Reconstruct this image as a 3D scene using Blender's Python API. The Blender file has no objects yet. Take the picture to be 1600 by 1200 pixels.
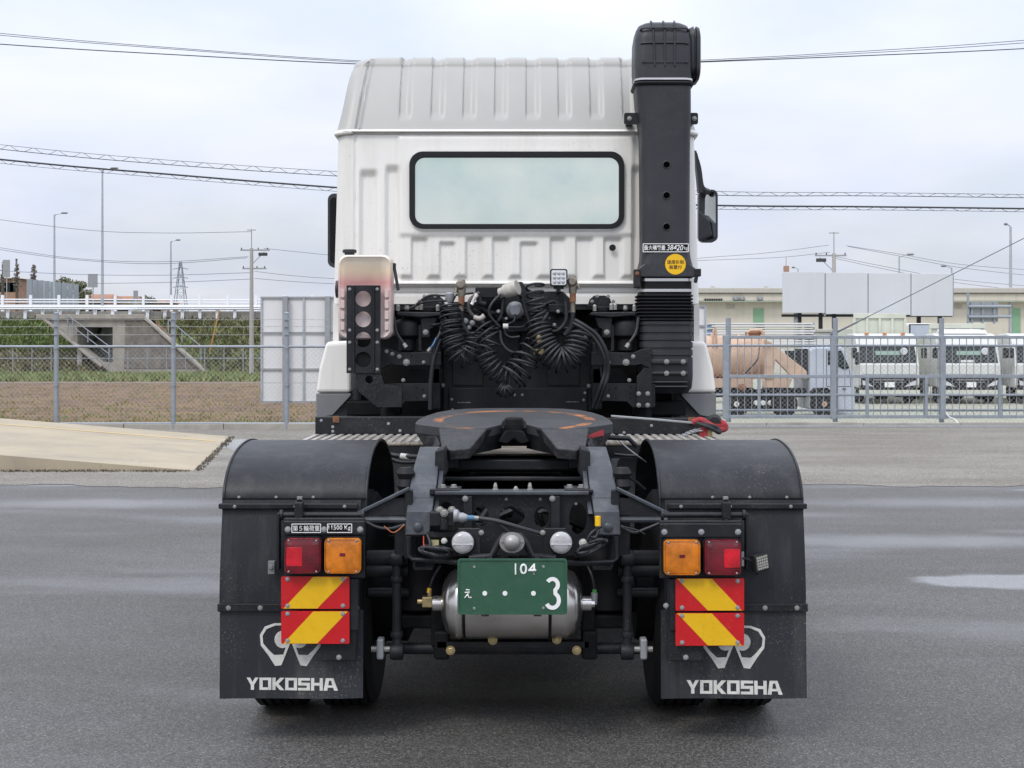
import bpy, bmesh, math, random
from mathutils import Vector, Matrix
from mathutils.geometry import tessellate_polygon
random.seed(7)
SC = bpy.context.scene
COL = SC.collection
PI = math.pi

# ------------------------------------------------------------------ camera
F = 2223.0                 # focal length in pixels of the 1600 px wide photograph
CX, CY, CH = 818.0, 538.0, 1.7
cam = bpy.data.cameras.new('camera'); camo = bpy.data.objects.new('camera', cam); COL.objects.link(camo)
camo.location = (0, 0, CH); camo.rotation_euler = (PI / 2, 0, 0)
cam.sensor_width = 36; cam.lens = F / 1600 * 36
cam.shift_x = -(CX - 800) / 1600; cam.shift_y = -(600 - CY) / 1600
cam.clip_start = .1; cam.clip_end = 6000
SC.camera = camo

# ------------------------------------------------------------------ sky, sun, exposure
SUN_EL, SUN_AZ = 50, 212          # azimuth clockwise from +Y: the sun stands behind the camera, a little left
wd = bpy.data.worlds.new('World'); SC.world = wd; wd.use_nodes = True
wn = wd.node_tree; wn.nodes.clear()
def N(nt, t, **kw):
    n = nt.nodes.new(t)
    for k, v in kw.items(): setattr(n, k, v)
    return n
out = N(wn, 'ShaderNodeOutputWorld'); bg = N(wn, 'ShaderNodeBackground'); bg.inputs['Strength'].default_value = .12
sky = N(wn, 'ShaderNodeTexSky', sky_type='NISHITA', sun_disc=False, sun_elevation=math.radians(SUN_EL), sun_rotation=math.radians(SUN_AZ))
sky.air_density = 1.2; sky.dust_density = 2.5; sky.ozone_density = 1.2
tc = N(wn, 'ShaderNodeTexCoord'); sx = N(wn, 'ShaderNodeSeparateXYZ'); wn.links.new(tc.outputs['Generated'], sx.inputs[0])
def wm(op, a, b=None):
    n = N(wn, 'ShaderNodeMath', operation=op)
    for i, v in enumerate((a, b)):
        if v is None: continue
        if isinstance(v, (int, float)): n.inputs[i].default_value = v
        else: wn.links.new(v, n.inputs[i])
    return n.outputs[0]
zz = wm('ADD', wm('MAXIMUM', sx.outputs[2], 0), .22)
cb = N(wn, 'ShaderNodeCombineXYZ')
wn.links.new(wm('DIVIDE', sx.outputs[0], zz), cb.inputs[0]); wn.links.new(wm('DIVIDE', sx.outputs[1], zz), cb.inputs[1])
cb.inputs[2].default_value = 3.7
cn = N(wn, 'ShaderNodeTexNoise'); cn.inputs['Scale'].default_value = 1.35; cn.inputs['Detail'].default_value = 7; cn.inputs['Roughness'].default_value = .52
cn.inputs['Distortion'].default_value = .25
wn.links.new(cb.outputs[0], cn.inputs['Vector'])
cr = N(wn, 'ShaderNodeValToRGB'); cr.color_ramp.elements[0].position = .36; cr.color_ramp.elements[1].position = .60
cr.color_ramp.elements[0].color = (.78, .78, .78, 1); cr.color_ramp.elements[1].color = (1, 1, 1, 1)
wn.links.new(cn.outputs['Fac'], cr.inputs[0])
cn2 = N(wn, 'ShaderNodeTexNoise'); cn2.inputs['Scale'].default_value = 2.6; cn2.inputs['Detail'].default_value = 5
wn.links.new(cb.outputs[0], cn2.inputs['Vector'])
cr2 = N(wn, 'ShaderNodeValToRGB'); cr2.color_ramp.elements[0].position = .3; cr2.color_ramp.elements[1].position = .72
cr2.color_ramp.elements[0].color = (4.95, 5.35, 6.4, 1); cr2.color_ramp.elements[1].color = (5.65, 5.8, 6.3, 1)
wn.links.new(cn2.outputs['Fac'], cr2.inputs[0])
# overcast sky: three times brighter overhead than at the horizon (CIE overcast distribution)
ov = wm('MULTIPLY_ADD', wm('MAXIMUM', sx.outputs[2], 0), 2.0); ov.node.inputs[2].default_value = 1.0
cv = N(wn, 'ShaderNodeVectorMath', operation='SCALE'); wn.links.new(cr2.outputs[0], cv.inputs[0]); wn.links.new(ov, cv.inputs['Scale'])
mx = N(wn, 'ShaderNodeMix', data_type='RGBA')
wn.links.new(cr.outputs[0], mx.inputs['Factor']); wn.links.new(sky.outputs[0], mx.inputs['A']); wn.links.new(cv.outputs[0], mx.inputs['B'])
wn.links.new(mx.outputs['Result'], bg.inputs['Color']); wn.links.new(bg.outputs[0], out.inputs[0])
sun = bpy.data.lights.new('sun', 'SUN'); sun.energy = 1.3; sun.angle = math.radians(14); sun.color = (1, .95, .88)
suno = bpy.data.objects.new('sun', sun); COL.objects.link(suno)
a_, e_ = math.radians(SUN_AZ), math.radians(SUN_EL)
sdir = Vector((math.sin(a_) * math.cos(e_), math.cos(a_) * math.cos(e_), math.sin(e_)))
suno.rotation_euler = sdir.to_track_quat('Z', 'Y').to_euler(); suno.location = sdir * 50
vs = SC.view_settings; vs.view_transform = 'Standard'; vs.look = 'None'; vs.gamma = 1; vs.use_curve_mapping = False; vs.exposure = .1
SC.cycles.max_bounces = 6; SC.cycles.diffuse_bounces = 3; SC.cycles.glossy_bounces = 3; SC.cycles.transparent_max_bounces = 8
SC.cycles.sample_clamp_indirect = 4

# ------------------------------------------------------------------ helpers
def P(px, py, Y):                      # photograph pixel at distance Y -> world point
    return ((px - CX) / F * Y, Y, CH - (py - CY) / F * Y)
def PX(px, Y): return (px - CX) / F * Y
def PZ(py, Y): return CH - (py - CY) / F * Y
TX0 = -.046                            # the tractor's centre line
def tx(px, Y): return (px - CX) / F * Y - TX0
def T(px, py, Y): return (tx(px, Y), Y, PZ(py, Y))

class MB:
    def __init__(s): s.v = []; s.f = []; s.m = []; s.cur = 0
    def add(s, vs, fs):
        o = len(s.v); s.v += [tuple(p) for p in vs]
        for f in fs: s.f.append([i + o for i in f]); s.m.append(s.cur)
        return s
    def box(s, x0, x1, y0, y1, z0, z1, M=None):
        vs = [(x, y, z) for x in (x0, x1) for y in (y0, y1) for z in (z0, z1)]
        if M is not None: vs = [M @ Vector(p) for p in vs]
        return s.add(vs, [(0, 1, 3, 2), (4, 6, 7, 5), (0, 4, 5, 1), (2, 3, 7, 6), (0, 2, 6, 4), (1, 5, 7, 3)])
    def hexa(s, a, b):                 # two quads joined
        n = len(a)
        return s.add(list(a) + list(b), [tuple(range(n))[::-1], tuple(range(n, 2 * n))] + [(i, (i + 1) % n, n + (i + 1) % n, n + i) for i in range(n)])
    def plate(s, outer, y0, y1, holes=(), ax='Y'):   # polygon in XZ (or XY / YZ) with holes, extruded
        def mk(p, d): return {'Y': (p[0], d, p[1]), 'Z': (p[0], p[1], d), 'X': (d, p[0], p[1])}[ax]
        loops = [list(outer)] + [list(h) for h in holes]
        flat = [p for l in loops for p in l]
        tris = tessellate_polygon([[Vector((p[0], p[1], 0)) for p in l] for l in loops])
        n = len(flat); vs = [mk(p, y0) for p in flat] + [mk(p, y1) for p in flat]
        fs = [tuple(t) for t in tris] + [tuple(i + n for i in t[::-1]) for t in tris]
        o = 0
        for l in loops:
            k = len(l)
            fs += [(o + i, o + (i + 1) % k, n + o + (i + 1) % k, n + o + i) for i in range(k)]
            o += k
        return s.add(vs, fs)
    def tube(s, pts, r, n=8, cap=True, closed=False):
        pts = [Vector(p) for p in pts]; m = len(pts); rs = r if isinstance(r, (list, tuple)) else [r] * m
        up = None; rings = []
        for i, p in enumerate(pts):
            if closed: d = pts[(i + 1) % m] - pts[i - 1]
            else: d = pts[min(i + 1, m - 1)] - pts[max(i - 1, 0)]
            if d.length < 1e-9: d = Vector((0, 0, 1))
            d.normalize()
            if up is None:
                up = Vector((0, 0, 1)) if abs(d.z) < .9 else Vector((1, 0, 0))
            a = (up - d * up.dot(d))
            if a.length < 1e-6: a = d.orthogonal()
            a.normalize(); up = a; b = d.cross(a)
            rings.append([p + (a * math.cos(t) + b * math.sin(t)) * rs[i] for t in (2 * PI * k / n for k in range(n))])
        vs = [q for g in rings for q in g]; fs = []
        for i in range(m if closed else m - 1):
            j = (i + 1) % m
            for k in range(n):
                l = (k + 1) % n
                fs.append((i * n + k, i * n + l, j * n + l, j * n + k))
        if cap and not closed:
            fs.append(tuple(range(n))[::-1]); fs.append(tuple((m - 1) * n + k for k in range(n)))
        return s.add(vs, fs)
    def cyl(s, p0, p1, r, n=16, r2=None): return s.tube([p0, p1], [r, r if r2 is None else r2], n)
    def lathe(s, prof, c, axis='Y', n=24):   # prof: (radius, along)
        c = Vector(c); vs = []; fs = []
        for (r, h) in prof:
            for k in range(n):
                t = 2 * PI * k / n; u, w = r * math.cos(t), r * math.sin(t)
                vs.append(c + Vector({'Y': (u, h, w), 'X': (h, u, w), 'Z': (u, w, h)}[axis]))
        m = len(prof)
        for i in range(m - 1):
            for k in range(n):
                l = (k + 1) % n; fs.append((i * n + k, i * n + l, (i + 1) * n + l, (i + 1) * n + k))
        fs.append(tuple(range(n))[::-1]); fs.append(tuple((m - 1) * n + k for k in range(n)))
        return s.add(vs, fs)
    def loft(s, rings, closed=True, cap=True):
        n = len(rings[0]); m = len(rings); vs = [q for g in rings for q in g]; fs = []
        for i in range(m - 1):
            for k in range(n if closed else n - 1):
                l = (k + 1) % n; fs.append((i * n + k, i * n + l, (i + 1) * n + l, (i + 1) * n + k))
        if cap and closed: fs.append(tuple(range(n))[::-1]); fs.append(tuple((m - 1) * n + k for k in range(n)))
        return s.add(vs, fs)
    def bolt(s, p, r=.011, h=.012, ax='Y'):   # hexagon head with washer, towards -Y
        x, y, z = p
        if ax == 'Y': s.lathe([(r * 1.45, 0), (r * 1.45, -h * .25)], p, 'Y', 10); s.lathe([(r, -h * .25), (r, -h * .9), (r * .8, -h)], p, 'Y', 6)
        else: s.lathe([(r * 1.45, 0), (r * 1.45, h * .25)], p, 'Z', 10); s.lathe([(r, h * .25), (r, h * .9), (r * .8, h)], p, 'Z', 6)
        return s
    def pieces(s):                     # far-apart pieces of this mesh, each as a builder of its own
        par = list(range(len(s.v)))
        def fd(i):
            while par[i] != i: par[i] = par[par[i]]; i = par[i]
            return i
        for f in s.f:
            a = fd(f[0])
            for q in f[1:]: par[fd(q)] = a
        isl = {}
        for i, p in enumerate(s.v):
            b = isl.setdefault(fd(i), [list(p), list(p)])
            for k in range(3): b[0][k] = min(b[0][k], p[k]); b[1][k] = max(b[1][k], p[k])
        ks = list(isl)
        if len(ks) < 2 or len(ks) > 60: return [s]
        grp = {k: k for k in ks}
        def gd(k):
            while grp[k] != k: k = grp[k]
            return k
        sz = {k: max(isl[k][1][j] - isl[k][0][j] for j in range(3)) for k in ks}
        for i, a in enumerate(ks):
            for b in ks[i + 1:]:
                g = math.sqrt(sum(max(0, isl[a][0][j] - isl[b][1][j], isl[b][0][j] - isl[a][1][j]) ** 2 for j in range(3)))
                if g <= max(.02, .5 * max(sz[a], sz[b])): grp[gd(a)] = gd(b)
        rs = sorted({gd(k) for k in ks})
        if len(rs) < 2: return [s]
        out_ = []
        for r in rs:
            m = MB(); ix = {}
            for f, mi in zip(s.f, s.m):
                if gd(fd(f[0])) == r:
                    for q in f:
                        if q not in ix: ix[q] = len(m.v); m.v.append(s.v[q])
                    m.f.append([ix[q] for q in f]); m.m.append(mi)
            out_.append(m)
        return out_
    def build(s, name, mat, parent=None, smooth=None, bevel=0, seg=2, tri=False):
        me = bpy.data.meshes.new(name); me.from_pydata(s.v, [], s.f)
        mats = mat if isinstance(mat, (list, tuple)) else [mat]
        for m_ in mats: me.materials.append(m_)
        if len(mats) > 1: me.polygons.foreach_set('material_index', s.m)
        bm = bmesh.new(); bm.from_mesh(me); bmesh.ops.recalc_face_normals(bm, faces=bm.faces); bm.to_mesh(me); bm.free()
        if smooth is not None:
            me.polygons.foreach_set('use_smooth', [True] * len(me.polygons)); me.set_sharp_from_angle(angle=math.radians(smooth))
        o = bpy.data.objects.new(name, me); COL.objects.link(o)
        if parent is not None: o.parent = parent
        if bevel:
            b = o.modifiers.new('bevel', 'BEVEL'); b.width = bevel; b.segments = seg; b.limit_method = 'ANGLE'; b.angle_limit = math.radians(40)
        return o

def rrect(cx, cz, w, h, r, n=5):       # rounded rectangle outline
    pts = []
    for (sx_, sz_, a0) in ((1, 1, 0), (-1, 1, 90), (-1, -1, 180), (1, -1, 270)):
        for k in range(n + 1):
            a = math.radians(a0 + 90 * k / n)
            pts.append((cx + sx_ * (w / 2 - r) + r * math.cos(a), cz + sz_ * (h / 2 - r) + r * math.sin(a)))
    return pts
def circ(cx, cz, rx, rz=None, n=24):
    rz = rz or rx
    return [(cx + rx * math.cos(2 * PI * k / n), cz + rz * math.sin(2 * PI * k / n)) for k in range(n)]
def spline(pts, n=8):                  # Catmull-Rom through the points
    pts = [Vector(p) for p in pts]; q = [pts[0] * 2 - pts[1]] + pts + [pts[-1] * 2 - pts[-2]]; o = []
    for i in range(1, len(q) - 2):
        a, b, c, d = q[i - 1:i + 3]
        for k in range(n):
            t = k / n
            o.append(.5 * ((2 * b) + (c - a) * t + (2 * a - 5 * b + 4 * c - d) * t * t + (3 * b - a - 3 * c + d) * t ** 3))
    o.append(pts[-1]); return o
def tag(o, label=None, cat=None, group=None, kind=None):
    if label: o['label'] = label
    if cat: o['category'] = cat
    if group: o['group'] = group
    if kind: o['kind'] = kind
    return o
def empty(name, loc=(0, 0, 0), label=None, cat=None, group=None, rz=0):
    o = bpy.data.objects.new(name, None); COL.objects.link(o); o.location = loc; o.rotation_euler = (0, 0, rz); o.empty_display_size = .2
    return tag(o, label, cat, group)
def copy_tree(o, parent=None):
    c = o.copy(); COL.objects.link(c)
    if parent is not None: c.parent = parent
    for ch in o.children: copy_tree(ch, c)
    return c

# ------------------------------------------------------------------ materials
def sl(c): return tuple(c) + (1,)
def pm(name, col, rough=.5, metal=0, var=.12, scale=6, bump=0, bscale=80, coat=0, spec=.5, dirt=None, damt=.3, dscale=3, rvar=.1, streak=False, trans=0):
    m = bpy.data.materials.new(name); m.use_nodes = True; nt = m.node_tree; b = nt.nodes['Principled BSDF']
    t = N(nt, 'ShaderNodeTexCoord'); L = nt.links.new
    n1 = N(nt, 'ShaderNodeTexNoise'); n1.inputs['Scale'].default_value = scale; n1.inputs['Detail'].default_value = 6; n1.inputs['Roughness'].default_value = .6
    L(t.outputs['Object'], n1.inputs['Vector'])
    r = N(nt, 'ShaderNodeValToRGB'); e = r.color_ramp.elements
    e[0].position = .3; e[1].position = .7
    e[0].color = sl([max(0, c * (1 - var)) for c in col]); e[1].color = sl([min(1, c * (1 + var)) for c in col])
    L(n1.outputs['Fac'], r.inputs[0]); cout = r.outputs[0]
    if dirt:
        n2 = N(nt, 'ShaderNodeTexNoise'); n2.inputs['Scale'].default_value = dscale; n2.inputs['Detail'].default_value = 8; n2.inputs['Roughness'].default_value = .68
        if streak:
            mp = N(nt, 'ShaderNodeMapping'); mp.inputs['Scale'].default_value = (4, 4, .35); L(t.outputs['Object'], mp.inputs[0]); L(mp.outputs[0], n2.inputs['Vector'])
        else: L(t.outputs['Object'], n2.inputs['Vector'])
        r2 = N(nt, 'ShaderNodeValToRGB'); r2.color_ramp.elements[0].position = .48; r2.color_ramp.elements[1].position = .75
        r2.color_ramp.elements[0].color = (0, 0, 0, 1); r2.color_ramp.elements[1].color = (damt, damt, damt, 1)
        L(n2.outputs['Fac'], r2.inputs[0])
        x = N(nt, 'ShaderNodeMix', data_type='RGBA'); L(r2.outputs[0], x.inputs['Factor']); L(cout, x.inputs['A']); x.inputs['B'].default_value = sl(dirt); cout = x.outputs['Result']
    L(cout, b.inputs['Base Color'])
    mr = N(nt, 'ShaderNodeMapRange'); mr.inputs['To Min'].default_value = max(.02, rough - rvar); mr.inputs['To Max'].default_value = min(1, rough + rvar)
    L(n1.outputs['Fac'], mr.inputs['Value']); L(mr.outputs[0], b.inputs['Roughness'])
    b.inputs['Metallic'].default_value = metal; b.inputs['Coat Weight'].default_value = coat; b.inputs['Coat Roughness'].default_value = .08
    b.inputs['Specular IOR Level'].default_value = spec; b.inputs['Transmission Weight'].default_value = trans
    if bump:
        n3 = N(nt, 'ShaderNodeTexNoise'); n3.inputs['Scale'].default_value = bscale; n3.inputs['Detail'].default_value = 4; L(t.outputs['Object'], n3.inputs['Vector'])
        bp = N(nt, 'ShaderNodeBump'); bp.inputs['Strength'].default_value = bump; bp.inputs['Distance'].default_value = .01
        L(n3.outputs['Fac'], bp.inputs['Height']); L(bp.outputs[0], b.inputs['Normal'])
    return m
def bsdf(m): return m.node_tree.nodes['Principled BSDF']
M = {}
M['white'] = pm('cab_white_paint', (.80, .785, .738), .34, var=.02, scale=3, coat=.25, dirt=(.46, .43, .36), damt=.36, dscale=1.6, streak=True)
M['white2'] = pm('fleet_white_paint', (.60, .61, .585), .4, var=.03, dirt=(.4, .38, .32), damt=.3, dscale=3)
M['black'] = pm('chassis_black_paint', (.011, .012, .015), .48, var=.35, scale=9, bump=.08, bscale=90, dirt=(.055, .050, .045), damt=.4, dscale=7, spec=.3)
M['black2'] = pm('deep_black_steel', (.005, .0055, .0065), .65, var=.3, scale=9, dirt=(.03, .028, .025), damt=.35, dscale=9, spec=.2)
M['plastic'] = pm('black_moulded_plastic', (.018, .020, .025), .46, var=.14, scale=5, bump=.10, bscale=320, dirt=(.085, .085, .09), damt=.22, dscale=3)
M['fender'] = pm('mudguard_plastic', (.010, .0115, .015), .47, var=.2, scale=4, bump=.07, bscale=120, spec=.32, dirt=(.085, .083, .083), damt=.32, dscale=3.2, streak=True)
M['flap'] = pm('mudflap_rubber', (.017, .019, .024), .5, var=.15, scale=3, bump=.08, bscale=60, spec=.4, dirt=(.10, .094, .088), damt=.42, dscale=2.6, streak=True)
M['rubber'] = pm('rubber', (.010, .010, .012), .6, var=.2, bump=.1, bscale=120, spec=.3)
M['hose'] = pm('hose_black', (.018, .019, .022), .46, var=.15, scale=20, spec=.4)
M['ramp_steel'] = pm('worn_ramp_steel', (.040, .046, .055), .42, var=.2, scale=7, bump=.12, bscale=50, dirt=(.16, .16, .165), damt=.5, dscale=9, metal=.15)
M['steel'] = pm('galvanised_steel', (.42, .45, .48), .45, metal=.55, var=.12, scale=14, dirt=(.22, .21, .2), damt=.35)
M['galv'] = pm('fence_galvanised', (.28, .31, .345), .5, metal=.3, var=.12, scale=9, dirt=(.2, .2, .19), damt=.4)
M['wire'] = pm('galvanised_wire', (.34, .34, .335), .5, metal=.2, var=.05)
M['bolt'] = pm('zinc_bolt', (.30, .30, .285), .45, metal=.5, var=.2, scale=40, dirt=(.25, .18, .12), damt=.5, dscale=40)
M['chrome'] = pm('clamp_steel', (.62, .61, .60), .28, metal=.9, var=.06)
M['inox'] = pm('air_tank_stainless', (.60, .58, .56), .22, metal=.95, var=.06, scale=5, dirt=(.26, .22, .18), damt=.45, dscale=6)
M['alu'] = pm('checker_aluminium', (.50, .48, .44), .42, metal=.5, var=.12, scale=12, dirt=(.22, .2, .17), damt=.6, dscale=5)
M['brass'] = pm('brass', (.42, .33, .17), .4, metal=.8, var=.25, scale=30)
M['glass_dark'] = pm('tinted_windscreen', (.012, .02, .02), .06, var=.05, spec=.35)
M['concrete'] = pm('concrete', (.34, .32, .28), .85, var=.16, scale=1.2, bump=.25, bscale=40, dirt=(.15, .14, .12), damt=.6, dscale=1.1)
M['ramp'] = pm('ramp_concrete', (.37, .315, .225), .85, var=.12, scale=.9, bump=.2, bscale=50, dirt=(.25, .22, .175), damt=.75, dscale=.8)
M['yellow_line'] = pm('faded_yellow_paint', (.62, .44, .17), .7, var=.12, scale=3, dirt=(.45, .4, .3), damt=.7, dscale=3)
M['white_line'] = pm('rail_white', (.72, .74, .77), .5, var=.05)
M['red'] = pm('reflector_red', (.50, .006, .010), .32, var=.05, scale=30, coat=.15)
M['yellow'] = pm('reflector_yellow', (.72, .42, .003), .34, var=.05, scale=30, coat=.1)
M['red_strap'] = pm('red_webbing', (.30, .025, .03), .75, var=.3, scale=30, bump=.3, bscale=200)
M['logo'] = pm('logo_white_paint', (.58, .58, .54), .6, var=.10, scale=12, dirt=(.16, .16, .16), damt=.45, dscale=22)
M['plate_green'] = pm('plate_green', (.022, .085, .048), .38, var=.06, scale=14, dirt=(.06, .12, .08), damt=.4, dscale=18)
M['plate_white'] = pm('plate_white', (.78, .79, .77), .45, var=.03)
M['sticker_yellow'] = pm('sticker_yellow', (.82, .47, .003), .4, var=.03)
M['sticker_text'] = pm('sticker_dark_text', (.09, .045, .008), .6, var=.05)
M['beige'] = pm('warehouse_wall', (.58, .535, .455), .85, var=.05, scale=.6, dirt=(.42, .38, .32), damt=.4, dscale=.7, streak=True)
M['roofgrey'] = pm('warehouse_fascia', (.42, .40, .36), .7, var=.08)
M['green_door'] = pm('green_door', (.20, .36, .22), .5, var=.05)
M['billboard'] = pm('blank_hoarding_panel', (.54, .555, .58), .55, var=.025, scale=.6, dirt=(.5, .5, .5), damt=.3, dscale=.8, streak=True)
M['panel'] = pm('signboard_back', (.66, .66, .66), .5, var=.03, scale=2, dirt=(.45, .45, .44), damt=.35, dscale=2)
M['tank_orange'] = pm('vacuum_tank_paint', (.50, .345, .245), .55, var=.14, scale=2, dirt=(.25, .17, .12), damt=.65, dscale=2.5)
M['palecab'] = pm('pale_blue_grey_cab', (.42, .46, .53), .4, var=.05, scale=2, dirt=(.3, .3, .3), damt=.3)
M['creambox'] = pm('tipper_body_paint', (.56, .58, .49), .5, var=.05, scale=2, dirt=(.33, .32, .26), damt=.4)
M['grey_plastic'] = pm('grey_bumper', (.17, .175, .18), .55, var=.1)
M['lens_clear'] = pm('lamp_clear', (.7, .72, .74), .15, var=.04, metal=.4)
M['steelpost'] = pm('painted_post', (.30, .31, .32), .5, metal=.3, var=.1)
M['poleconc'] = pm('pole_concrete', (.36, .35, .33), .85, var=.1, scale=3)
M['darkwire'] = pm('cable_black', (.035, .037, .042), .6, var=.1)
M['greywire'] = pm('cable_grey', (.16, .18, .21), .6, var=.1)
M['bark'] = pm('bark', (.10, .08, .06), .9, var=.3, bump=.4, bscale=15)
M['brick'] = pm('far_house_brick', (.33, .20, .14), .9, var=.15, scale=2)
M['rust'] = pm('rusty_steel', (.20, .09, .045), .8, var=.4, scale=20, bump=.2, bscale=80)
def leaf(name, a, b):
    m = pm(name, a, .65, var=.35, scale=.9, dirt=b, damt=.8, dscale=1.7); return m
M['leaf'] = leaf('leaf_olive', (.13, .14, .075), (.19, .17, .10))  # olive lightened in the base colour to stand in for haze
M['leaf2'] = leaf('leaf_grey', (.25, .235, .205), (.30, .27, .23))
M['grass'] = leaf('grass_blades', (.14, .20, .055), (.20, .21, .075))
M['dry'] = leaf('dry_grass_blades', (.20, .17, .07), (.13, .12, .05))
M['weed'] = leaf('field_weeds', (.24, .20, .045), (.12, .14, .04))
def speckle(m, col, scale=110, lo=.60, hi=.68, amt=.6, region=3.0):   # dried spray: fine specks in uneven fields
    nt = m.node_tree; b = nt.nodes['Principled BSDF']; L = nt.links.new; src = b.inputs['Base Color'].links[0].from_socket; t = N(nt, 'ShaderNodeTexCoord')
    def nz(s, d): n = N(nt, 'ShaderNodeTexNoise'); n.inputs['Scale'].default_value = s; n.inputs['Detail'].default_value = d; L(t.outputs['Object'], n.inputs['Vector']); return n.outputs['Fac']
    def mr(v, a, c, o): r = N(nt, 'ShaderNodeMapRange'); r.inputs['From Min'].default_value = a; r.inputs['From Max'].default_value = c; r.inputs['To Max'].default_value = o; L(v, r.inputs['Value']); return r.outputs[0]
    mu = N(nt, 'ShaderNodeMath', operation='MULTIPLY'); L(mr(nz(scale, 2), lo, hi, amt), mu.inputs[0]); L(mr(nz(region, 4), .42, .68, 1), mu.inputs[1])
    x = N(nt, 'ShaderNodeMix', data_type='RGBA'); L(mu.outputs[0], x.inputs['Factor']); L(src, x.inputs['A']); x.inputs['B'].default_value = sl(col); L(x.outputs['Result'], b.inputs['Base Color'])
for k_, a_m in (('fender', .55), ('flap', .75), ('black', .45), ('plastic', .3), ('red', .25), ('yellow', .25), ('plate_green', .3), ('inox', .5), ('logo', .3)):
    speckle(M[k_], (.15, .135, .115), amt=a_m)
speckle(M['white'], (.42, .39, .33), 70, .63, .70, .5, 1.6)
speckle(M['ramp'], (.12, .10, .08), 22, .62, .70, .7, .7)
# amber / red lamp lenses
def lens(name, c, r=.16):
    m = pm(name, c, r, var=.45, scale=14, coat=.5); nt = m.node_tree; t = N(nt, 'ShaderNodeTexCoord'); L = nt.links.new
    ws = []
    for d in ('X', 'Z'):
        w = N(nt, 'ShaderNodeTexWave', bands_direction=d); w.inputs['Scale'].default_value = 55; w.inputs['Distortion'].default_value = .3; L(t.outputs['Object'], w.inputs['Vector']); ws.append(w.outputs['Fac'])
    ad = N(nt, 'ShaderNodeMath', operation='ADD'); L(ws[0], ad.inputs[0]); L(ws[1], ad.inputs[1])
    bp = N(nt, 'ShaderNodeBump'); bp.inputs['Strength'].default_value = .10; bp.inputs['Distance'].default_value = .002; L(ad.outputs[0], bp.inputs['Height']); L(bp.outputs[0], nt.nodes['Principled BSDF'].inputs['Normal'])
    return m
M['lens_red'] = lens('lens_dark_red', (.14, .004, .012)); M['lens_reflex'] = lens('lens_reflex_red', (.50, .004, .015), .25)
M['lens_amber'] = lens('lens_amber', (.52, .15, .004))
M['lens_white'] = pm('lens_reversing', (.38, .38, .38), .2, var=.06, scale=14, coat=.6, bump=.3, bscale=60)

def emask(nt, vec, cx, cy, rx, ry, nz, soft=.25, ang=0):   # an uneven ellipse on the ground -> 0..1
    mp = N(nt, 'ShaderNodeMapping', vector_type='POINT')
    mp.inputs['Location'].default_value = (-cx / rx, -cy / ry, 0); mp.inputs['Scale'].default_value = (1 / rx, 1 / ry, 0)
    nt.links.new(vec, mp.inputs[0])
    ln = N(nt, 'ShaderNodeVectorMath', operation='LENGTH'); nt.links.new(mp.outputs[0], ln.inputs[0])
    ad = N(nt, 'ShaderNodeMath', operation='ADD'); nt.links.new(ln.outputs['Value'], ad.inputs[0]); nt.links.new(nz, ad.inputs[1])
    mr = N(nt, 'ShaderNodeMapRange', interpolation_type='SMOOTHSTEP'); mr.inputs['From Min'].default_value = 1 - soft; mr.inputs['From Max'].default_value = 1 + soft * .6
    mr.inputs['To Min'].default_value = 1; mr.inputs['To Max'].default_value = 0
    nt.links.new(ad.outputs[0], mr.inputs['Value']); return mr.outputs[0]
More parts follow.
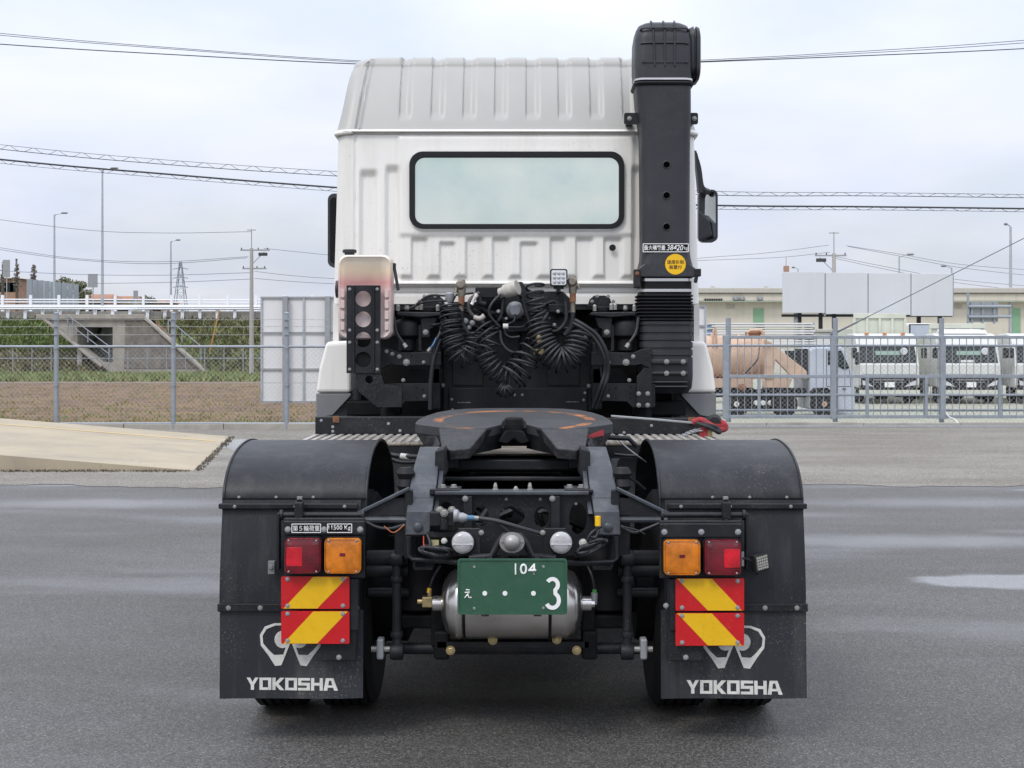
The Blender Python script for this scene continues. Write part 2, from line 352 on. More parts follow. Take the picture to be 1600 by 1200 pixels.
def asphalt(name, base, patch, wets=(), damp=0, rough=.75, grain=150):
    m = bpy.data.materials.new(name); m.use_nodes = True; nt = m.node_tree; b = nt.nodes['Principled BSDF']; L = nt.links.new
    t = N(nt, 'ShaderNodeTexCoord'); V = t.outputs['Object']
    def noise(s, d=4, v=V, r=.6):
        n = N(nt, 'ShaderNodeTexNoise'); n.inputs['Scale'].default_value = s; n.inputs['Detail'].default_value = d; n.inputs['Roughness'].default_value = r; L(v, n.inputs['Vector']); return n.outputs['Fac']
    vo = N(nt, 'ShaderNodeTexVoronoi'); vo.inputs['Scale'].default_value = grain; L(V, vo.inputs['Vector'])
    g = N(nt, 'ShaderNodeSeparateColor'); L(vo.outputs['Color'], g.inputs[0])
    ra = N(nt, 'ShaderNodeValToRGB'); e = ra.color_ramp.elements
    e[0].position = 0; e[0].color = sl([c * .42 for c in base]); e[1].position = 1; e[1].color = sl([min(1, c * 2.5) for c in base])
    q = ra.color_ramp.elements.new(.55); q.color = sl([c * .95 for c in base])
    q = ra.color_ramp.elements.new(.88); q.color = sl([c * 1.5 for c in base])
    L(g.outputs[0], ra.inputs[0])
    pr = N(nt, 'ShaderNodeValToRGB'); pr.color_ramp.elements[0].position = .35; pr.color_ramp.elements[1].position = .68
    pr.color_ramp.elements[0].color = sl(patch); pr.color_ramp.elements[1].color = (1.16, 1.17, 1.20, 1)  # warm dark mottling; the bluish light end paints sheen into the colour
    mp = N(nt, 'ShaderNodeMapping'); mp.inputs['Scale'].default_value = (.45, 1.1, 1); L(V, mp.inputs[0])
    L(noise(.55, 7, mp.outputs[0], .65), pr.inputs[0])
    mu = N(nt, 'ShaderNodeMix', data_type='RGBA', blend_type='MULTIPLY'); mu.inputs['Factor'].default_value = 1; L(ra.outputs[0], mu.inputs['A']); L(pr.outputs[0], mu.inputs['B'])
    # sparse dark stains
    st = N(nt, 'ShaderNodeMapRange'); st.inputs['From Min'].default_value = .66; st.inputs['From Max'].default_value = .78; L(noise(1.7, 6), st.inputs['Value'])
    mu2 = N(nt, 'ShaderNodeMix', data_type='RGBA', blend_type='MULTIPLY'); L(st.outputs[0], mu2.inputs['Factor']); L(mu.outputs['Result'], mu2.inputs['A']); mu2.inputs['B'].default_value = (.72, .71, .68, 1)
    col = mu2.outputs['Result']
    nz = N(nt, 'ShaderNodeMapRange'); nz.inputs['To Min'].default_value = -.55; nz.inputs['To Max'].default_value = .55; L(noise(1.6, 5), nz.inputs['Value'])
    # damp sheen in long streaks across the yard
    dm = N(nt, 'ShaderNodeMapping'); dm.inputs['Scale'].default_value = (.30, .9, 1); L(V, dm.inputs[0])
    dr = N(nt, 'ShaderNodeMapRange', interpolation_type='SMOOTHSTEP'); dr.inputs['From Min'].default_value = .50; dr.inputs['From Max'].default_value = .72; dr.inputs['To Max'].default_value = damp; L(noise(.75, 5, dm.outputs[0], .55), dr.inputs['Value'])
    wet = dr.outputs[0] if damp else None
    for (cx, cy, rx, ry, s, amt) in wets:
        w = emask(nt, V, cx, cy, rx, ry, nz.outputs[0], s)
        sc = N(nt, 'ShaderNodeMath', operation='MULTIPLY'); L(w, sc.inputs[0]); sc.inputs[1].default_value = amt; w = sc.outputs[0]
        if wet is None: wet = w
        else:
            x = N(nt, 'ShaderNodeMath', operation='MAXIMUM'); L(wet, x.inputs[0]); L(w, x.inputs[1]); wet = x.outputs[0]
    bp = N(nt, 'ShaderNodeBump'); bp.inputs['Strength'].default_value = .55; bp.inputs['Distance'].default_value = .006
    L(vo.outputs['Distance'], bp.inputs['Height'])
    if wet is not None:
        dk = N(nt, 'ShaderNodeMix', data_type='RGBA', blend_type='MULTIPLY'); L(wet, dk.inputs['Factor']); L(col, dk.inputs['A']); dk.inputs['B'].default_value = (.6, .6, .62, 1); col = dk.outputs['Result']
        rr = N(nt, 'ShaderNodeMapRange'); rr.inputs['To Min'].default_value = rough; rr.inputs['To Max'].default_value = .14; L(wet, rr.inputs['Value']); L(rr.outputs[0], b.inputs['Roughness'])
        bs = N(nt, 'ShaderNodeMapRange'); bs.inputs['To Min'].default_value = .4; bs.inputs['To Max'].default_value = .12; L(wet, b.inputs['Coat Weight']); L(bp.outputs[0], b.inputs['Coat Normal']); b.inputs['Coat Roughness'].default_value = .12; L(wet, bs.inputs['Value']); L(bs.outputs[0], bp.inputs['Strength'])
    else: b.inputs['Roughness'].default_value = rough
    L(col, b.inputs['Base Color']); L(bp.outputs[0], b.inputs['Normal'])
    return m
M['asphalt'] = asphalt('dark_asphalt', (.083, .0805, .0755), (.72, .69, .63), [
    (3.6, 10.2, .85, .33, .25, .95), (3.3, 12.3, 1.7, .45, .8, .62), (-4.6, 15.2, 1.8, .5, .8, .62), (5.0, 15.3, 2.4, .5, .9, .5), (6.2, 16.6, .6, .18, .3, .7),
    (2.4, 14.2, .9, .3, .7, .4), (-6.0, 11.8, 1.6, .5, .8, .35), (-5.7, 17.2, .8, .16, .4, .7), (5.2, 12.9, .9, .25, .6, .5)], rough=.62, damp=.45)
M['old_asphalt'] = asphalt('weathered_asphalt', (.195, .182, .155), (.74, .71, .66), [(-5.05, 24.3, .62, 1.15, .2, 1.0), (-4.4, 23.2, .5, .45, .3, .9)], rough=.85, grain=120)

# ================================================================== THE SETTING
def struct(mb, name, mat, **kw): return tag(mb.build(name, mat, **kw), kind='structure')
FY = 28.5                                                     # the chain-link fence line
M['soil'] = pm('ploughed_soil', (.135, .080, .045), .95, var=.45, scale=1.4, bump=1.0, bscale=5, dirt=(.20, .145, .055), damt=.85, dscale=.3)
M['gravel'] = pm('yard_gravel', (.33, .33, .26), .95, var=.2, scale=3, bump=.8, bscale=25, dirt=(.19, .22, .11), damt=.6, dscale=.5)
M['turf'] = pm('embankment_turf', (.13, .17, .055), .95, var=.35, scale=.6, bump=.8, bscale=6, dirt=(.17, .145, .075), damt=.75, dscale=.12)
M['land'] = pm('distant_land', (.13, .15, .075), .95, var=.25, scale=.05)
g = MB(); g.add([(-4000, 60, -1.35), (4000, 60, -1.35), (4000, 5000, -1.35), (-4000, 5000, -1.35)], [(0, 1, 2, 3)]); struct(g, 'ground', M['land'])
# dark resurfaced asphalt and, 4 mm above it, the older pale asphalt with its uneven edge
g = MB(); g.add([(-45, -25, 0), (45, -25, 0), (45, 29.2, 0), (-45, 29.2, 0)], [(0, 1, 2, 3)]); struct(g, 'pavement', M['asphalt'])
edge = []; random.seed(3); ss0 = lambda t: max(0, min(1, t)) ** 2 * (3 - 2 * max(0, min(1, t)))
for i in range(901):
    x = -45 + i * .1; edge.append((x, 17.05 + .18 * math.sin(x * .6) + .10 * math.sin(x * 2.1 + 1) + random.uniform(-.06, .06) + .06 * math.sin(x * 5.3) + .25 * ss0((x - 5.5) / 1.5)))
g = MB(); n = len(edge); g.add([(x, y, .004) for x, y in edge] + [(x, 29.2, .004) for x, y in edge], [(i, i + 1, n + i + 1, n + i) for i in range(n - 1)])
struct(g, 'old_pavement', M['old_asphalt'])
# field behind the fence, falling gently to the embankment
def grid(x0, x1, y0, y1, nx, ny, zf):
    m = MB(); vs = [(x0 + (x1 - x0) * i / nx, y0 + (y1 - y0) * (j / ny) ** 1.5, 0) for j in range(ny + 1) for i in range(nx + 1)]
    vs = [(x, y, zf(x, y)) for x, y, _ in vs]
    return m.add(vs, [(j * (nx + 1) + i, j * (nx + 1) + i + 1, (j + 1) * (nx + 1) + i + 1, (j + 1) * (nx + 1) + i) for j in range(ny) for i in range(nx)])
def fieldz(x, y): return -.10 - .82 * min(1, max(0, (y - 29) / 95)) + .05 * math.sin(y * 3.3 + .3 * math.sin(x)) * min(1, (y - 29) / 2) * (1 if y < 95 else 0)
struct(grid(-95, 2.5, 28.9, 126, 120, 260, fieldz), 'field', M['soil'], smooth=60)
YZ = -.25
g = MB(); g.add([(2.5, 29.2, YZ), (70, 29.2, YZ), (70, 140, YZ), (2.5, 140, YZ)], [(0, 1, 2, 3)]); struct(g, 'gravel_yard', M['gravel'])
# kerbs under fence and gate (cast in lengths)
def kerb(x0, x1, y, h, name, L=2.0):
    root = empty(name, ((x0 + x1) / 2, y, 0)); tag(root, kind='structure')
    x = x0; k = 0
    while x < x1:
        m = MB(); xe = min(x + L, x1); m.box(x + .006 - (x0 + x1) / 2, xe - .006 - (x0 + x1) / 2, -.09, .09, -.3, h + .006 * math.sin(k * 2.3)); m.build('kerb_stone', M['concrete'], root, bevel=.012); x = xe; k += 1
kerb(-18, 3, FY + .05, .11, 'kerb')
kerb(3, 17, 29.35, .09, 'gate_kerb')
# sloping concrete slab at the left
c = [P(290, 736, 19.1), P(340, 683, 26.1)]
def rampz(x, d0): return .0 + max(0, (d0 - x)) * .079
xa, xb = -4.42, -5.40; W = 14
g = MB(); top = []; nx = 24
for j, (x0, y) in enumerate(((xa, 19.05), (xb, 26.1))):
    for i in range(nx + 1):
        x = x0 - W * i / nx; top.append((x, y, .012 + rampz(x, x0)))
n = nx + 1
g.add(top + [(x, y, -.05) for x, y, z in top], [(i, i + 1, n + i + 1, n + i) for i in range(nx)] + [(i, i + 1, 2 * n + i + 1, 2 * n + i) for i in range(nx)] + [(n + i, n + i + 1, 3 * n + i + 1, 3 * n + i) for i in range(nx)] + [(0, n, 3 * n, 2 * n)])
ramp = struct(g, 'ramp', M['ramp'])
g = MB(); ls = []
for (dy0, dy1) in ((24.55, 24.67),):
    x0 = xa + (xb - xa) * (24.6 - 19.05) / 7.05 - .15
    a = [(x0 - W * .97 * i / nx, y) for i in range(n) for y in (dy0, dy1)]
    g.add([(x, y, .017 + rampz(x, x0 + .15)) for x, y in a], [(2 * i, 2 * i + 1, 2 * i + 3, 2 * i + 2) for i in range(nx)])
g.build('line_marking', M['yellow_line'], ramp)

def ramp_foot():
    x = random.uniform(-16, -4.5); y = 19.03 - random.random() ** 2 * .16
    if random.random() < .15: x = xa + (xb - xa) * random.random(); y = 19.05 + 7 * (x - xa) / (xb - xa); x += .06
    return x, y, .0
RAMP_FOOT = ramp_foot
# embankment of the elevated road, beyond the field
BY = 126.0
def embz(t): return -.95 + 5.1 * t
def bank(x0, x1, name):
    m = MB(); nx = int((x1 - x0) / .8); ny = 14; vs = []
    for j in range(ny + 1):
        t = j / ny
        for i in range(nx + 1):
            x = x0 + (x1 - x0) * i / nx; e = random.uniform(-.14, .14) if 0 < t < 1 else 0
            vs.append((x, 124.2 + 7.4 * t, embz(t) + e))
    return struct(m.add(vs, [(j * (nx + 1) + i, j * (nx + 1) + i + 1, (j + 1) * (nx + 1) + i + 1, (j + 1) * (nx + 1) + i) for j in range(ny) for i in range(nx)]), name, M['turf'], smooth=70)
bank(-95, PX(138, BY), 'embankment'); bank(PX(258, BY), 12, 'embankment')
RZ = PZ(486, 131)
g = MB(); g.box(-95, 12, 131.2, 140, RZ - .75, RZ - .02); struct(g, 'elevated_road', M['concrete'])

def tufts(name, n, fx, h, mats, w=.05, blades=4, spread=.15, lean=.4):
    m = MB()
    for i in range(n):
        x, y, z = fx()
        for b in range(blades):
            a = random.uniform(0, 2 * PI); d = random.uniform(0, spread); hh = h * random.uniform(.5, 1.2); ww = w * random.uniform(.6, 1.3)
            bx, by = x + d * math.cos(a), y + d * math.sin(a); t = random.uniform(0, 2 * PI); lx, ly = lean * hh * math.cos(t), lean * hh * math.sin(t)
            u = random.uniform(0, PI)
            m.cur = random.choices(range(len(mats)), weights=[3] + [1] * (len(mats) - 1))[0]
            m.add([(bx - ww * math.cos(u), by - ww * math.sin(u), z - .03), (bx + ww * math.cos(u), by + ww * math.sin(u), z - .03), (bx + lx, by + ly, z + hh)], [(0, 1, 2)])
    return m.build(name, mats)
random.seed(11)
def on_field():
    y = 29.1 + 70 * random.random() ** 2.4; x = random.uniform(-24 * max(.6, y / 45), 2); return x, y, fieldz(x, y)
tag(tufts('field_weeds', 7000, on_field, .085, [M['weed'], M['dry'], M['grass']], w=.03, spread=.25), 'low yellow and green weeds on the ploughed field', 'weeds', kind='stuff')
def fence_foot():
    x = random.uniform(-6.3, 1) if random.random() < .75 else random.uniform(-12, 1); y = random.uniform(28.75, 30.6); return x, y, -.1
tag(tufts('fence_weeds', 900, fence_foot, .2, [M['grass'], M['weed']], w=.022, spread=.2), 'green and yellow weeds along the fence foot', 'weeds', kind='stuff')
def far_strip():
    y = random.uniform(86, 121); x = random.uniform(-66, 5); return x, y, fieldz(x, y)
tag(tufts('grass_strip', 9000, far_strip, .38, [M['grass'], M['grass'], M['dry']], w=.06, spread=.6, lean=.8), 'green grass strip between field and embankment', 'grass', kind='stuff')
def on_bank_left():
    while True:
        t = .38 + .62 * random.random(); x = random.uniform(-62, -33); px = CX + x * F / (124.2 + 7.4 * t)
        if px < 172 - 96 * t: break
    return x, 124.2 + 7.4 * t, embz(t)
def on_bank_foot():
    while True:
        t = .45 * random.random(); x = random.uniform(-62, -33); px = CX + x * F / (124.2 + 7.4 * t)
        if px < 172 - 96 * t: break
    return x, 124.2 + 7.4 * t, embz(t)
def on_bank_right():
    while True:
        t = random.random(); x = random.uniform(-34, 4); px = CX + x * F / (124.2 + 7.4 * t)
        if px > 330 - 90 * t: break
    return x, 124.2 + 7.4 * t, embz(t)
tag(tufts('bank_grass', 9000, on_bank_left, .3, [M['grass'], M['grass'], M['leaf']], w=.07, spread=.4, lean=.8), 'lush green grass on the embankment left of the underpass', 'grass', kind='stuff')
tag(tufts('dead_grass', 4000, on_bank_foot, .3, [M['dry'], M['leaf2'], M['leaf']], w=.07, spread=.4, lean=.8), 'dull dead grass at the lower embankment left of the underpass', 'grass', kind='stuff')
tag(tufts('bank_scrub', 8000, on_bank_right, .4, [M['leaf'], M['dry'], M['dry'], M['grass']], w=.08, spread=.5, lean=.8), 'brown and olive scrub on the embankment right of the underpass', 'scrub', kind='stuff')
tag(tufts('ramp_moss', 900, RAMP_FOOT, .035, [M['bark'], M['leaf'], M['bark']], w=.022, spread=.06, lean=1.0), 'dark moss and dirt along the foot of the concrete ramp', 'moss', kind='stuff')
# pale farm track in front of the underpass
g = MB(); g.add([(PX(60, 118), 118.2, -.80), (PX(270, 118), 117.4, -.80), (PX(275, 120), 119.4, -.74), (PX(60, 120), 120.2, -.74)], [(0, 1, 2, 3)]); struct(g, 'path', M['concrete'])

# concrete underpass through the embankment
up = empty('underpass', (PX(180, BY), 124.4, -.9), 'grey concrete underpass portal with sloping wing walls in the embankment', 'underpass')
def upart(mb, name, mat, **kw):
    for p_ in mb.pieces(): o = p_.build(name, mat, up, **kw); o.matrix_parent_inverse = Matrix.Translation(-up.location)
    return o
q = lambda px, py: (PX(px, BY), PZ(py, BY))
m = MB(); m.plate([q(75, 494), q(232, 494), q(335, 585), q(185, 585), q(150, 553)], 124.0, 125.2, [[q(132, 511), q(186, 511), q(186, 566), q(172, 566), q(132, 537)]])
upart(m, 'portal_wall', M['concrete'], bevel=.05)
m = MB(); x0, x1 = PX(132, BY), PX(186, BY)
m.box(x0 - .4, x0, 125.2, 137, -1, 4.1); m.box(x1, x1 + .4, 125.2, 137, -1, 4.1); m.box(x0 - .4, x1 + .4, 125.2, 137, PZ(511, BY), 4.1); m.box(x0, x1, 124.5, 137, -1.2, -.9)
upart(m, 'tunnel_wall', pm('tunnel_lining_lit', (.5, .5, .48), .8))  # paler concrete: daylight on the tunnel wall is put into the colour
M['stone'] = pm('dark_stone_pitching', (.19, .175, .155), .95, var=.35, scale=1.6, bump=.8, bscale=3, dirt=(.09, .085, .075), damt=.7, dscale=1.3)
m = MB(); m.plate([q(206, 500), q(233, 500), q(326, 575), q(204, 575)], 123.94, 124.0); upart(m, 'stone_pitching', M['stone'])
m = MB(); m.box(PX(70, BY), PX(236, BY), 123.7, 124.02, PZ(499, BY), PZ(492, BY)); upart(m, 'coping', M['concrete'], bevel=.03)
m = MB()
for (a, b) in ((q(75, 494), q(172, 572)), (q(232, 494), q(335, 585))):
    m.tube([(a[0], 123.9, a[1]), (b[0], 123.5, b[1])], .16, 6)
upart(m, 'wing_edge', M['concrete'])
m = MB()
for a, b in (((121, 494), (185, 541)), ((121, 506), (185, 553)), ((275, 500), (325, 541))):
    m.tube([(*q(*a)[:1], 123.4, q(*a)[1]), (q(*b)[0], 123.2, q(*b)[1])], .05, 6)
for px, py, l in ((121, 494, 30), (129, 499, 26), (152, 517, 18), (185, 541, 16), (275, 500, 22), (296, 517, 18), (325, 541, 22)):
    x, z = q(px, py); m.cyl((x, 123.3, z), (x, 123.3, z - l / 17.6), .06, 6)
upart(m, 'railing', M['galv'])
m = MB()
for k in range(16):
    px = -10 + k * 30
    if 100 < px < 160: continue
    x = PX(px, 122); m.cyl((x, 122, -.9), (x, 122, PZ(543, 122)), .05, 6)
for py in (543, 560): m.tube([(PX(-20, 122), 122, PZ(py, 122)), (PX(470, 122), 122, PZ(py, 122))], .04, 6)
tag(m.build('field_fence', M['galv']), 'thin grey post fence at the foot of the embankment', 'fence')

# guard rail and hand rail on the elevated road
gr = empty('guardrail', (-40, 130.9, RZ), 'white steel guardrail with short posts along the elevated road edge', 'guardrail')
m = MB(); zc = PZ(481, 130.9)
prof = [(0, -.2), (.05, -.17), (.08, -.1), (.02, -.02), (.02, .02), (.08, .1), (.05, .17), (0, .2)]
m.add([(x, 130.8 - a * 1.3, zc + b * .95) for x in (-95, 12) for a, b in prof], [(i, i + 1, 8 + i + 1, 8 + i) for i in range(7)])
o = m.build('beam', M['white_line'], gr); o.matrix_parent_inverse = Matrix.Translation(-gr.location)
pmesh = None
for k in range(46):
    px = -70 + k * 27.3 + (12 if k > 12 else 0) * 0
    if px > 560: break
    if pmesh is None:
        m = MB(); m.box(-.14, .14, -.1, .1, -1.0, .2); o = m.build('post', M['white_line'], gr); pmesh = o.data
    else: o = bpy.data.objects.new('post', pmesh); COL.objects.link(o); o.parent = gr
    o.location = (PX(px, 131) - gr.location.x, .16, zc - gr.location.z)
hr = empty('handrail', (-40, 138, RZ), 'white tubular handrail along the far side of the elevated road', 'handrail')
m = MB(); 
for py in (465, 469, 474): m.tube([(-95 + 40, 0, PZ(py + 1, 138) - RZ), (20, 0, PZ(py + 4, 138) - RZ)], .06, 6)
m.build('rail', M['white_line'], hr)
pmesh = None
for k in range(20):
    px = -40 + k * 44
    if px > 520: break
    if pmesh is None: m = MB(); m.box(-.12, .12, -.1, .1, -.3, PZ(461, 138) - RZ); o = m.build('post', M['white_line'], hr); pmesh = o.data
    else: o = bpy.data.objects.new('post', pmesh); COL.objects.link(o); o.parent = hr
    o.location = (PX(px, 138) + 40, 0, 0)

# ================================================================== FENCES, GATE, BOARDS
def chain(mb, x0, x1, z0, z1, y, pitch=.098, r=.0019):
    h = z1 - z0; k = x0 - h
    while k < x1:
        for s in (1, -1):
            a, b = (k, z0), (k + h, z1)
            if s < 0: a, b = (k, z1), (k + h, z0)
            if a[0] < x0: t = (x0 - a[0]) / h; a = (x0, a[1] + (b[1] - a[1]) * t)
            if b[0] > x1: t = (x1 - a[0]) / (b[0] - a[0]); b = (x1, a[1] + (b[1] - a[1]) * t)
            if b[0] - a[0] > .01: mb.tube([(a[0], y + .004 * s, a[1]), (b[0], y + .004 * s, b[1])], r, 3, cap=False)
        k += pitch
    return mb
fe = empty('chain_link_fence', (-7, FY, .1), 'galvanised chain-link fence with barbed wire strands in front of the field', 'fence')
xs = [PX(p, FY) for p in (-280, -96, 88, 271, 448, 632, 815, 990)]
loc = fe.location
def fpart(mb, name, mat, par=fe, **kw):
    o = mb.build(name, mat, par, **kw); o.matrix_parent_inverse = Matrix.Translation(-par.location); return o
pm_ = None
for x in xs:
    if pm_ is None:
        m = MB(); m.cyl((0, 0, -.2), (0, 0, 2.2), .047, 12); m.lathe([(.052, 2.2), (.052, 2.23), (.02, 2.25)], (0, 0, 0), 'Z', 12)
        for z in (.78, 1.53): m.lathe([(.056, z - .025), (.06, z), (.056, z + .025)], (0, 0, 0), 'Z', 12)
        for z in (1.80, 1.96, 2.10): m.box(-.055, .055, -.075, -.04, z - .012, z + .012)
        o = m.build('post', M['galv'], fe, smooth=40); pm_ = o.data
    else: o = bpy.data.objects.new('post', pm_); COL.objects.link(o); o.parent = fe
    o.location = (x - loc.x, 0, 0)
for z, r in ((1.655, .026), (.115, .024)):
    m = MB(); m.tube([(xs[0], FY, z), (xs[-1], FY, z)], r, 10); fpart(m, 'rail', M['galv'], smooth=40)
m = MB(); m.tube([(xs[0], FY - .03, .93), (xs[-1], FY - .03, .93)], .006, 6)
for z in (1.90, 2.06, 2.20):
    for i in range(len(xs) - 1):
        m.tube([(xs[i] + (xs[i + 1] - xs[i]) * t, FY - .06, z - .012 * 4 * t * (1 - t)) for t in [k / 6 for k in range(7)]], .0045, 5)
        for k in range(16):
            x = xs[i] + (xs[i + 1] - xs[i]) * (k + .5) / 16; m.tube([(x - .012, FY - .06, z - .02), (x + .012, FY - .06, z + .015)], .003, 3)
fpart(m, 'barbed_wire', M['wire'])
fpart(chain(MB(), xs[0], xs[-1], .12, 1.65, FY + .03), 'chain_link', M['wire'])

# sliding gate and the chain-link panel behind it
GY = 29.6
fe2 = empty('chain_link_fence', (8, 30.15, 0), 'galvanised chain-link fence with tall posts directly behind the sliding gate', 'fence')
for p in (1024, 1138, 1305, 1471, 1640):
    x = PX(p, 30.15); m = MB(); m.cyl((x, 30.15, -.3), (x, 30.15, PZ(497, 30.15)), .055, 12)
    for z in (.5, 1.2, 1.6): m.lathe([(.066, z - .03), (.066, z + .03)], (x, 30.15, 0), 'Z', 12)
    fpart(m, 'post', M['galv'], fe2, smooth=40)
for py in (540, 617, 641):
    m = MB(); m.tube([(PX(960, 30.1), 30.1, PZ(py, 30.1)), (PX(1700, 30.1), 30.1, PZ(py, 30.1))], .026, 10); fpart(m, 'rail', M['galv'], fe2, smooth=40)
fpart(chain(MB(), PX(1000, 30.1), PX(1680, 30.1), .05, PZ(541, 30.1), 30.12, r=.003), 'chain_link', M['wire'], fe2)
ga = empty('sliding_gate', (8, GY, .09), 'grey steel sliding gate of vertical bars on a low kerb track', 'gate')
zt, zb = PZ(527, GY), PZ(651, GY)
x0, x1 = PX(1130, GY), PX(1720, GY)
for z, h in ((zt, .032), (PZ(588, GY), .034), (PZ(617, GY), .018), (zb, .034)):
    m = MB(); m.box(x0, x1, GY - .03, GY + .03, z - h, z + h); fpart(m, 'rail', M['galv'], ga, bevel=.006)
for p in (1134, 1302, 1473, 1640):
    m = MB(); w = .055 if p > 1140 else .06; m.box(PX(p, GY) - w, PX(p, GY) + w, GY - .045, GY + .045, zb - .05, zt + .035); fpart(m, 'stile', M['galv'], ga, bevel=.006)
for p in (1186, 1355, 1447, 1562):
    m = MB(); m.box(PX(p, GY) - .03, PX(p, GY) + .03, GY - .036, GY + .036, zb, PZ(588, GY)); fpart(m, 'brace', M['galv'], ga, bevel=.005)
bm_ = None; k = 0; x = x0 + .15
while x < x1 - .05:
    if bm_ is None: m = MB(); m.cyl((0, 0, zb - .09), (0, 0, zt - .09), .009, 8); o = m.build('bar', M['galv'], ga, smooth=40); bm_ = o.data
    else: o = bpy.data.objects.new('bar', bm_); COL.objects.link(o); o.parent = ga
    o.location = (x - 8, .012, 0); x += .149
m = MB(); m.box(x0 - 1.2, x1, GY - .35, GY - .3, .005, .035); m.box(x0 - 1.2, x1, GY - .07, GY + .07, .02, .07); fpart(m, 'track', M['steel'], ga)
m = MB(); m.tube(spline([P(1478, 645, GY - .06), P(1484, 652, GY - .08), P(1492, 655, GY - .1), P(1498, 662, GY - .25)], 6), .013, 6); fpart(m, 'rope', M['plate_white'], ga)

def signboard(name, label, x0, x1, z0, z1, y, posts, cols, rows, base=-.2):
    r = empty(name, ((x0 + x1) / 2, y, base), label, 'signboard')
    ox, oz = r.location.x, base
    cx_ = [x0] + cols + [x1]; rz_ = [z0] + rows + [z1]
    for i in range(len(cx_) - 1):
        for j in range(len(rz_) - 1):
            m = MB(); m.box(cx_[i] + .012 - ox, cx_[i + 1] - .012 - ox, -.008 + .002 * ((i + j) % 2), .02, rz_[j] + .012 - oz, rz_[j + 1] - .012 - oz); m.build('panel', M['panel'], r)
    for x in cx_: m = MB(); m.box(x - .02 - ox, x + .02 - ox, -.04, .0, z0 - oz, z1 - oz); m.build('frame_bar', M['steel'], r)
    for z in rz_: m = MB(); m.box(x0 - .02 - ox, x1 + .02 - ox, -.043, -.003, z - .02 - oz, z + .02 - oz); m.build('frame_bar', M['steelpost'], r)
    for x, zt_ in posts: m = MB(); m.box(x - .055 - ox, x + .055 - ox, -.16, -.05, -.2, zt_ - oz); m.build('post', M['steelpost'], r, bevel=.008)
    return r
SY = 30.2
s = lambda p: PX(p, SY); sz = lambda p: PZ(p, SY)
signboard('signboard', 'back of a white panel signboard on grey posts behind the left fence', s(409), s(545), sz(628), sz(465), SY,
          [(s(447), sz(463)), (s(513), sz(463))], [s(444), s(475)], [sz(577), sz(520)])
signboard('signboard', 'narrow edge of a white panel board just right of the cab', s(1040), s(1114), sz(660), sz(476), 31.5,
          [(s(1060), sz(476))], [s(1080)], [sz(577), sz(536), sz(508)])

# long blank hoarding
HY = 56.0
hb = empty('billboard', (PX(1355, HY), HY, YZ), 'long blank pale grey billboard of four panels on dark posts', 'billboard')
ps = [1222, 1289, 1356, 1423, 1489]
for i in range(4):
    t0, t1 = 425 + i * .9, 488 + i * 1.6
    m = MB(); a, b = PX(ps[i] + .7, HY), PX(ps[i + 1] - .7, HY); m.box(a - hb.location.x, b - hb.location.x, -.05, .05, PZ(t1 + 1, HY) - YZ, PZ(t0, HY) - YZ); m.build('panel', M['billboard'], hb, bevel=.01)
for p in ps[1:]:
    m = MB(); m.box(PX(p, HY) - hb.location.x - .03, PX(p, HY) - hb.location.x + .03, .0, .12, PZ(494, HY) - YZ, PZ(427, HY) - YZ); m.build('batten', M['steelpost'], hb)
m = MB(); m.box(PX(1222, HY) - hb.location.x, PX(1489, HY) - hb.location.x, .06, .16, PZ(493, HY) - YZ - .05, PZ(493, HY) - YZ + .05); m.build('bottom_rail', M['black'], hb)
for p in (1245, 1251, 1284, 1305, 1438, 1471):
    m = MB(); x = PX(p, HY) - hb.location.x; m.box(x - .07, x + .07, .16, .3, 0, 3.2); m.build('post', M['black'] if p != 1245 else M['steelpost'], hb)

# ================================================================== WIRES, POLES, LAMPS
def wire(name, label, pts, r, mat, n=14, cat='cable', group=None):
    m = MB(); m.tube(spline([Vector(p) for p in pts], n), r, 5); return tag(m.build(name, mat), label, cat, group)
def ext(pts, Y):          # extend a traced wire outside the frame along its own end slopes
    a, b = pts[0], pts[1]; c, d = pts[-2], pts[-1]
    s0 = (b[1] - a[1]) / (b[0] - a[0]); s1 = (d[1] - c[1]) / (d[0] - c[0])
    return [P(-500, a[1] - s0 * (a[0] + 500) * 1.25, Y)] + [P(x, y, Y) for x, y in pts] + [P(2150, d[1] + s1 * (2150 - d[0]) * 1.25, Y)]
WY = 36.0
for k, (l, r_, pts) in enumerate([('upper thin overhead wire above the cab roof', .008, [(0, 52), (300, 77), (560, 95), (820, 104), (1095, 94), (1350, 80), (1600, 63)]),
                                  ('second thin overhead wire just below the upper one', .008, [(0, 55), (300, 79), (560, 97), (820, 106), (1095, 96), (1350, 83), (1600, 67)]),
                                  ('thick black overhead wire crossing behind the cab roof', .013, [(0, 69), (300, 87), (560, 100), (820, 107), (1095, 97), (1350, 87), (1600, 76)])]):
    wire('overhead_wire', l, ext(pts, WY), r_, M['darkwire'])
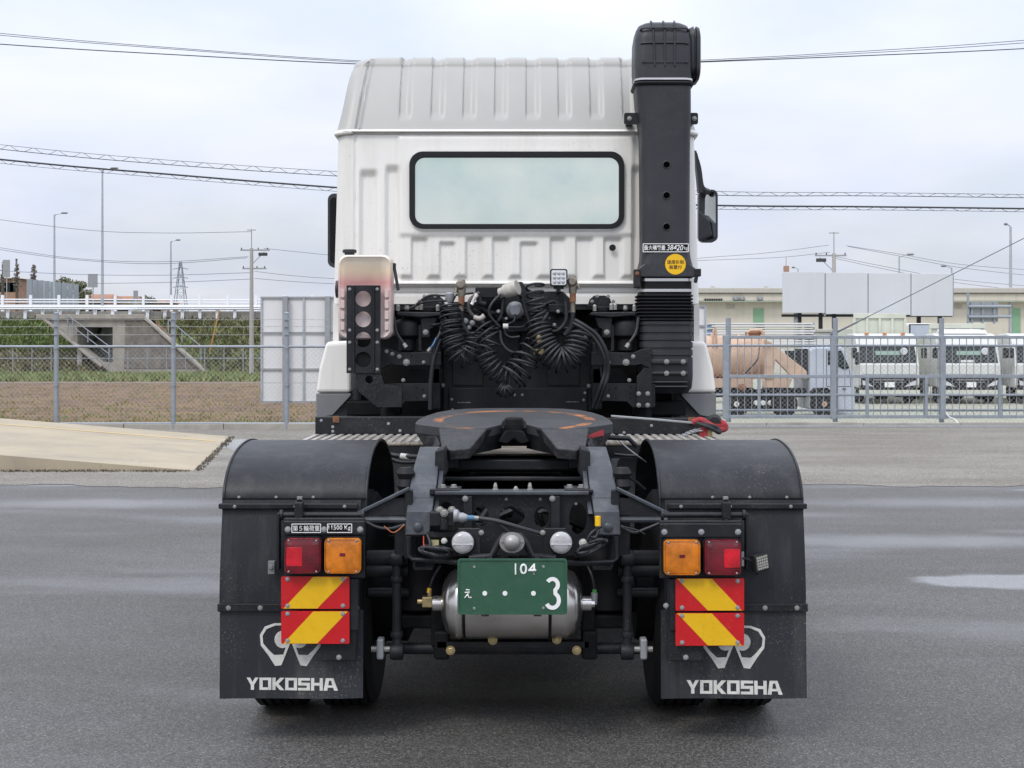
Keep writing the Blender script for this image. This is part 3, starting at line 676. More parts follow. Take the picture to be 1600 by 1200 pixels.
def spiral(label, p_main, p_low, r1, amp=.1):
    A = [Vector(p) for p in spline(ext(p_main, WY), 24)]; B = [Vector(p) for p in spline(ext(p_low, WY), 24)]
    m = MB(); m.tube(A, r1, 6); m.tube(B, .006, 5)
    Lg = [0]
    for i in range(1, len(A)): Lg.append(Lg[-1] + (A[i] - A[i - 1]).length)
    sp = []
    for i in range(len(A) - 1):
        seg = Lg[i + 1] - Lg[i]; kk = max(2, int(seg / .05))
        for j in range(kk):
            t = j / kk; a = A[i].lerp(A[i + 1], t); b = B[i].lerp(B[i + 1], t); ph = (Lg[i] + seg * t) / .62 * 2 * PI
            c_ = (a + b) / 2; u = (a - b) / 2
            sp.append(c_ + u * math.cos(ph) * 1.1 + Vector((0, .09, 0)) * math.sin(ph))
    m.tube(sp, .0055, 4)
    return tag(m.build('lashed_cable', M['darkwire']), label, 'cable')
spiral('upper spiral-lashed telephone cable crossing the sky', [(0, 233), (260, 257), (525, 275), (820, 292), (1120, 305), (1350, 306), (1600, 309)], [(0, 226), (260, 250), (525, 268), (820, 285), (1120, 299), (1350, 301), (1600, 304)], .009)
spiral('lower thick spiral-lashed cable crossing the sky behind the cab', [(0, 249), (260, 272), (525, 293), (820, 312), (1120, 321), (1350, 323), (1600, 326)], [(0, 255), (260, 278), (525, 299), (820, 318), (1120, 327), (1350, 328), (1600, 331)], .022)

def utility_pole(px, Y, top, base_z, label, flip=1):
    x = PX(px, Y); zt_ = PZ(top, Y) - base_z; r = empty('utility_pole', (x, Y, base_z), label, 'utility pole')
    m = MB(); m.tube([(0, 0, -.3), (0, 0, zt_ - 1.3)], [.2, .13], 12); m.build('pole', M['poleconc'], r, smooth=40)
    m = MB(); m.cyl((0, 0, zt_ - 1.4), (0, 0, zt_ + .2), .035, 8); m.box(-.35, .35, -.04, .04, zt_ + .1, zt_ + .16); m.build('mast', M['steelpost'], r)
    for dz, w in ((-1.45, 1.1), (-2.9, .9)):
        m = MB(); m.box(-w * (.8 if flip > 0 else 1.2), w * (1.3 if flip > 0 else .8), -.08, .08, zt_ + dz - .05, zt_ + dz + .05); o = m.build('crossarm', M['steelpost'], r)
        m = MB()
        for t in (-.75, .5, 1.2): m.lathe([(.02, 0), (.06, .04), (.04, .07), (.05, .1), (.02, .15)], (t * w * flip * .95, 0, zt_ + dz + .05), 'Z', 8)
        m.build('insulator', M['darkwire'], o)
    m = MB(); m.box(.9 * flip - .35, .9 * flip + .35, -.1, .1, zt_ - 1.9, zt_ - 1.65); m.build('switch_box', M['darkwire'], r, bevel=.04)
    m = MB(); m.tube([(0, 0, zt_ - 2.6), (1.0 * flip, 0, zt_ - 1.6)], .03, 6); m.build('strut', M['steelpost'], r)
    return r
utility_pole(393, 112, 362, -.85, 'concrete utility pole with crossarms rising from the field edge')
utility_pole(1303, 100, 367, YZ, 'concrete utility pole rising behind the blank billboard', -1)
m = MB(); m.tube([P(343, 485, 110), P(328, 548, 110)], .06, 8); tag(m.build('guy_wire_guard', pm('guard_yellow', (.42, .22, .06), .7)), 'slanting orange guy wire guard near the utility pole', 'guy guard')
def catenary(name, label, pts, Y0, Y1, r=.022, mat=None):
    n = len(pts); wire(name, label, [P(p[0], p[1], Y0 + (Y1 - Y0) * i / (n - 1)) for i, p in enumerate(pts)], r, mat or M['greywire'])
for (l, pts) in [('upper pole line running left from the utility pole', [(-120, 366), (0, 387), (120, 404), (250, 409), (388, 401)]),
                 ('slack pole line just below the upper left line', [(-120, 368), (0, 390), (120, 406), (250, 412), (386, 403)]),
                 ('straight pole line at middle height left of the utility pole', [(-100, 417), (100, 428), (250, 430), (393, 426)]),
                 ('lowest pole line left of the utility pole', [(150, 443), (270, 441), (393, 436)]),
                 ('faint high wire on the left sky', [(-100, 330), (120, 358), (250, 364), (393, 362)]),
                 ('pole line running right behind the cab from the utility pole', [(412, 388), (470, 394), (540, 400), (700, 405)]),
                 ('second pole line running right behind the cab', [(398, 424), (460, 431), (540, 436), (700, 440)]),
                 ('lowest pole line running right behind the cab', [(398, 435), (460, 440), (540, 444), (700, 448)])]:
    catenary('pole_line', l, pts, 118, 112)
for (l, pts) in [('upper pole line right of the cab to the utility pole', [(1000, 412), (1098, 403), (1200, 395), (1295, 383)]),
                 ('lower pole line right of the cab to the utility pole', [(1000, 412), (1098, 407), (1220, 402), (1297, 394)]),
                 ('upper pole line right of the billboard pole', [(1322, 384), (1400, 396), (1500, 413), (1640, 424)]),
                 ('second pole line right of the billboard pole', [(1325, 385), (1400, 399), (1500, 418), (1640, 434)]),
                 ('third pole line crossing behind the billboard', [(1306, 401), (1380, 416), (1490, 436), (1640, 450)]),
                 ('lowest pole line crossing behind the billboard', [(1306, 404), (1380, 420), (1490, 441), (1640, 458)])]:
    catenary('pole_line', l, pts, 100, 100, .018)
# stay wire with its grip, down to the tall fence post
m = MB(); a, b = Vector(P(1302, 522, 30.3)), Vector(P(1700, 322, 27)); m.tube([a, b], .009, 6)
d = (b - a).normalized(); m.tube([a + d * .1, a + d * .62], .02, 8); m.tube([a + d * .62, a + d * .9], .013, 8); m.lathe([(.03, -.05), (.07, -.03), (.07, .03), (.03, .05)], a, 'Y', 12)
tag(m.build('stay_wire', M['greywire']), 'slanting steel stay wire ending at the tall gate post', 'stay wire')

def street_lamp(px, top, Y, base, arm, label, r=.1):
    x = PX(px, Y); h = PZ(top, Y) - base; o = empty('street_lamp', (x, Y, base), label, 'street lamp', 'street lamps along the elevated road')
    m = MB(); m.tube([(0, 0, -.5), (0, 0, h * .5), (0, 0, h - .1)], [r * 1.5, r * 1.15, r * .8], 10); m.build('pole', M['steel'], o, smooth=40)
    L_ = arm * Y / F; m = MB(); m.tube(spline([(0, 0, h - .4), (L_ * .08, 0, h - .08), (L_ * .35, 0, h + .02), (L_ * .55, 0, h + .05)], 4), r * .55, 8); m.build('arm', M['steel'], o, smooth=40)
    m = MB(); hx = L_ * .5; m.loft([[(hx + L_ * .5 * t, .16 * w * math.cos(a), h + .08 + .09 * w * math.sin(a)) for a in [2 * PI * k / 8 for k in range(8)]] for t, w in ((0, .5), (.25, 1), (.8, 1), (1, .5))]); m.build('lamp_head', M['grey_plastic'], o, smooth=50)
    return o
street_lamp(85, 334, 145, RZ, 21, 'slim street lamp at far left, second tallest on the elevated road')
street_lamp(160, 264, 134, RZ, 25, 'tallest street lamp, left of the cab on the elevated road')
street_lamp(267, 376, 165, RZ, 15, 'shorter street lamp beside the distant pylon')
street_lamp(1579, 352, 96, YZ, -10, 'tall street lamp near the right edge of the picture')
street_lamp(1405, 399, 118, YZ, 23, 'street lamp rising behind the third billboard panel', .08)
street_lamp(1487, 417, 130, YZ, -17, 'street lamp behind the right end of the billboard', .08)
street_lamp(1247, 419, 150, YZ, -10, 'small street lamp above the left billboard panel', .07)

# lattice pylon far off
py_ = empty('pylon', (PX(282, 480), 480, -1.3), 'distant lattice power pylon left of the utility pole', 'pylon')
def lat(z): return 4.2 * (1 - z / 34) + .35
H_ = PZ(409, 480) + 1.3; m = MB(); zs = [H_ * k / 9 for k in range(10)]
for sx_ in (-1, 1):
    for sy_ in (-1, 1): m.tube([(sx_ * lat(z * 34 / H_) * .8, sy_ * lat(z * 34 / H_) * .8, z) for z in zs], .16, 4)
for i in range(9):
    a, b = lat(zs[i] * 34 / H_) * .8, lat(zs[i + 1] * 34 / H_) * .8
    for sy_ in (-1, 1):
        m.tube([(-a, sy_ * a, zs[i]), (b, sy_ * b, zs[i + 1])], .09, 3); m.tube([(a, sy_ * a, zs[i]), (-b, sy_ * b, zs[i + 1])], .09, 3); m.tube([(-b, sy_ * b, zs[i + 1]), (b, sy_ * b, zs[i + 1])], .08, 3)
m.build('lattice', M['galv'], py_)
for dz in (.72, .82, .92):
    m = MB(); m.tube([(-2.6, 0, H_ * dz), (0, 0, H_ * dz + .5), (2.6, 0, H_ * dz)], .14, 4); m.build('crossarm', M['galv'], py_)

# far things above the guardrail, left
nb = empty('noise_barrier', (PX(80, 160), 160, RZ), 'grey panelled noise barrier on the elevated road at far left', 'barrier')
for k in range(9):
    t = k / 9; pa, pb = 41 + 82 * t, 41 + 82 * (k + 1) / 9; ya = 158 + 14 * t
    m = MB(); m.box(PX(pa, ya) - nb.location.x + .04, PX(pb, ya) - nb.location.x - .04, ya - 160, ya - 159.85, -.6, PZ(436 + 9 * t, ya) - RZ); m.build('panel', M['galv'], nb)
for (px, py0, py1, w, Y, l) in ((145, 428, 449, 15, 150, 'back of a grey road sign left of the tallest lamp'), (10, 406, 433, 11, 170, 'tall grey sign panel among trees at far left'), (212, 454, 468, 7, 150, 'small dark post sign right of the tallest lamp')):
    r = empty('road_sign', (PX(px, Y), Y, RZ), l, 'road sign'); m = MB(); hw = w / 2 * Y / F; m.box(-hw, hw, -.04, .04, PZ(py1, Y) - RZ, PZ(py0, Y) - RZ); m.build('panel', M['steelpost'], r)
    m = MB(); m.cyl((0, .1, -.5), (0, .1, PZ(py0, Y) - RZ - .05), .06, 8); m.build('post', M['steel'], r)
def house(px0, px1, eave, ridge, base, Y, label, wall, roof):
    x0, x1 = PX(px0, Y), PX(px1, Y); r = empty('house', ((x0 + x1) / 2, Y, base), label, 'house'); w = (x1 - x0) / 2; e, t = PZ(eave, Y) - base, PZ(ridge, Y) - base
    m = MB(); m.box(-w, w, 0, 9, -1, e); m.build('wall', wall, r)
    m = MB(); m.add([(-w - .5, -.6, e - .1), (w + .5, -.6, e - .1), (w * .75, 4.5, t), (-w * .75, 4.5, t), (-w - .5, 9.6, e - .1), (w + .5, 9.6, e - .1)], [(0, 1, 2, 3), (3, 2, 5, 4), (0, 3, 4), (1, 5, 2), (0, 4, 5, 1)]); m.build('roof', roof, r)
    for k in range(3):
        m = MB(); xx = -w * .6 + w * .6 * k; m.box(xx - .6, xx + .6, -.03, .05, e - 2, e - .7); m.build('window', M['glass_dark'], r)
    return r
M['rooforange'] = pm('far_roof_tiles', (.30, .15, .085), .85, var=.2, scale=.5)
house(0, 28, 434, 431, 0, 200, 'brick-red block at the far left behind the barrier', M['brick'], M['roofgrey'])
house(122, 168, 466, 458, 0, 190, 'distant house with reddish brown roof behind the guardrail', M['brick'], M['rooforange'])
house(165, 208, 468, 461, 0, 195, 'distant low house with orange roof right of the tallest lamp', M['beige'], M['rooforange'])
house(205, 255, 471, 466, 0, 210, 'distant dull brown roof right of the other houses', M['brick'], M['rooforange'])

def tree(px, top, base, Y, wpx, label, mat, n=900, conifer=False):
    x = PX(px, Y); z0 = PZ(base, Y); h = PZ(top, Y) - z0; w = wpx / 2 * Y / F; r = empty('tree', (x, Y, z0), label, 'tree', 'distant trees left of the road')
    m = MB(); m.tube([(0, 0, -4), (.05, 0, h * .5), (0, .05, h * .93)], [.22, .14, .04], 7)
    for k in range(12):
        a = random.uniform(0, 2 * PI); z = h * random.uniform(.2, .8); l = w * random.uniform(.4, .8) * (1 - .6 * z / h if conifer else 1); m.tube([(0, 0, z), (l * .5 * math.cos(a), l * .5 * math.sin(a), z + l * .3), (l * math.cos(a), l * math.sin(a), z + l * .5)], [.07, .05, .02], 4)
    m.build('trunk', M['bark'], r)
    m = MB(); cl = []
    for k in range(46 if conifer else 16):
        if conifer: z = random.uniform(.05, .98); rr = (1 - z) * w * random.uniform(.2, 1)
        else: z = random.uniform(.2, .85); rr = w * random.uniform(.2, .85) * (1 - abs(z - .5) * .9)
        a = random.uniform(0, 2 * PI); cl.append((rr * math.cos(a), rr * math.sin(a), z * h, w * random.uniform(.10, .2) if conifer else w * random.uniform(.18, .38)))
    for k in range(n):
        c_ = random.choice(cl); d = Vector((random.gauss(0, 1), random.gauss(0, 1), random.gauss(0, .8))).normalized() * c_[3] * random.random() ** .4; p = Vector(c_[:3]) + d
        s_ = random.uniform(.06, .14) if conifer else random.uniform(.10, .22); u = Vector((random.uniform(-1, 1), random.uniform(-1, 1), random.uniform(-.6, .6))).normalized(); v = u.orthogonal().normalized()
        m.add([p - u * s_, p + v * s_ * .6, p + u * s_, p - v * s_ * .6], [(0, 1, 2, 3)])
    m.build('crown', mat, r); return r
random.seed(5)
tree(26, 404, 452, 178, 17, 'tall thin bare conifer at far left beside the grey sign panel', M['leaf2'], 900, True)
tree(53, 411, 452, 182, 24, 'short grey-brown conifer left of the noise barrier', M['leaf2'], 1500, True)
tree(4, 409, 452, 180, 12, 'thin conifer at the very left edge of the picture', M['leaf2'], 700, True)
tree(96, 431, 472, 182, 44, 'round olive tree rising behind the noise barrier', M['leaf'], 1300)
tree(124, 436, 472, 180, 46, 'round olive tree at the right end of the noise barrier', M['leaf'], 1400)
tree(232, 463, 480, 190, 34, 'low grey-green shrub tree right of the distant roofs', M['leaf'], 500)

# warehouse on the right
WHY = 96.0
wh = empty('warehouse', (PX(1380, WHY), WHY, YZ), 'long low beige warehouse with grey fascia and green doors', 'warehouse')
ox = wh.location.x
def wq(px): return PX(px, WHY) - ox
def wz(py): return PZ(py, WHY) - YZ
m = MB(); m.box(wq(1030), wq(1700), 0, 26, -.3, wz(472)); m.build('wall', M['beige'], wh)
m = MB(); m.box(wq(1026), wq(1704), -.5, 26, wz(471), wz(459)); m.build('fascia', M['beige'], wh, bevel=.05)
m = MB(); m.box(wq(1024), wq(1706), -.7, 26.4, wz(459) + .02, wz(450)); rf = m.build('roof', M['roofgrey'], wh, bevel=.06)
m = MB(); m.box(wq(1024), wq(1706), -.78, -.52, wz(472.3), wz(471)); m.build('gutter', pm('gutter_grey_green', (.30, .35, .29), .6), wh)
for px in (1177, 1578): m = MB(); m.box(wq(px), wq(px + 16), -.06, .05, 0, wz(482)); m.build('door', M['green_door'], wh)
for k in range(8): m = MB(); m.box(wq(1099 + k * 3.6), wq(1101.4 + k * 3.6), -.62, -.4, wz(470), wz(467)); m.build('vent', M['glass_dark'], wh)
for px in (1135, 1490, 1530): m = MB(); m.box(wq(px), wq(px + 13), -.05, .05, wz(482), wz(476)); m.build('louvre', M['roofgrey'], wh)
for px in (1147, 1185, 1157): m = MB(); m.lathe([(.16, 0), (.2, -.15), (.1, -.3)], (wq(px), -.5, wz(467)), 'Y', 10); m.build('vent_hood', M['steelpost'], wh)
for px in (1199, 1115): m = MB(); m.box(wq(px) - .12, wq(px) + .12, .3, .6, wz(451), wz(447)); m.build('roof_vent', M['roofgrey'], rf)
m = MB(); m.box(PX(1224, 97), PX(1231, 97), 96.5, 97, 5.6, PZ(416, 97)); m.cyl((PX(1227, 97), 96.7, 6), (PX(1227, 97), 96.7, PZ(402, 97)), .02, 5)
o = m.build('chimney', M['brick'], rf); o.matrix_parent_inverse = Matrix.Translation(-wh.location)
r = empty('road_sign', (PX(1536, 84), 84, YZ), 'back of a large grey road sign frame near the right lamp', 'road sign')
f_ = lambda px: PX(px, 84) - r.location.x; z_ = lambda py: PZ(py, 84) - YZ
for k in range(2):
    m = MB(); m.box(f_(1512 + 24 * k) + .02, f_(1536 + 24 * k) - .02, 0, .06, z_(503), z_(472)); m.build('panel', M['steelpost'], r)
for px in (1512, 1518, 1535, 1553): m = MB(); m.box(f_(px) - .06, f_(px) + .06, -.1, 0, z_(506) if px > 1512 else -.2, z_(472) if px > 1512 else z_(456)); m.build('rib', M['galv'], r)
for py in (479, 495): m = MB(); m.tube([(f_(1512), -.15, z_(py)), (f_(1578), -.15, z_(py))], .09, 8); m.build('bracket_arm', M['galv'], r)

# ================================================================== PARKED VEHICLES BEHIND THE GATE
def wheel(parent, x, y, r, w, rim, name='wheel', axis='X'):
    m = MB(); m.lathe([(r * .62, -w / 2), (r * .9, -w / 2), (r * .98, -w * .4), (r, -w * .2), (r, w * .2), (r * .98, w * .4), (r * .9, w / 2), (r * .62, w / 2)], (x, y, r), axis, 24)
    t = m.build(name, M['rubber'], parent, smooth=35)
    m = MB(); m.lathe([(r * .62, -w * .46), (r * .56, -w * .46), (r * .5, -w * .2), (r * .22, -w * .1), (r * .2, -w * .5), (r * .05, -w * .52), (r * .05, w * .5), (r * .6, w * .4)], (x, y, r), axis, 20)
    m.build('rim', rim, t, smooth=35); return t
def tipper(px, label, boxtop, bx0, bx1):
    Y = 46.5; r = empty('tipper_truck', (PX(px, Y), Y, YZ), label, 'truck', 'white tippers parked in a row'); W = 1.0
    prof = [(.10, .52), (.0, .62), (.0, 1.25), (.06, 1.36), (.30, 1.95), (.40, 2.14), (.62, 2.27), (.9, 2.31), (1.65, 2.29), (1.7, 2.2), (1.7, .6)]
    m = MB(); m.plate(prof, -W, W, ax='X'); cab = m.build('cab', M['white2'], r, bevel=.09, seg=3)
    def slab(name, pts, mat, d=.012, par=cab): m = MB(); m.hexa([(x, y - d, z) for x, y, z in pts], [(x, y + .03, z) for x, y, z in pts]); return m.build(name, mat, par)
    slab('windscreen', [(-.93, .055, 1.335), (.93, .055, 1.335), (.90, .30, 1.93), (-.90, .30, 1.93)], M['glass_dark'])
    slab('sun_visor', [(-.40, .16, 1.60), (.40, .16, 1.60), (.40, .285, 1.86), (-.40, .285, 1.86)], pm('green_tint_band', (.20, .30, .24), .1), .017)
    m = MB(); m.lathe([(.10, 0), (.12, .01), (.10, .02)], (.52, .10, 1.72), 'Y', 16); m.build('round_mirror', M['lens_clear'], cab)
    slab('front_panel', [(-.86, -.01, .98), (.86, -.01, .98), (.93, -.01, 1.28), (-.93, -.01, 1.28)], M['white2'], .02)
    slab('grille', [(-.92, -.0, .42), (.92, -.0, .42), (.92, -.0, .95), (-.92, -.0, .95)], M['black'], .02)
    for k in range(3): slab('grille_bar', [(-.48, -.025, .70 + .08 * k), (.48, -.025, .70 + .08 * k), (.50, -.025, .72 + .08 * k), (-.50, -.025, .72 + .08 * k)], M['chrome'] if k == 1 else M['grey_plastic'], .012)
    for s_ in (-1, 1):
        slab('headlight', [(s_ * .50, -.03, .56), (s_ * .86, -.03, .62), (s_ * .88, -.03, .78), (s_ * .72, -.03, .72)], M['lens_clear'], .02)
        slab('indicator', [(s_ * .95, .02, .9), (s_ * .995, .06, .9), (s_ * .995, .06, 1.2), (s_ * .95, .02, 1.2)], M['grey_plastic'], .01)
        m = MB(); m.plate(rrect(s_ * 1.14, 1.66, .17, .34, .05), -.06, .04); m.build('mirror', M['black'], cab)
        m = MB(); m.tube([(s_ * .98, .2, 1.95), (s_ * 1.12, .02, 1.92), (s_ * 1.14, .0, 1.82)], .014, 6); m.build('mirror_arm', M['black'], cab)
    slab('bumper', [(-.99, -.04, .30), (.99, -.04, .30), (.99, -.04, .46), (-.99, -.04, .46)], M['creambox'], .05)
    m = MB(); m.box(-.165, .165, -.105, -.092, .55, .72); m.build('number_plate', M['plate_white'], cab)
    m = MB()
    for s_ in (-.5, .2): m.tube([(s_, .03, 1.33), (s_ + .45, .09, 1.45)], .012, 5)
    m.build('wiper', M['black'], cab)
    m = MB(); m.box(-.38, .38, .6, 5.4, .55, .75); m.build('chassis', M['black'], r)
    for s_ in (-1, 1):
        wheel(r, s_ * .82, .75, .40, .22, M['white2']); wheel(r, s_ * .78, 4.1, .40, .42, M['white2'])
    b0, b1 = PX(bx0, 48.4) - r.location.x, PX(bx1, 48.4) - r.location.x; bz = PZ(boxtop, 48.4) - YZ
    m = MB(); m.box(b0, b1, 1.85, 1.93, .95, bz); m.box(b0, b0 + .06, 1.9, 5.2, .95, bz - .5); m.box(b1 - .06, b1, 1.9, 5.2, .95, bz - .5); m.box(b0, b1, 1.9, 5.2, .9, .98); bd = m.build('tipper_body', M['creambox'], r, bevel=.015)
    m = MB(); m.box(b0 - .03, b1 + .03, 1.78, 1.86, bz - .16, bz + .01); m.build('top_rail', M['creambox'], bd, bevel=.01)
    for k in range(5):
        x = b0 + (b1 - b0) * (k + .0) / 4; m = MB(); m.box(x - .04, x + .04, 1.79, 1.86, .98, bz - .16); m.build('stiffener', M['creambox'], bd)
    return r
def roof_bits(t, kind):
    cab_ = [c for c in t.children if c.name.startswith('cab')][0]
    if kind == 0:
        for x in (-.6, 0, .6): m = MB(); m.box(x - .07, x + .07, .52, .6, 2.27, 2.33); m.build('marker_lamp', M['lens_amber'], cab_, bevel=.015)
    else:
        m = MB(); m.hexa([(-.8, .62, 2.30), (.8, .62, 2.30), (.75, 1.3, 2.31), (-.75, 1.3, 2.31)], [(-.78, .85, 2.42), (.78, .85, 2.42), (.7, 1.3, 2.46), (-.7, 1.3, 2.46)]); m.build('roof_deflector', M['white2'], cab_, bevel=.03)
        m = MB(); m.box(-.3, .15, .035, .05, 1.36, 1.44); m.build('dash_paper', M['panel'], cab_)
t1_ = tipper(1389, 'white tipper truck with the tallest cream body, left in the row', 490, 1334, 1413)
t2_ = tipper(1516, 'white tipper truck with lower cream body, middle of the row', 506, 1452, 1537)
tipper(1634, 'white tipper truck cut off by the right picture edge', 530, 1580, 1665)

roof_bits(t1_, 0); roof_bits(t2_, 1)
# vacuum tank truck seen from its right-hand side, nose to the right
VY = 38.0
vt = empty('vacuum_truck', (PX(1225, VY), VY, YZ), 'vacuum tank truck with pale orange tank and blue-grey cab behind the gate', 'truck')
vx = lambda px: PX(px, VY) - vt.location.x
vz = lambda py: PZ(py, VY) - YZ
m = MB(); zc = (vz(524) + vz(594)) / 2; R_ = (vz(524) - vz(594)) / 2
m.lathe([(R_ * .3, vx(1060)), (R_ * .8, vx(1064)), (R_ * .97, vx(1072)), (R_, vx(1080)), (R_, vx(1196)), (R_ * .95, vx(1203)), (R_ * .7, vx(1210)), (R_ * .3, vx(1213))], (0, 1.0, zc), 'X', 40)
tk = m.build('tank', M['tank_orange'], vt, smooth=40)
for px in (1118, 1160, 1196):
    m = MB(); m.lathe([(R_ + .035, vx(px)), (R_ + .035, vx(px + 3))], (0, 1.0, zc), 'X', 40); m.build('band', M['tank_orange'], tk)
m = MB(); x = vx(1188); m.tube(spline([(x - .18, .9, vz(529)), (x - .16, .9, vz(518)), (x, .9, vz(516)), (x + .2, .9, vz(518)), (x + .25, .9, vz(540))], 5), .05, 8); m.build('pipe_bend', M['tank_orange'], tk, smooth=40)
m = MB(); m.lathe([(.2, -.02), (.22, .08), (.1, .14)], (vx(1186), 1.0, vz(524)), 'Z', 16); m.build('hatch', M['rust'], tk, smooth=40)
m = MB(); m.plate([(vx(1196), vz(530)), (vx(1206), vz(535)), (vx(1262), vz(580)), (vx(1262), vz(592)), (vx(1241), vz(592)), (vx(1213), vz(562)), (vx(1208), vz(592)), (vx(1196), vz(592))], .1, .32); m.build('arm_frame', M['tank_orange'], vt, bevel=.02)
m = MB(); m.plate([(vx(1108), vz(592)), (vx(1240), vz(592)), (vx(1234), vz(606)), (vx(1108), vz(606))], .15, 1.8); m.build('subframe', M['tank_orange'], vt, bevel=.02)
m = MB(); m.box(vx(1060), vx(1330), .6, 1.4, vz(622), vz(608)); m.build('chassis', M['black'], vt)
m = MB(); m.box(vx(1170), vx(1245), .1, .5, vz(640), vz(607)); m.build('tool_box', M['black2'], vt, bevel=.02)
for k in range(3):
    m = MB(); m.lathe([(.05, 0), (.075, -.03), (.05, -.1)], (vx(1182 + 11 * k), .1, vz(630)), 'Y', 14); m.build('hose_cap', M['white2'], vt, smooth=40)
m = MB(); m.plate(rrect((vx(1177) + vx(1191)) / 2, (vz(593) + vz(608)) / 2, .24, .26, .05), .0, .16); m.build('water_can', M['creambox'], vt, bevel=.02)
m = MB(); m.lathe([(.11, 0), (.11, -.12), (.06, -.16)], (vx(1160), .15, vz(606)), 'Y', 16); m.build('hose_reel', M['rust'], vt)
cp = [(1266, 548), (1270, 543), (1316, 542), (1322, 546), (1329, 576), (1336, 584), (1337, 646), (1322, 648), (1266, 640)]
m = MB(); m.plate([(vx(a), vz(b)) for a, b in cp], .05, 1.75, [circ(vx(1286), vz(641), .34, n=16)] if False else ()); cab = m.build('cab', M['palecab'], vt, bevel=.05, seg=3)
m = MB(); m.plate([(vx(a), vz(b)) for a, b in ((1294, 548), (1315, 548), (1328, 575), (1320, 578), (1306, 571), (1294, 570))], .035, .06); m.build('side_window', M['glass_dark'], cab)
m = MB(); m.plate([(vx(a), vz(b)) for a, b in ((1254, 545), (1266, 545), (1266, 588), (1254, 588))], .3, 1.2); m.build('cab_guard', M['black'], vt)
m = MB(); m.plate([(vx(a), vz(b)) for a, b in ((1237, 548), (1252, 548), (1252, 566), (1237, 566))], .4, 1.0); m.build('pump_box', M['glass_dark'], vt)
m = MB(); m.plate([(vx(a), vz(b)) for a, b in ((1266, 612), (1272, 606), (1294, 606), (1302, 614), (1304, 640), (1298, 640), (1294, 622), (1276, 620), (1268, 634))], .02, .25); m.build('wheel_arch', M['black2'], cab)
m = MB(); 
for a, b in (((1292, 546), (1292, 604)), ((1292, 604), (1312, 604)), ((1328, 578), (1330, 604)), ((1312, 604), (1330, 604))): m.tube([(vx(a[0]), .048, vz(a[1])), (vx(b[0]), .048, vz(b[1]))], .008, 5)
m.build('door_seam', M['black'], cab)
m = MB(); m.box(vx(1317), vx(1322), .02, .06, vz(609), vz(607)); m.build('door_handle', M['black'], cab)
m = MB(); m.plate(rrect(vx(1339), vz(560), .12, .34, .04), -.12, -.02); m.build('mirror', M['black'], cab)
for px, rim in ((1287, M['tank_orange']), (1150, M['white2']), (1225, M['black'])):
    wheel(vt, vx(px), 0, .36, .22, rim, axis='Y').location = (0, 0, 0)
m = MB()
for px, a, b in ((1116, 505, 545),): m.tube(spline([(vx(1114), .0, vz(545)), (vx(1115), .0, vz(520)), (vx(1118), 0, vz(513)), (vx(1120), .0, vz(545))], 5), .03, 8)
m.build('ladder', M['tank_orange'], vt)
m = MB(); m.tube(spline([(vx(1187), .05, vz(540)), (vx(1184), -.02, vz(560)), (vx(1172), -.05, vz(575)), (vx(1160), 0, vz(588))], 6), .02, 6); m.build('hose', M['hose'], vt)

# stack of pale corrugated sheets behind the tank truck
KY = 47.0
kx = lambda px: PX(px, KY); kz = lambda py: PZ(py, KY)
st = empty('panel_stack', (kx(1190), KY, YZ), 'tall stack of pale corrugated steel sheets behind the tank truck', 'sheet stack')
for k in range(15):
    m = MB(); z = kz(560) - YZ + (kz(503) - kz(560)) * k / 15; d = random.uniform(-.06, .06)
    m.box(kx(1112) - st.location.x + d, kx(1272) - st.location.x + d, random.uniform(-.03, .03), 1.2, z, z + .052); m.build('sheet', M['panel'] if k % 4 else M['creambox'], st)
for px in (1112, 1190, 1268):
    m = MB(); m.box(kx(px) - st.location.x, kx(px + 7) - st.location.x, .25, 1.2, 0, kz(504) - YZ); m.build('support', M['galv'] if px > 1112 else pm('blue_rack', (.12, .25, .5), .5), st)
hu = empty('site_hut', (PX(1306, 52), 52, YZ), 'low pale site hut between sheet stack and first tipper', 'hut'); hz = PZ(514, 52) - YZ
m = MB(); m.box(-.66, .66, 0, 3, 0, hz - .12); m.build('wall', M['panel'], hu, bevel=.03)
m = MB(); m.box(-.74, .74, -.1, 3.1, hz - .12, hz); m.build('roof', M['roofgrey'], hu, bevel=.02)
m = MB(); m.box(-.5, .1, -.02, .04, 1.1, 1.8); m.build('window', M['glass_dark'], hu)
m = MB(); m.box(.2, .58, -.02, .04, .05, 1.9); m.build('door', M['roofgrey'], hu)
r = empty('box_van', (PX(1432, 52), 52, YZ), 'small white and pale blue van body between the tippers', 'van')
m = MB(); m.box(-.62, .62, 0, 3.5, .4, PZ(505, 52) - YZ); m.build('body', M['white2'], r, bevel=.08, seg=3)
m = MB(); m.box(-.22, .56, -.02, .03, PZ(525, 52) - YZ, PZ(508, 52) - YZ); m.build('window', M['palecab'], r)
m = MB(); m.box(-.27, .61, -.012, .02, PZ(527, 52) - YZ, PZ(506.5, 52) - YZ); m.build('window_frame', M['black'], r)
for s_ in (-.5, .5): wheel(r, s_, .8, .3, .18, M['white2'])

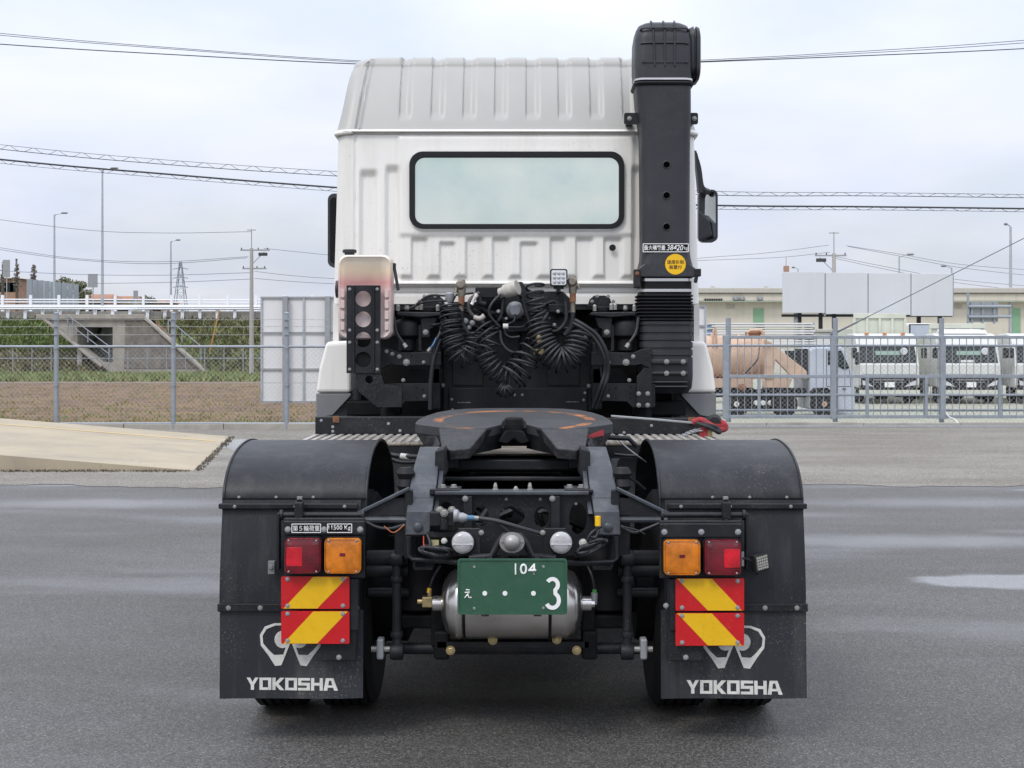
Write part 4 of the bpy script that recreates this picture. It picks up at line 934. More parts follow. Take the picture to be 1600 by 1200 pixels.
# ================================================================== THE TRACTOR UNIT
TR = empty('tractor_truck', (TX0, 8.5, 0), 'white high-roof tractor truck seen from behind with black chassis and mudguards', 'truck')
PINV = Matrix.Translation((0, -8.5, 0))
def tp(mb, name, mat, parent=None, **kw):
    small = name in ('bolt', 'drill_hole', 'led', 'stamp_mark', 'lens_screw', 'small_fitting', 'wiring_loom', 'brake_lines', 'chain', 'plate_bolt')
    o = None
    for p_ in ([mb] if small or len(mb.v) > 6000 or name in ('emblem', 'lettering') else mb.pieces()):
        q_ = p_.build(name, mat, parent or TR, **kw)
        if parent is None: q_.matrix_parent_inverse = PINV
        if small: q_['kind'] = 'stuff'
        o = o or q_
    return o
def ss(a, b, x):
    t = min(1, max(0, (x - a) / (b - a))); return t * t * (3 - 2 * t)
def sb(x, a, b, e): return ss(a, a + e, x) * (1 - ss(b - e, b, x))
CBY = 8.95
bx = lambda px: tx(px, CBY)
bz = lambda py: PZ(py, CBY)
# ---- cab shell: one lofted sheet carrying the pressed channels and ribs
chan = [(bx(560), bx(593), bz(262), .030), (bx(600), bx(628), bz(255), .030)]
chan += [(-b, -a, z, d) for a, b, z, d in chan]
low = [(bx(a), bx(b), bz(t), bz(bo)) for a, b, t, bo in ((641, 672, 369, 432), (685, 715, 376, 430), (726, 759, 369, 428), (768, 800, 369, 428), (811, 844, 376, 430), (858, 887, 369, 428), (898, 931, 369, 432), (942, 976, 369, 433))]
RIBS = [(a, b) for a, b in ((624.5, 646), (673.5, 697), (723, 746), (772, 795), (821, 845.5), (871, 894.5), (920.7, 944.5), (971, 994), (1020, 1044))]
RIBS = [(tx(a, 9.05), tx(b, 9.05)) for a, b in RIBS]
def back_depth(x, z):
    d = 0
    for a, b, zt_, dep in chan: d += dep * ss(a, a + .028, x) * (1 - ss(b - .04, b, x)) * (1 - ss(zt_ - .06, zt_, z)) * ss(2.09, 2.13, z)
    d -= .012 * sb(x, bx(618), bx(995), .035) * sb(z, bz(372), bz(208), .035)
    cm = (1 - ss(bz(437), bz(428), z)) * sb(x, bx(600), bx(1013), .05) if z < bz(426) else 0
    if z < bz(366) + .01:
        for a, b, zt_, zb_ in low: cm = max(cm, ss(a, a + .018, x) * (1 - ss(b - .035, b, x)) * (1 - ss(zt_ - .03, zt_, z)))
    d += .022 * cm
    for s_ in (-1, 1): d += .012 * max(0, 1 - abs(x * s_ + bx(555)) / .013)
    d += .028 * (1 - ss(2.062, 2.072, z)) - .016 * sb(z, 2.068, 2.100, .012)
    d += .010 * max(0, 1 - abs(z - 2.02) / .008)
    d += .006 * math.sin(x * 1.3) * 0
    return d
def roof_depth(x, s):        # s: 0 at the seam, 1 at the crown
    d = 0
    for a, b in RIBS: d += .014 * ss(a, a + .008, x) * (1 - ss(b - .045, b, x))
    d *= ss(.12, .26, s)
    sx_ = 1.008 - .052 * min(1, s)
    d += .014 * max(0, 1 - abs(abs(x) - sx_) / .009)
    d -= .010 * max(0, 1 - abs(abs(x) - sx_ + .022) / .012)
    return d
NB = 330
def contour(z, yb, w, rc, fn, iy=1, iz=0, yf=11.0):
    pts = [(-w, yf, z), (-w, (yf + yb) / 2, z), (-w, yb + rc + .02, z)]
    arc = [(-w + rc - rc * math.cos(a), yb + rc - rc * math.sin(a), z) for a in [PI / 2 * k / 7 for k in range(8)]]
    pts += arc
    for i in range(1, NB):
        x = (-w + rc) + (2 * w - 2 * rc) * i / NB; d = fn(x); pts.append((x, yb + d * iy, z - d * iz))
    return pts + [(-p[0], p[1], p[2]) for p in arc[::-1]] + [(w, yb + rc + .02, z), (w, (yf + yb) / 2, z), (w, yf, z)]
rings = []; z = 1.955
while z < 3.025:
    t = (z - 1.955) / 1.07; rings.append(contour(z, CBY + .012 * t, 1.158 - .030 * t, .075, lambda x, z=z: back_depth(x, z))); z += .0085
nbk = len(rings)
rings.append(contour(3.028, CBY + .03, 1.11, .08, lambda x: 0)); rings.append(contour(3.036, CBY + .03, 1.11, .08, lambda x: 0))
for k in range(3): rings.append(contour(3.038 + .006 * k, CBY - .018 + .004 * k, 1.138, .09, lambda x: 0))
for k in range(46):          # roof back, leaning forward
    s_ = k / 45; z = 3.055 + .432 * s_; y = CBY - .006 + .16 * s_ + .06 * s_ ** 3; w = 1.136 - .052 * s_ - .028 * s_ ** 5 - .012 * math.sin(PI * s_)
    rings.append(contour(z, y, w, .09 - .025 * s_, lambda x, s_=s_: roof_depth(x, s_)))
for k in range(1, 13):       # over the crown
    a = PI / 2 * k / 12; y = CBY + .214 + .085 * (1 - math.cos(a)); z = 3.487 + .078 * math.sin(a); w = .926 + .13 * math.cos(a)
    rings.append(contour(z, y, w, .065 + .06 * k / 12, lambda x: roof_depth(x, 1), math.cos(a), math.sin(a)))
for y in (9.5, 9.9, 10.5, 10.95): rings.append(contour(3.567 + .01 * (y - 9.3), y, .92, .125, lambda x: roof_depth(x, 1), 0, 1))
m = MB(); n = len(rings[0]); m.v = [q for g_ in rings for q in g_]
wx0, wx1, wz0, wz1 = bx(645), bx(970), bz(353), bz(242)
for i in range(len(rings) - 1):
    for k in range(n - 1):
        a = m.v[i * n + k]; b_ = m.v[(i + 1) * n + k + 1]; cx_, cz_ = (a[0] + b_[0]) / 2, (a[2] + b_[2]) / 2
        if wx0 < cx_ < wx1 and wz0 < cz_ < wz1 and a[1] < 9.1: continue
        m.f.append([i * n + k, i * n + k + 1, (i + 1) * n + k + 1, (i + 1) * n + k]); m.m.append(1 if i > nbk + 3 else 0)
CAB = tp(m, 'cab', [M['white'], pm('roof_fairing_grey', (.375, .372, .35), .42, var=.03, scale=3, dirt=(.33, .315, .28), damt=.3, dscale=1.6, streak=True)], smooth=38)  # roof faces get a greyer tone than the cab back
# window: rubber ring, pane, curtain
fo = rrect((bx(640) + bx(975)) / 2, (bz(237.5) + bz(358)) / 2, bx(975) - bx(640), bz(237.5) - bz(358), .085, 8)
fi = rrect((bx(648.5) + bx(967)) / 2, (bz(246) + bz(350.5)) / 2, bx(967) - bx(648.5), bz(246) - bz(350.5), .06, 8)
m = MB(); m.plate(fo, CBY - .030, CBY + .02, [fi]); tp(m, 'window_seal', M['rubber'], CAB, bevel=.010)
m = MB(); m.plate([(x * .985, z) for x, z in rrect((bx(640) + bx(975)) / 2, (bz(237.5) + bz(358)) / 2, bx(975) - bx(640) + .02, bz(237.5) - bz(358) + .02, .095, 8)], CBY - .019, CBY - .013, [fo]); tp(m, 'window_trim', M['white'], CAB)
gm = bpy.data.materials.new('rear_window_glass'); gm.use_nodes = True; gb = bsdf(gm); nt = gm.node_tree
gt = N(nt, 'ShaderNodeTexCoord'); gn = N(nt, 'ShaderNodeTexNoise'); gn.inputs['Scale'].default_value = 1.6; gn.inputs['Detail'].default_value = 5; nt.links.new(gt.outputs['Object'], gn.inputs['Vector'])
gr_ = N(nt, 'ShaderNodeValToRGB'); gr_.color_ramp.elements[0].color = (.56, .67, .62, 1); gr_.color_ramp.elements[0].position = .36; gr_.color_ramp.elements[1].position = .64; gr_.color_ramp.elements[1].color = (.80, .82, .72, 1); nt.links.new(gn.outputs['Fac'], gr_.inputs[0]); nt.links.new(gr_.outputs[0], gb.inputs['Base Color'])  # cloud reflection painted into the glass colour as green to pale yellow noise
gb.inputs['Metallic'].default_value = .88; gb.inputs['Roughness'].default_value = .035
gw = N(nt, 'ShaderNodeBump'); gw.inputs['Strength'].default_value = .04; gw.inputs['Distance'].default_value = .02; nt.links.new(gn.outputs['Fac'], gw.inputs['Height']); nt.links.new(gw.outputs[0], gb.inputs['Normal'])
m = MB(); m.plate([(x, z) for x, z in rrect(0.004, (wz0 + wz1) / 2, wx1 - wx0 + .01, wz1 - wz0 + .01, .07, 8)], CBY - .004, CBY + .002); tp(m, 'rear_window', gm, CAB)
m = MB(); m.box(wx0 - .03, wx1 + .03, CBY + .06, CBY + .07, wz0 - .03, wz1 + .03); tp(m, 'curtain', M['panel'], CAB)
m = MB(); m.lathe([(.021, 0), (.021, -.004), (.017, -.006)], T(957, 387, CBY - .002), 'Y', 20); tp(m, 'grommet', M['rubber'], CAB)
# roof seam drip moulding and side strips
m = MB()
for s_ in (-1, 1): m.tube(spline([(s_ * 1.138, 9.6, 3.03), (s_ * 1.138, 9.06, 3.028), (s_ * 1.120, 8.975, 3.030), (s_ * 1.03, 8.945, 3.037)], 6), .016, 8)
tp(m, 'drip_moulding', M['white'], CAB, smooth=50)
# lower sill, cab floor and side steps behind the front wheels
m = MB(); m.box(-1.1, 1.1, CBY + .06, 10.9, 1.92, 1.965); tp(m, 'cab_floor', M['black'], CAB)
for s_ in (-1, 1):
    X = lambda px: s_ * (-(tx(px, 8.9)))
    fz = lambda py: PZ(py, 8.9)
    m = MB(); m.plate([(X(513), fz(534)), (X(551), fz(532)), (X(551), fz(613)), (X(497), fz(613)), (X(502), fz(575))], 8.80, 9.7)
    fp = tp(m, 'fender_panel', M['white'], bevel=.022, seg=3)
    m = MB(); m.plate([(X(497), fz(614)), (X(551), fz(614)), (X(551), fz(617)), (X(522), fz(648)), (X(497), fz(653))], 8.81, 9.68); tp(m, 'fender_lower', M['grey_plastic'], fp, bevel=.012)
    # cab side wall between panel and shell
    m = MB(); m.box(*(sorted((s_ * 1.12, s_ * 1.155))), 8.97, 11, 1.5, 1.96); tp(m, 'door_lower', M['white'], fp)
    # mirrors
    y0 = 10.2
    if s_ > 0:
        m = MB(); o_ = rrect(tx(1107, y0), PZ(337, y0), .135, .375, .04); i_ = rrect(tx(1107, y0), PZ(337, y0), .105, .345, .03)
        m.plate(o_, y0, y0 + .10, [i_]); mm = tp(m, 'mirror_housing', M['plastic'], bevel=.008)
        m = MB(); m.plate([(a, b) for a, b in i_], y0 + .03, y0 + .036); m.v = [(x, y + (x - tx(1107, y0)) * -.42 + (z - PZ(337, y0)) * .06, z) for x, y, z in m.v]; tp(m, 'mirror_glass', pm('mirror_silver', (.75, .78, .8), .04, metal=1, var=.02), mm)
        m = MB(); m.plate([T(1090, 330, y0)[::2], T(1106, 345, y0)[::2], T(1111, 370, y0)[::2], T(1090, 378, y0)[::2]], y0 - .08, y0 - .02); tp(m, 'lower_mirror', M['plastic'], mm, bevel=.01)
        m = MB(); m.tube(spline([T(1084, 238, 9.9), T(1091, 262, 10), T(1096, 292, 10.1), T(1107, 300, 10.2)], 6), .022, 8); tp(m, 'mirror_arm', M['plastic'], mm)
        m = MB(); m.plate([T(1086, 236, 9.7)[::2], T(1090, 240, 9.7)[::2], T(1099, 298, 9.7)[::2], T(1092, 300, 9.7)[::2]], 9.7, 9.8); tp(m, 'visor', M['plastic'], mm)
    else:
        m = MB(); o_ = rrect(tx(524, y0), PZ(360, y0), .11, .53, .045); m.plate(o_, y0, y0 + .13); mm = tp(m, 'mirror_housing', M['plastic'], bevel=.02)
        m = MB(); m.plate(rrect(tx(524, y0), PZ(360, y0), .075, .47, .03), y0 - .006, y0 + .01); tp(m, 'mirror_glass', M['black2'], mm)

# ---- air intake duct on the right
DY = 8.62
dx = lambda px: tx(px, DY)
dz = lambda py: PZ(py, DY)
def ring(cx, cy, hw, hd, z, r, n=6): return [(x, y, z) for x, y in rrect(cx, cy, 2 * hw, 2 * hd, r, n)]
cxd = dx(1042); m = MB(); R = []
for z, hw, cx_, hd, rr in ((dz(126), .172, dx(1038), .165, .06), (dz(135), .168, dx(1038), .163, .06), (dz(160), .165, dx(1039), .16, .06), (dz(185), .158, dx(1041), .155, .06), (dz(215), .150, dx(1042), .15, .06), (dz(250), .149, cxd, .148, .06), (dz(390), .146, cxd, .148, .06), (dz(405), .152, dx(1043), .15, .06), (dz(417), .163, dx(1043), .155, .06), (dz(433), .165, dx(1043), .155, .06)):
    R.append(ring(cx_, DY + .165, hw, hd, z, rr))
m.loft(R); DUCT = tp(m, 'intake_duct', M['plastic'], smooth=40)
m = MB(); R = []
for z, hw, hd, rr in ((dz(121), .175, .17, .06), (dz(112), .174, .17, .06), (dz(104), .178, .172, .07), (dz(60), .176, .17, .07), (dz(44), .166, .162, .08), (dz(36), .150, .145, .08), (dz(31.5), .120, .115, .07)):
    R.append(ring(dx(1038), DY + .17, hw, hd, z, rr))
m.loft(R); hood = tp(m, 'intake_hood', M['plastic'], smooth=50)
m = MB()
for px, dxt in ((1023, 5), (1039, 1.5), (1054, -1)):
    m.tube(spline([(dx(px - dxt), DY + .06, dz(30)), (dx(px - dxt * .6), DY + .012, dz(38)), (dx(px - dxt * .3), DY - .004, dz(60)), (dx(px), DY - .004, dz(103))], 5), .0065, 6)
for py in (44, 67):
    m.tube(spline([(dx(1001), DY + .03, dz(py + 2)), (dx(1006), DY - .002, dz(py)), (dx(1040), DY - .004, dz(py - .5)), (dx(1070), DY - .002, dz(py)), (dx(1077), DY + .03, dz(py + 3))], 5), .006, 6)
m.box(dx(1003), dx(1076), DY - .008, DY + .02, dz(98), dz(94.5))
tp(m, 'hood_rib', M['plastic'], hood, smooth=50)
m = MB()
def yzring(x, w, h, r, cy, cz): return [(x, y, z) for y, z in rrect(cy, cz, w, h, r, 6)]
m.loft([yzring(dx(1080), .27, .30, .06, DY + .18, dz(77)), yzring(dx(1086), .29, .33, .07, DY + .18, dz(78)), yzring(dx(1087), .25, .29, .06, DY + .18, dz(78)), yzring(dx(1089.5), .25, .29, .06, DY + .18, dz(78)), yzring(dx(1090), .30, .335, .07, DY + .18, dz(79)), yzring(dx(1095), .29, .32, .07, DY + .18, dz(79)), yzring(dx(1097), .24, .27, .06, DY + .18, dz(79))]); tp(m, 'intake_cap', M['plastic'], hood, smooth=40)
m = MB(); R = [ring(dx(1038), DY + .167, h, h - .005, z, .062) for z, h in ((dz(124.5), .172), (dz(124.5), .178), (dz(121.5), .178), (dz(121.5), .172))]; m.loft(R); tp(m, 'clamp_band', M['chrome'], DUCT, smooth=30)
m = MB(); R = [ring(dx(1038), DY + .167, h, h - .005, z, .062) for z, h in ((dz(134), .166), (dz(132), .180), (dz(129), .184), (dz(126.5), .178), (dz(126), .170))]; m.loft(R); tp(m, 'rubber_collar', M['rubber'], DUCT, smooth=50)
for px0, px1 in ((977, 1000), (1078, 1094)):
    m = MB(); m.plate(rrect((dx(px0) + dx(px1)) / 2, dz(181), dx(px1) - dx(px0), .07, .012), DY + .10, DY + .116); e = tp(m, 'mount_ear', M['black'], DUCT, bevel=.003)
    m = MB(); m.bolt(((dx(px0) + dx(px1)) / 2 + (-.012 if px0 < 1000 else .008), DY + .10, dz(181)), .010); tp(m, 'bolt', M['bolt'], e)
    m = MB(); x = dx((px0 + px1) / 2); m.box(x - .02, x + .02, DY + .116, 9.1, dz(184), dz(178)); tp(m, 'stay', M['black'], DUCT)
for py in (257, 305, 354):
    m = MB(); c_ = (dx(1042), DY + .017, dz(py)); m.lathe([(.026, .006), (.026, -.002), (.022, -.005), (.0195, -.004), (.0185, .004)], c_, 'Y', 20); r_ = tp(m, 'socket_rim', M['plastic'], DUCT, smooth=40)
    m = MB(); m.lathe([(.0185, -.0045), (.0185, -.003)], c_, 'Y', 20); tp(m, 'socket_shade_disc', pm('hole_shade_black', (.002, .002, .002), 1, spec=0), r_)  # flush black disc stands in for the shade inside the hole
m = MB(); m.plate([T(992, 433, DY)[::2], T(992, 424, DY)[::2], T(1006, 413, DY)[::2], T(1078, 413, DY)[::2], T(1092, 424, DY)[::2], T(1091, 433, DY)[::2]], DY - .012, DY + .012); fl = tp(m, 'duct_flange', M['plastic'], DUCT, bevel=.006)
m = MB(); m.box(dx(990), dx(1000), DY - .03, DY + .05, dz(450), dz(421)); m.box(dx(1084), dx(1095), DY - .02, DY + .06, dz(432), dz(420)); m.cyl((dx(1088), DY - .01, dz(432)), (dx(1086), DY - .01, dz(442)), .012, 8); tp(m, 'catch', M['black'], DUCT, bevel=.006)
m = MB(); m.bolt((dx(995), DY - .03, dz(428)), .010); tp(m, 'bolt', M['rust'], DUCT)
for py in (437, 453.5):
    m = MB(); m.loft([ring(dx(1042), DY + .165, .158 + h, .15 + h, z, .05) for z, h in ((dz(py + 2.2), 0), (dz(py + 2.2), .006), (dz(py - 2.2), .006), (dz(py - 2.2), 0))]); tp(m, 'clamp_band', M['chrome'], DUCT, smooth=30)
m = MB(); R = []; zt_, zb_ = dz(433), dz(502); R.append(ring(dx(1042), DY + .165, .157, .15, zt_, .05)); R.append(ring(dx(1042), DY + .165, .157, .15, dz(458), .05))
nb_ = 8
for k in range(nb_ * 4 + 1):
    t = k / (nb_ * 4); a = .5 - .5 * math.cos(2 * PI * t * nb_); R.append(ring(dx(1041), DY + .165, .155 + .016 * a ** .6, .148 + .016 * a ** .6, dz(459) + (zb_ - dz(459)) * t, .04))
m.loft(R); tp(m, 'bellows', M['rubber'], DUCT, smooth=55)
m = MB(); R = []; zz_ = dz(502); gro = [dz(p) for p in (509, 521, 533, 545, 557)]
zs = sorted(set([dz(502), dz(555), dz(560), dz(575), dz(590), dz(606), dz(612), dz(615)] + [g_ + e for g_ in gro for e in (-.008, -.004, .004, .008)]), reverse=True)
for z in zs:
    dd = .007 if any(abs(z - g_) < .005 for g_ in gro) else 0; tl = ss(dz(545), dz(562), z); hw = .165 - dd - .012 * ss(dz(604), dz(616), z) * 0
    sh = .0
    if z < dz(604): sh = .03 * (dz(604) - z) / (dz(604) - dz(615))
    R.append(ring(dx(1042), DY + .165, .163 - dd - sh, .155 - dd - sh, z, .04))
m.loft(R); BOXR = tp(m, 'air_cleaner_box', M['plastic'], smooth=40)
for py, h in ((565, .028), (583, .020), (597, .012), (604, .012)):
    m = MB(); m.box(dx(1014), dx(1074), DY - .02, DY + .02, dz(py) - h / 2, dz(py) + h / 2); tp(m, 'box_rib', M['plastic'], BOXR, bevel=.006)
m = MB()
for px in (1013, 1041, 1067):
    for py in (565, 583): m.bolt((dx(px), DY - .02, dz(py)), .011)
tp(m, 'bolt', M['bolt'], BOXR)
# weight plate and round sticker on the duct
def text(s_, w, h, y, cx, cz, mat, name, parent, shear=0, bold=0, depth=.0006):
    cu = bpy.data.curves.new(name, 'FONT'); cu.body = s_; cu.size = 1; cu.shear = shear; cu.offset = bold; cu.extrude = 0; cu.resolution_u = 3
    ob = bpy.data.objects.new(name, cu); COL.objects.link(ob); dg = bpy.context.evaluated_depsgraph_get(); me = bpy.data.meshes.new_from_object(ob.evaluated_get(dg))
    bpy.data.objects.remove(ob); xs_ = [v.co.x for v in me.vertices]; ys_ = [v.co.y for v in me.vertices]
    if not xs_: return None
    x0, x1, y0, y1 = min(xs_), max(xs_), min(ys_), max(ys_); sx_ = w / (x1 - x0) if w else h / (y1 - y0); sy_ = h / (y1 - y0)
    for v in me.vertices: v.co = ((v.co.x - (x0 + x1) / 2) * sx_ + cx, y, (v.co.y - (y0 + y1) / 2) * sy_ + cz)
    me.materials.clear(); me.materials.append(mat); o = bpy.data.objects.new(name, me); COL.objects.link(o); o.parent = parent
    so = o.modifiers.new('thick', 'SOLIDIFY'); so.thickness = depth; so.offset = 0
    return o
pz_, py_f = dz(387), DY + .016
m = MB(); m.plate(rrect(dx(1040.5), pz_, dx(1076.5) - dx(1004.5), .053, .004), py_f - .004, py_f + .004); WP = tp(m, 'weight_plate', M['black2'])
m = MB(); m.plate(rrect(dx(1040.5), pz_, dx(1076.5) - dx(1004.5), .053, .004), py_f - .0052, py_f - .003, [rrect(dx(1040.5), pz_, dx(1076.5) - dx(1004.5) - .009, .044, .003)]); tp(m, 'plate_border', M['plate_white'], WP)
text('最大積載量', dx(1040) - dx(1006.5), .031, py_f - .0052, (dx(1006.5) + dx(1040)) / 2, pz_, M['plate_white'], 'plate_lettering', WP, bold=.015)
text('38420', dx(1068) - dx(1042), .034, py_f - .0052, (dx(1042) + dx(1068)) / 2, pz_, M['plate_white'], 'plate_lettering', WP, shear=.2, bold=.014)
text('kg', dx(1075) - dx(1069.5), .026, py_f - .0052, (dx(1069.5) + dx(1075)) / 2, pz_ - .004, M['plate_white'], 'plate_lettering', WP)
m = MB(); m.lathe([(.0625, .004), (.0625, -.001)], (dx(1055), DY - .013, dz(413)), 'Y', 40); ST = tp(m, 'round_sticker', M['sticker_yellow'])
text('速度抑制', .103, .025, DY - .0146, dx(1055), dz(409.5), M['sticker_text'], 'sticker_lettering', ST, bold=.012)
text('装置付', .078, .025, DY - .0146, dx(1055), dz(417.5), M['sticker_text'], 'sticker_lettering', ST, bold=.012)

# ---- translucent reservoir on the left with its perforated bracket
RY = 8.45
rx = lambda px: tx(px, RY)
rz = lambda py: PZ(py, RY)
tm = bpy.data.materials.new('reservoir_plastic'); tm.use_nodes = True; nt = tm.node_tree; tb = bsdf(tm)
tcn = N(nt, 'ShaderNodeTexCoord'); sxy = N(nt, 'ShaderNodeSeparateXYZ'); nt.links.new(tcn.outputs['Object'], sxy.inputs[0])
tn = N(nt, 'ShaderNodeTexNoise'); tn.inputs['Scale'].default_value = 14; nt.links.new(tcn.outputs['Object'], tn.inputs['Vector'])
ta = N(nt, 'ShaderNodeMath', operation='MULTIPLY_ADD'); nt.links.new(tn.outputs['Fac'], ta.inputs[0]); ta.inputs[1].default_value = .03; nt.links.new(sxy.outputs[2], ta.inputs[2])
tmr = N(nt, 'ShaderNodeMapRange'); tmr.inputs['From Min'].default_value = rz(532); tmr.inputs['From Max'].default_value = rz(397); nt.links.new(ta.outputs[0], tmr.inputs['Value'])
trp = N(nt, 'ShaderNodeValToRGB'); el = trp.color_ramp.elements; el[0].position = 0; el[0].color = (.60, .50, .475, 1); el[1].position = 1; el[1].color = (.76, .70, .60, 1)
for p, c_ in ((.25, (.62, .52, .49)), (.62, (.68, .50, .47)), (.70, (.66, .33, .31)), (.76, (.71, .48, .40)), (.84, (.76, .62, .45))):
    q = el.new(p); q.color = sl(c_)
nt.links.new(tmr.outputs[0], trp.inputs[0])
nt.links.new(trp.outputs[0], tb.inputs['Base Color']); tb.inputs['Roughness'].default_value = .32; tb.inputs['Subsurface Weight'].default_value = .25; tb.inputs['Subsurface Radius'].default_value = (.02, .012, .01)
m = MB(); w0, w1 = rx(528), rx(612); R = []
cx_, hw = (w0 + w1) / 2, (w1 - w0) / 2
def xring(s_, y, inset): return [(x, y, z) for x, z in rrect(cx_, (rz(398) + rz(530)) / 2, 2 * hw - inset * 2, rz(398) - rz(530) - inset * 2, .05, 6)]
m.loft([xring(1, RY + .025, .03), xring(1, RY + .006, .010), xring(1, RY + .02, .0), xring(1, RY + .17, .0), xring(1, RY + .19, .02)])
RES = tp(m, 'reservoir', tm, smooth=55)
m = MB()
for i in range(4):
    for s_ in (0, 1):
        z = rz(458 + i * 17); x0_, x1_ = ((rx(530), rx(540)) if s_ == 0 else (rx(599), rx(609)))
        m.plate(rrect((x0_ + x1_) / 2, z, (x1_ - x0_) * .62, .05, .006, 3), RY + .004, RY + .012)
tp(m, 'moulded_panel', tm, RES, bevel=.004)
m = MB(); m.lathe([(.03, -.02), (.03, .012), (.042, .014), (.042, .03), (.036, .034)], (rx(543), RY + .1, rz(397)), 'Z', 20); tp(m, 'filler_cap', M['plastic'], RES, smooth=40)
m = MB(); m.tube(spline([(rx(613), RY + .1, rz(414)), (rx(617), RY + .06, rz(430)), (rx(621), RY + .05, rz(453))], 5), .010, 8); m.box(rx(610), rx(616), RY + .08, RY + .13, rz(420), rz(410)); tp(m, 'vent_hose', M['hose'], RES)
m = MB(); hol = [circ(rx(568), rz(p), .0465, n=28) for p in (467, 499, 531, 562)]
m.plate([(rx(542), rz(583)), (rx(542), rz(446)), (rx(595), rz(446)), (rx(595), rz(583))], RY - .02, RY - .008, hol); BR = tp(m, 'reservoir_bracket', M['black'], bevel=.003)
for a, b in ((552, 555), (583, 586)):
    m = MB(); m.box(rx(a), rx(b), RY - .032, RY - .02, rz(583), rz(446)); tp(m, 'bracket_fold', M['black'], BR, bevel=.004)
m = MB()
for px in (547, 590):
    for py in (452, 516, 535, 577): m.bolt((rx(px), RY - .02, rz(py)), .007, .008)
tp(m, 'bolt', M['bolt'], BR)
m = MB(); m.lathe([(.05, 0), (.05, .1)], (rx(568), RY - .0, rz(562)), 'Y', 20); tp(m, 'tank_plug', M['black2'], BR)
m = MB(); m.plate([T(556, 583, RY)[::2], T(595, 583, RY)[::2], T(600, 600, RY)[::2], T(628, 603, RY)[::2], T(628, 636, RY)[::2], T(590, 636, RY)[::2], T(561, 612, RY)[::2], T(556, 600, RY)[::2]], RY - .01, RY + .01, [circ(rx(577), rz(593), .024, n=16)]); lo = tp(m, 'lower_bracket', M['black'], BR, bevel=.003)
m = MB(); m.lathe([(.02, 0), (.055, .005), (.055, .02), (.02, .03)], T(524, 452, 8.9), 'X', 14); tp(m, 'side_marker', M['plastic'], RES)

# ---- cab suspension frame, brackets and engine shield
m = MB(); m.box(-1.02, 1.02, 9.16, 9.2, .95, 2.0); tp(m, 'engine_bulkhead', M['black2'])
m = MB(); m.box(bx(692), bx(812), 8.88, 8.92, bz(642), bz(514)); SH = tp(m, 'engine_shield', M['black'], bevel=.01)
m = MB(); m.box(bx(813.5), bx(936), 8.88, 8.92, bz(642), bz(514)); SH2 = tp(m, 'engine_shield', M['black'], bevel=.01)
m = MB(); m.box(bx(702), bx(917), 8.862, 8.88, bz(642), bz(606)); tp(m, 'shield_lower', M['black'], SH, bevel=.004)
m = MB(); m.box(bx(708), bx(755), 8.868, 8.88, bz(602), bz(560)); m.box(bx(855), bx(905), 8.868, 8.88, bz(602), bz(556)); tp(m, 'shield_patch', M['black'], SH, bevel=.004)
m = MB()
for px, py in ((692, 602), (920, 603), (706, 624), (914, 614), (804, 617), (816, 617), (707, 640), (912, 625), (914, 527), (930, 588), (932, 595), (682, 586), (682, 594)): m.bolt(T(px, py, 8.862), .009 if py in (602, 603, 527) else .006, .01)
tp(m, 'bolt', M['bolt'], SH)
for s_ in (-1, 1):
    for k in range(9):
        pass
m = MB()
for x0_, t_ in ((716, 628), (884, 627)):
    for k in range(9): m.box(bx(x0_ + k * 2.3), bx(x0_ + k * 2.3 + random.uniform(.8, 1.7)), 8.8605, 8.862, bz(t_ + .6), bz(t_ - .8))
tp(m, 'stamp_mark', M['steelpost'], SH)
BRY = 8.6
def mir(px): return 2 * 806.6 - px
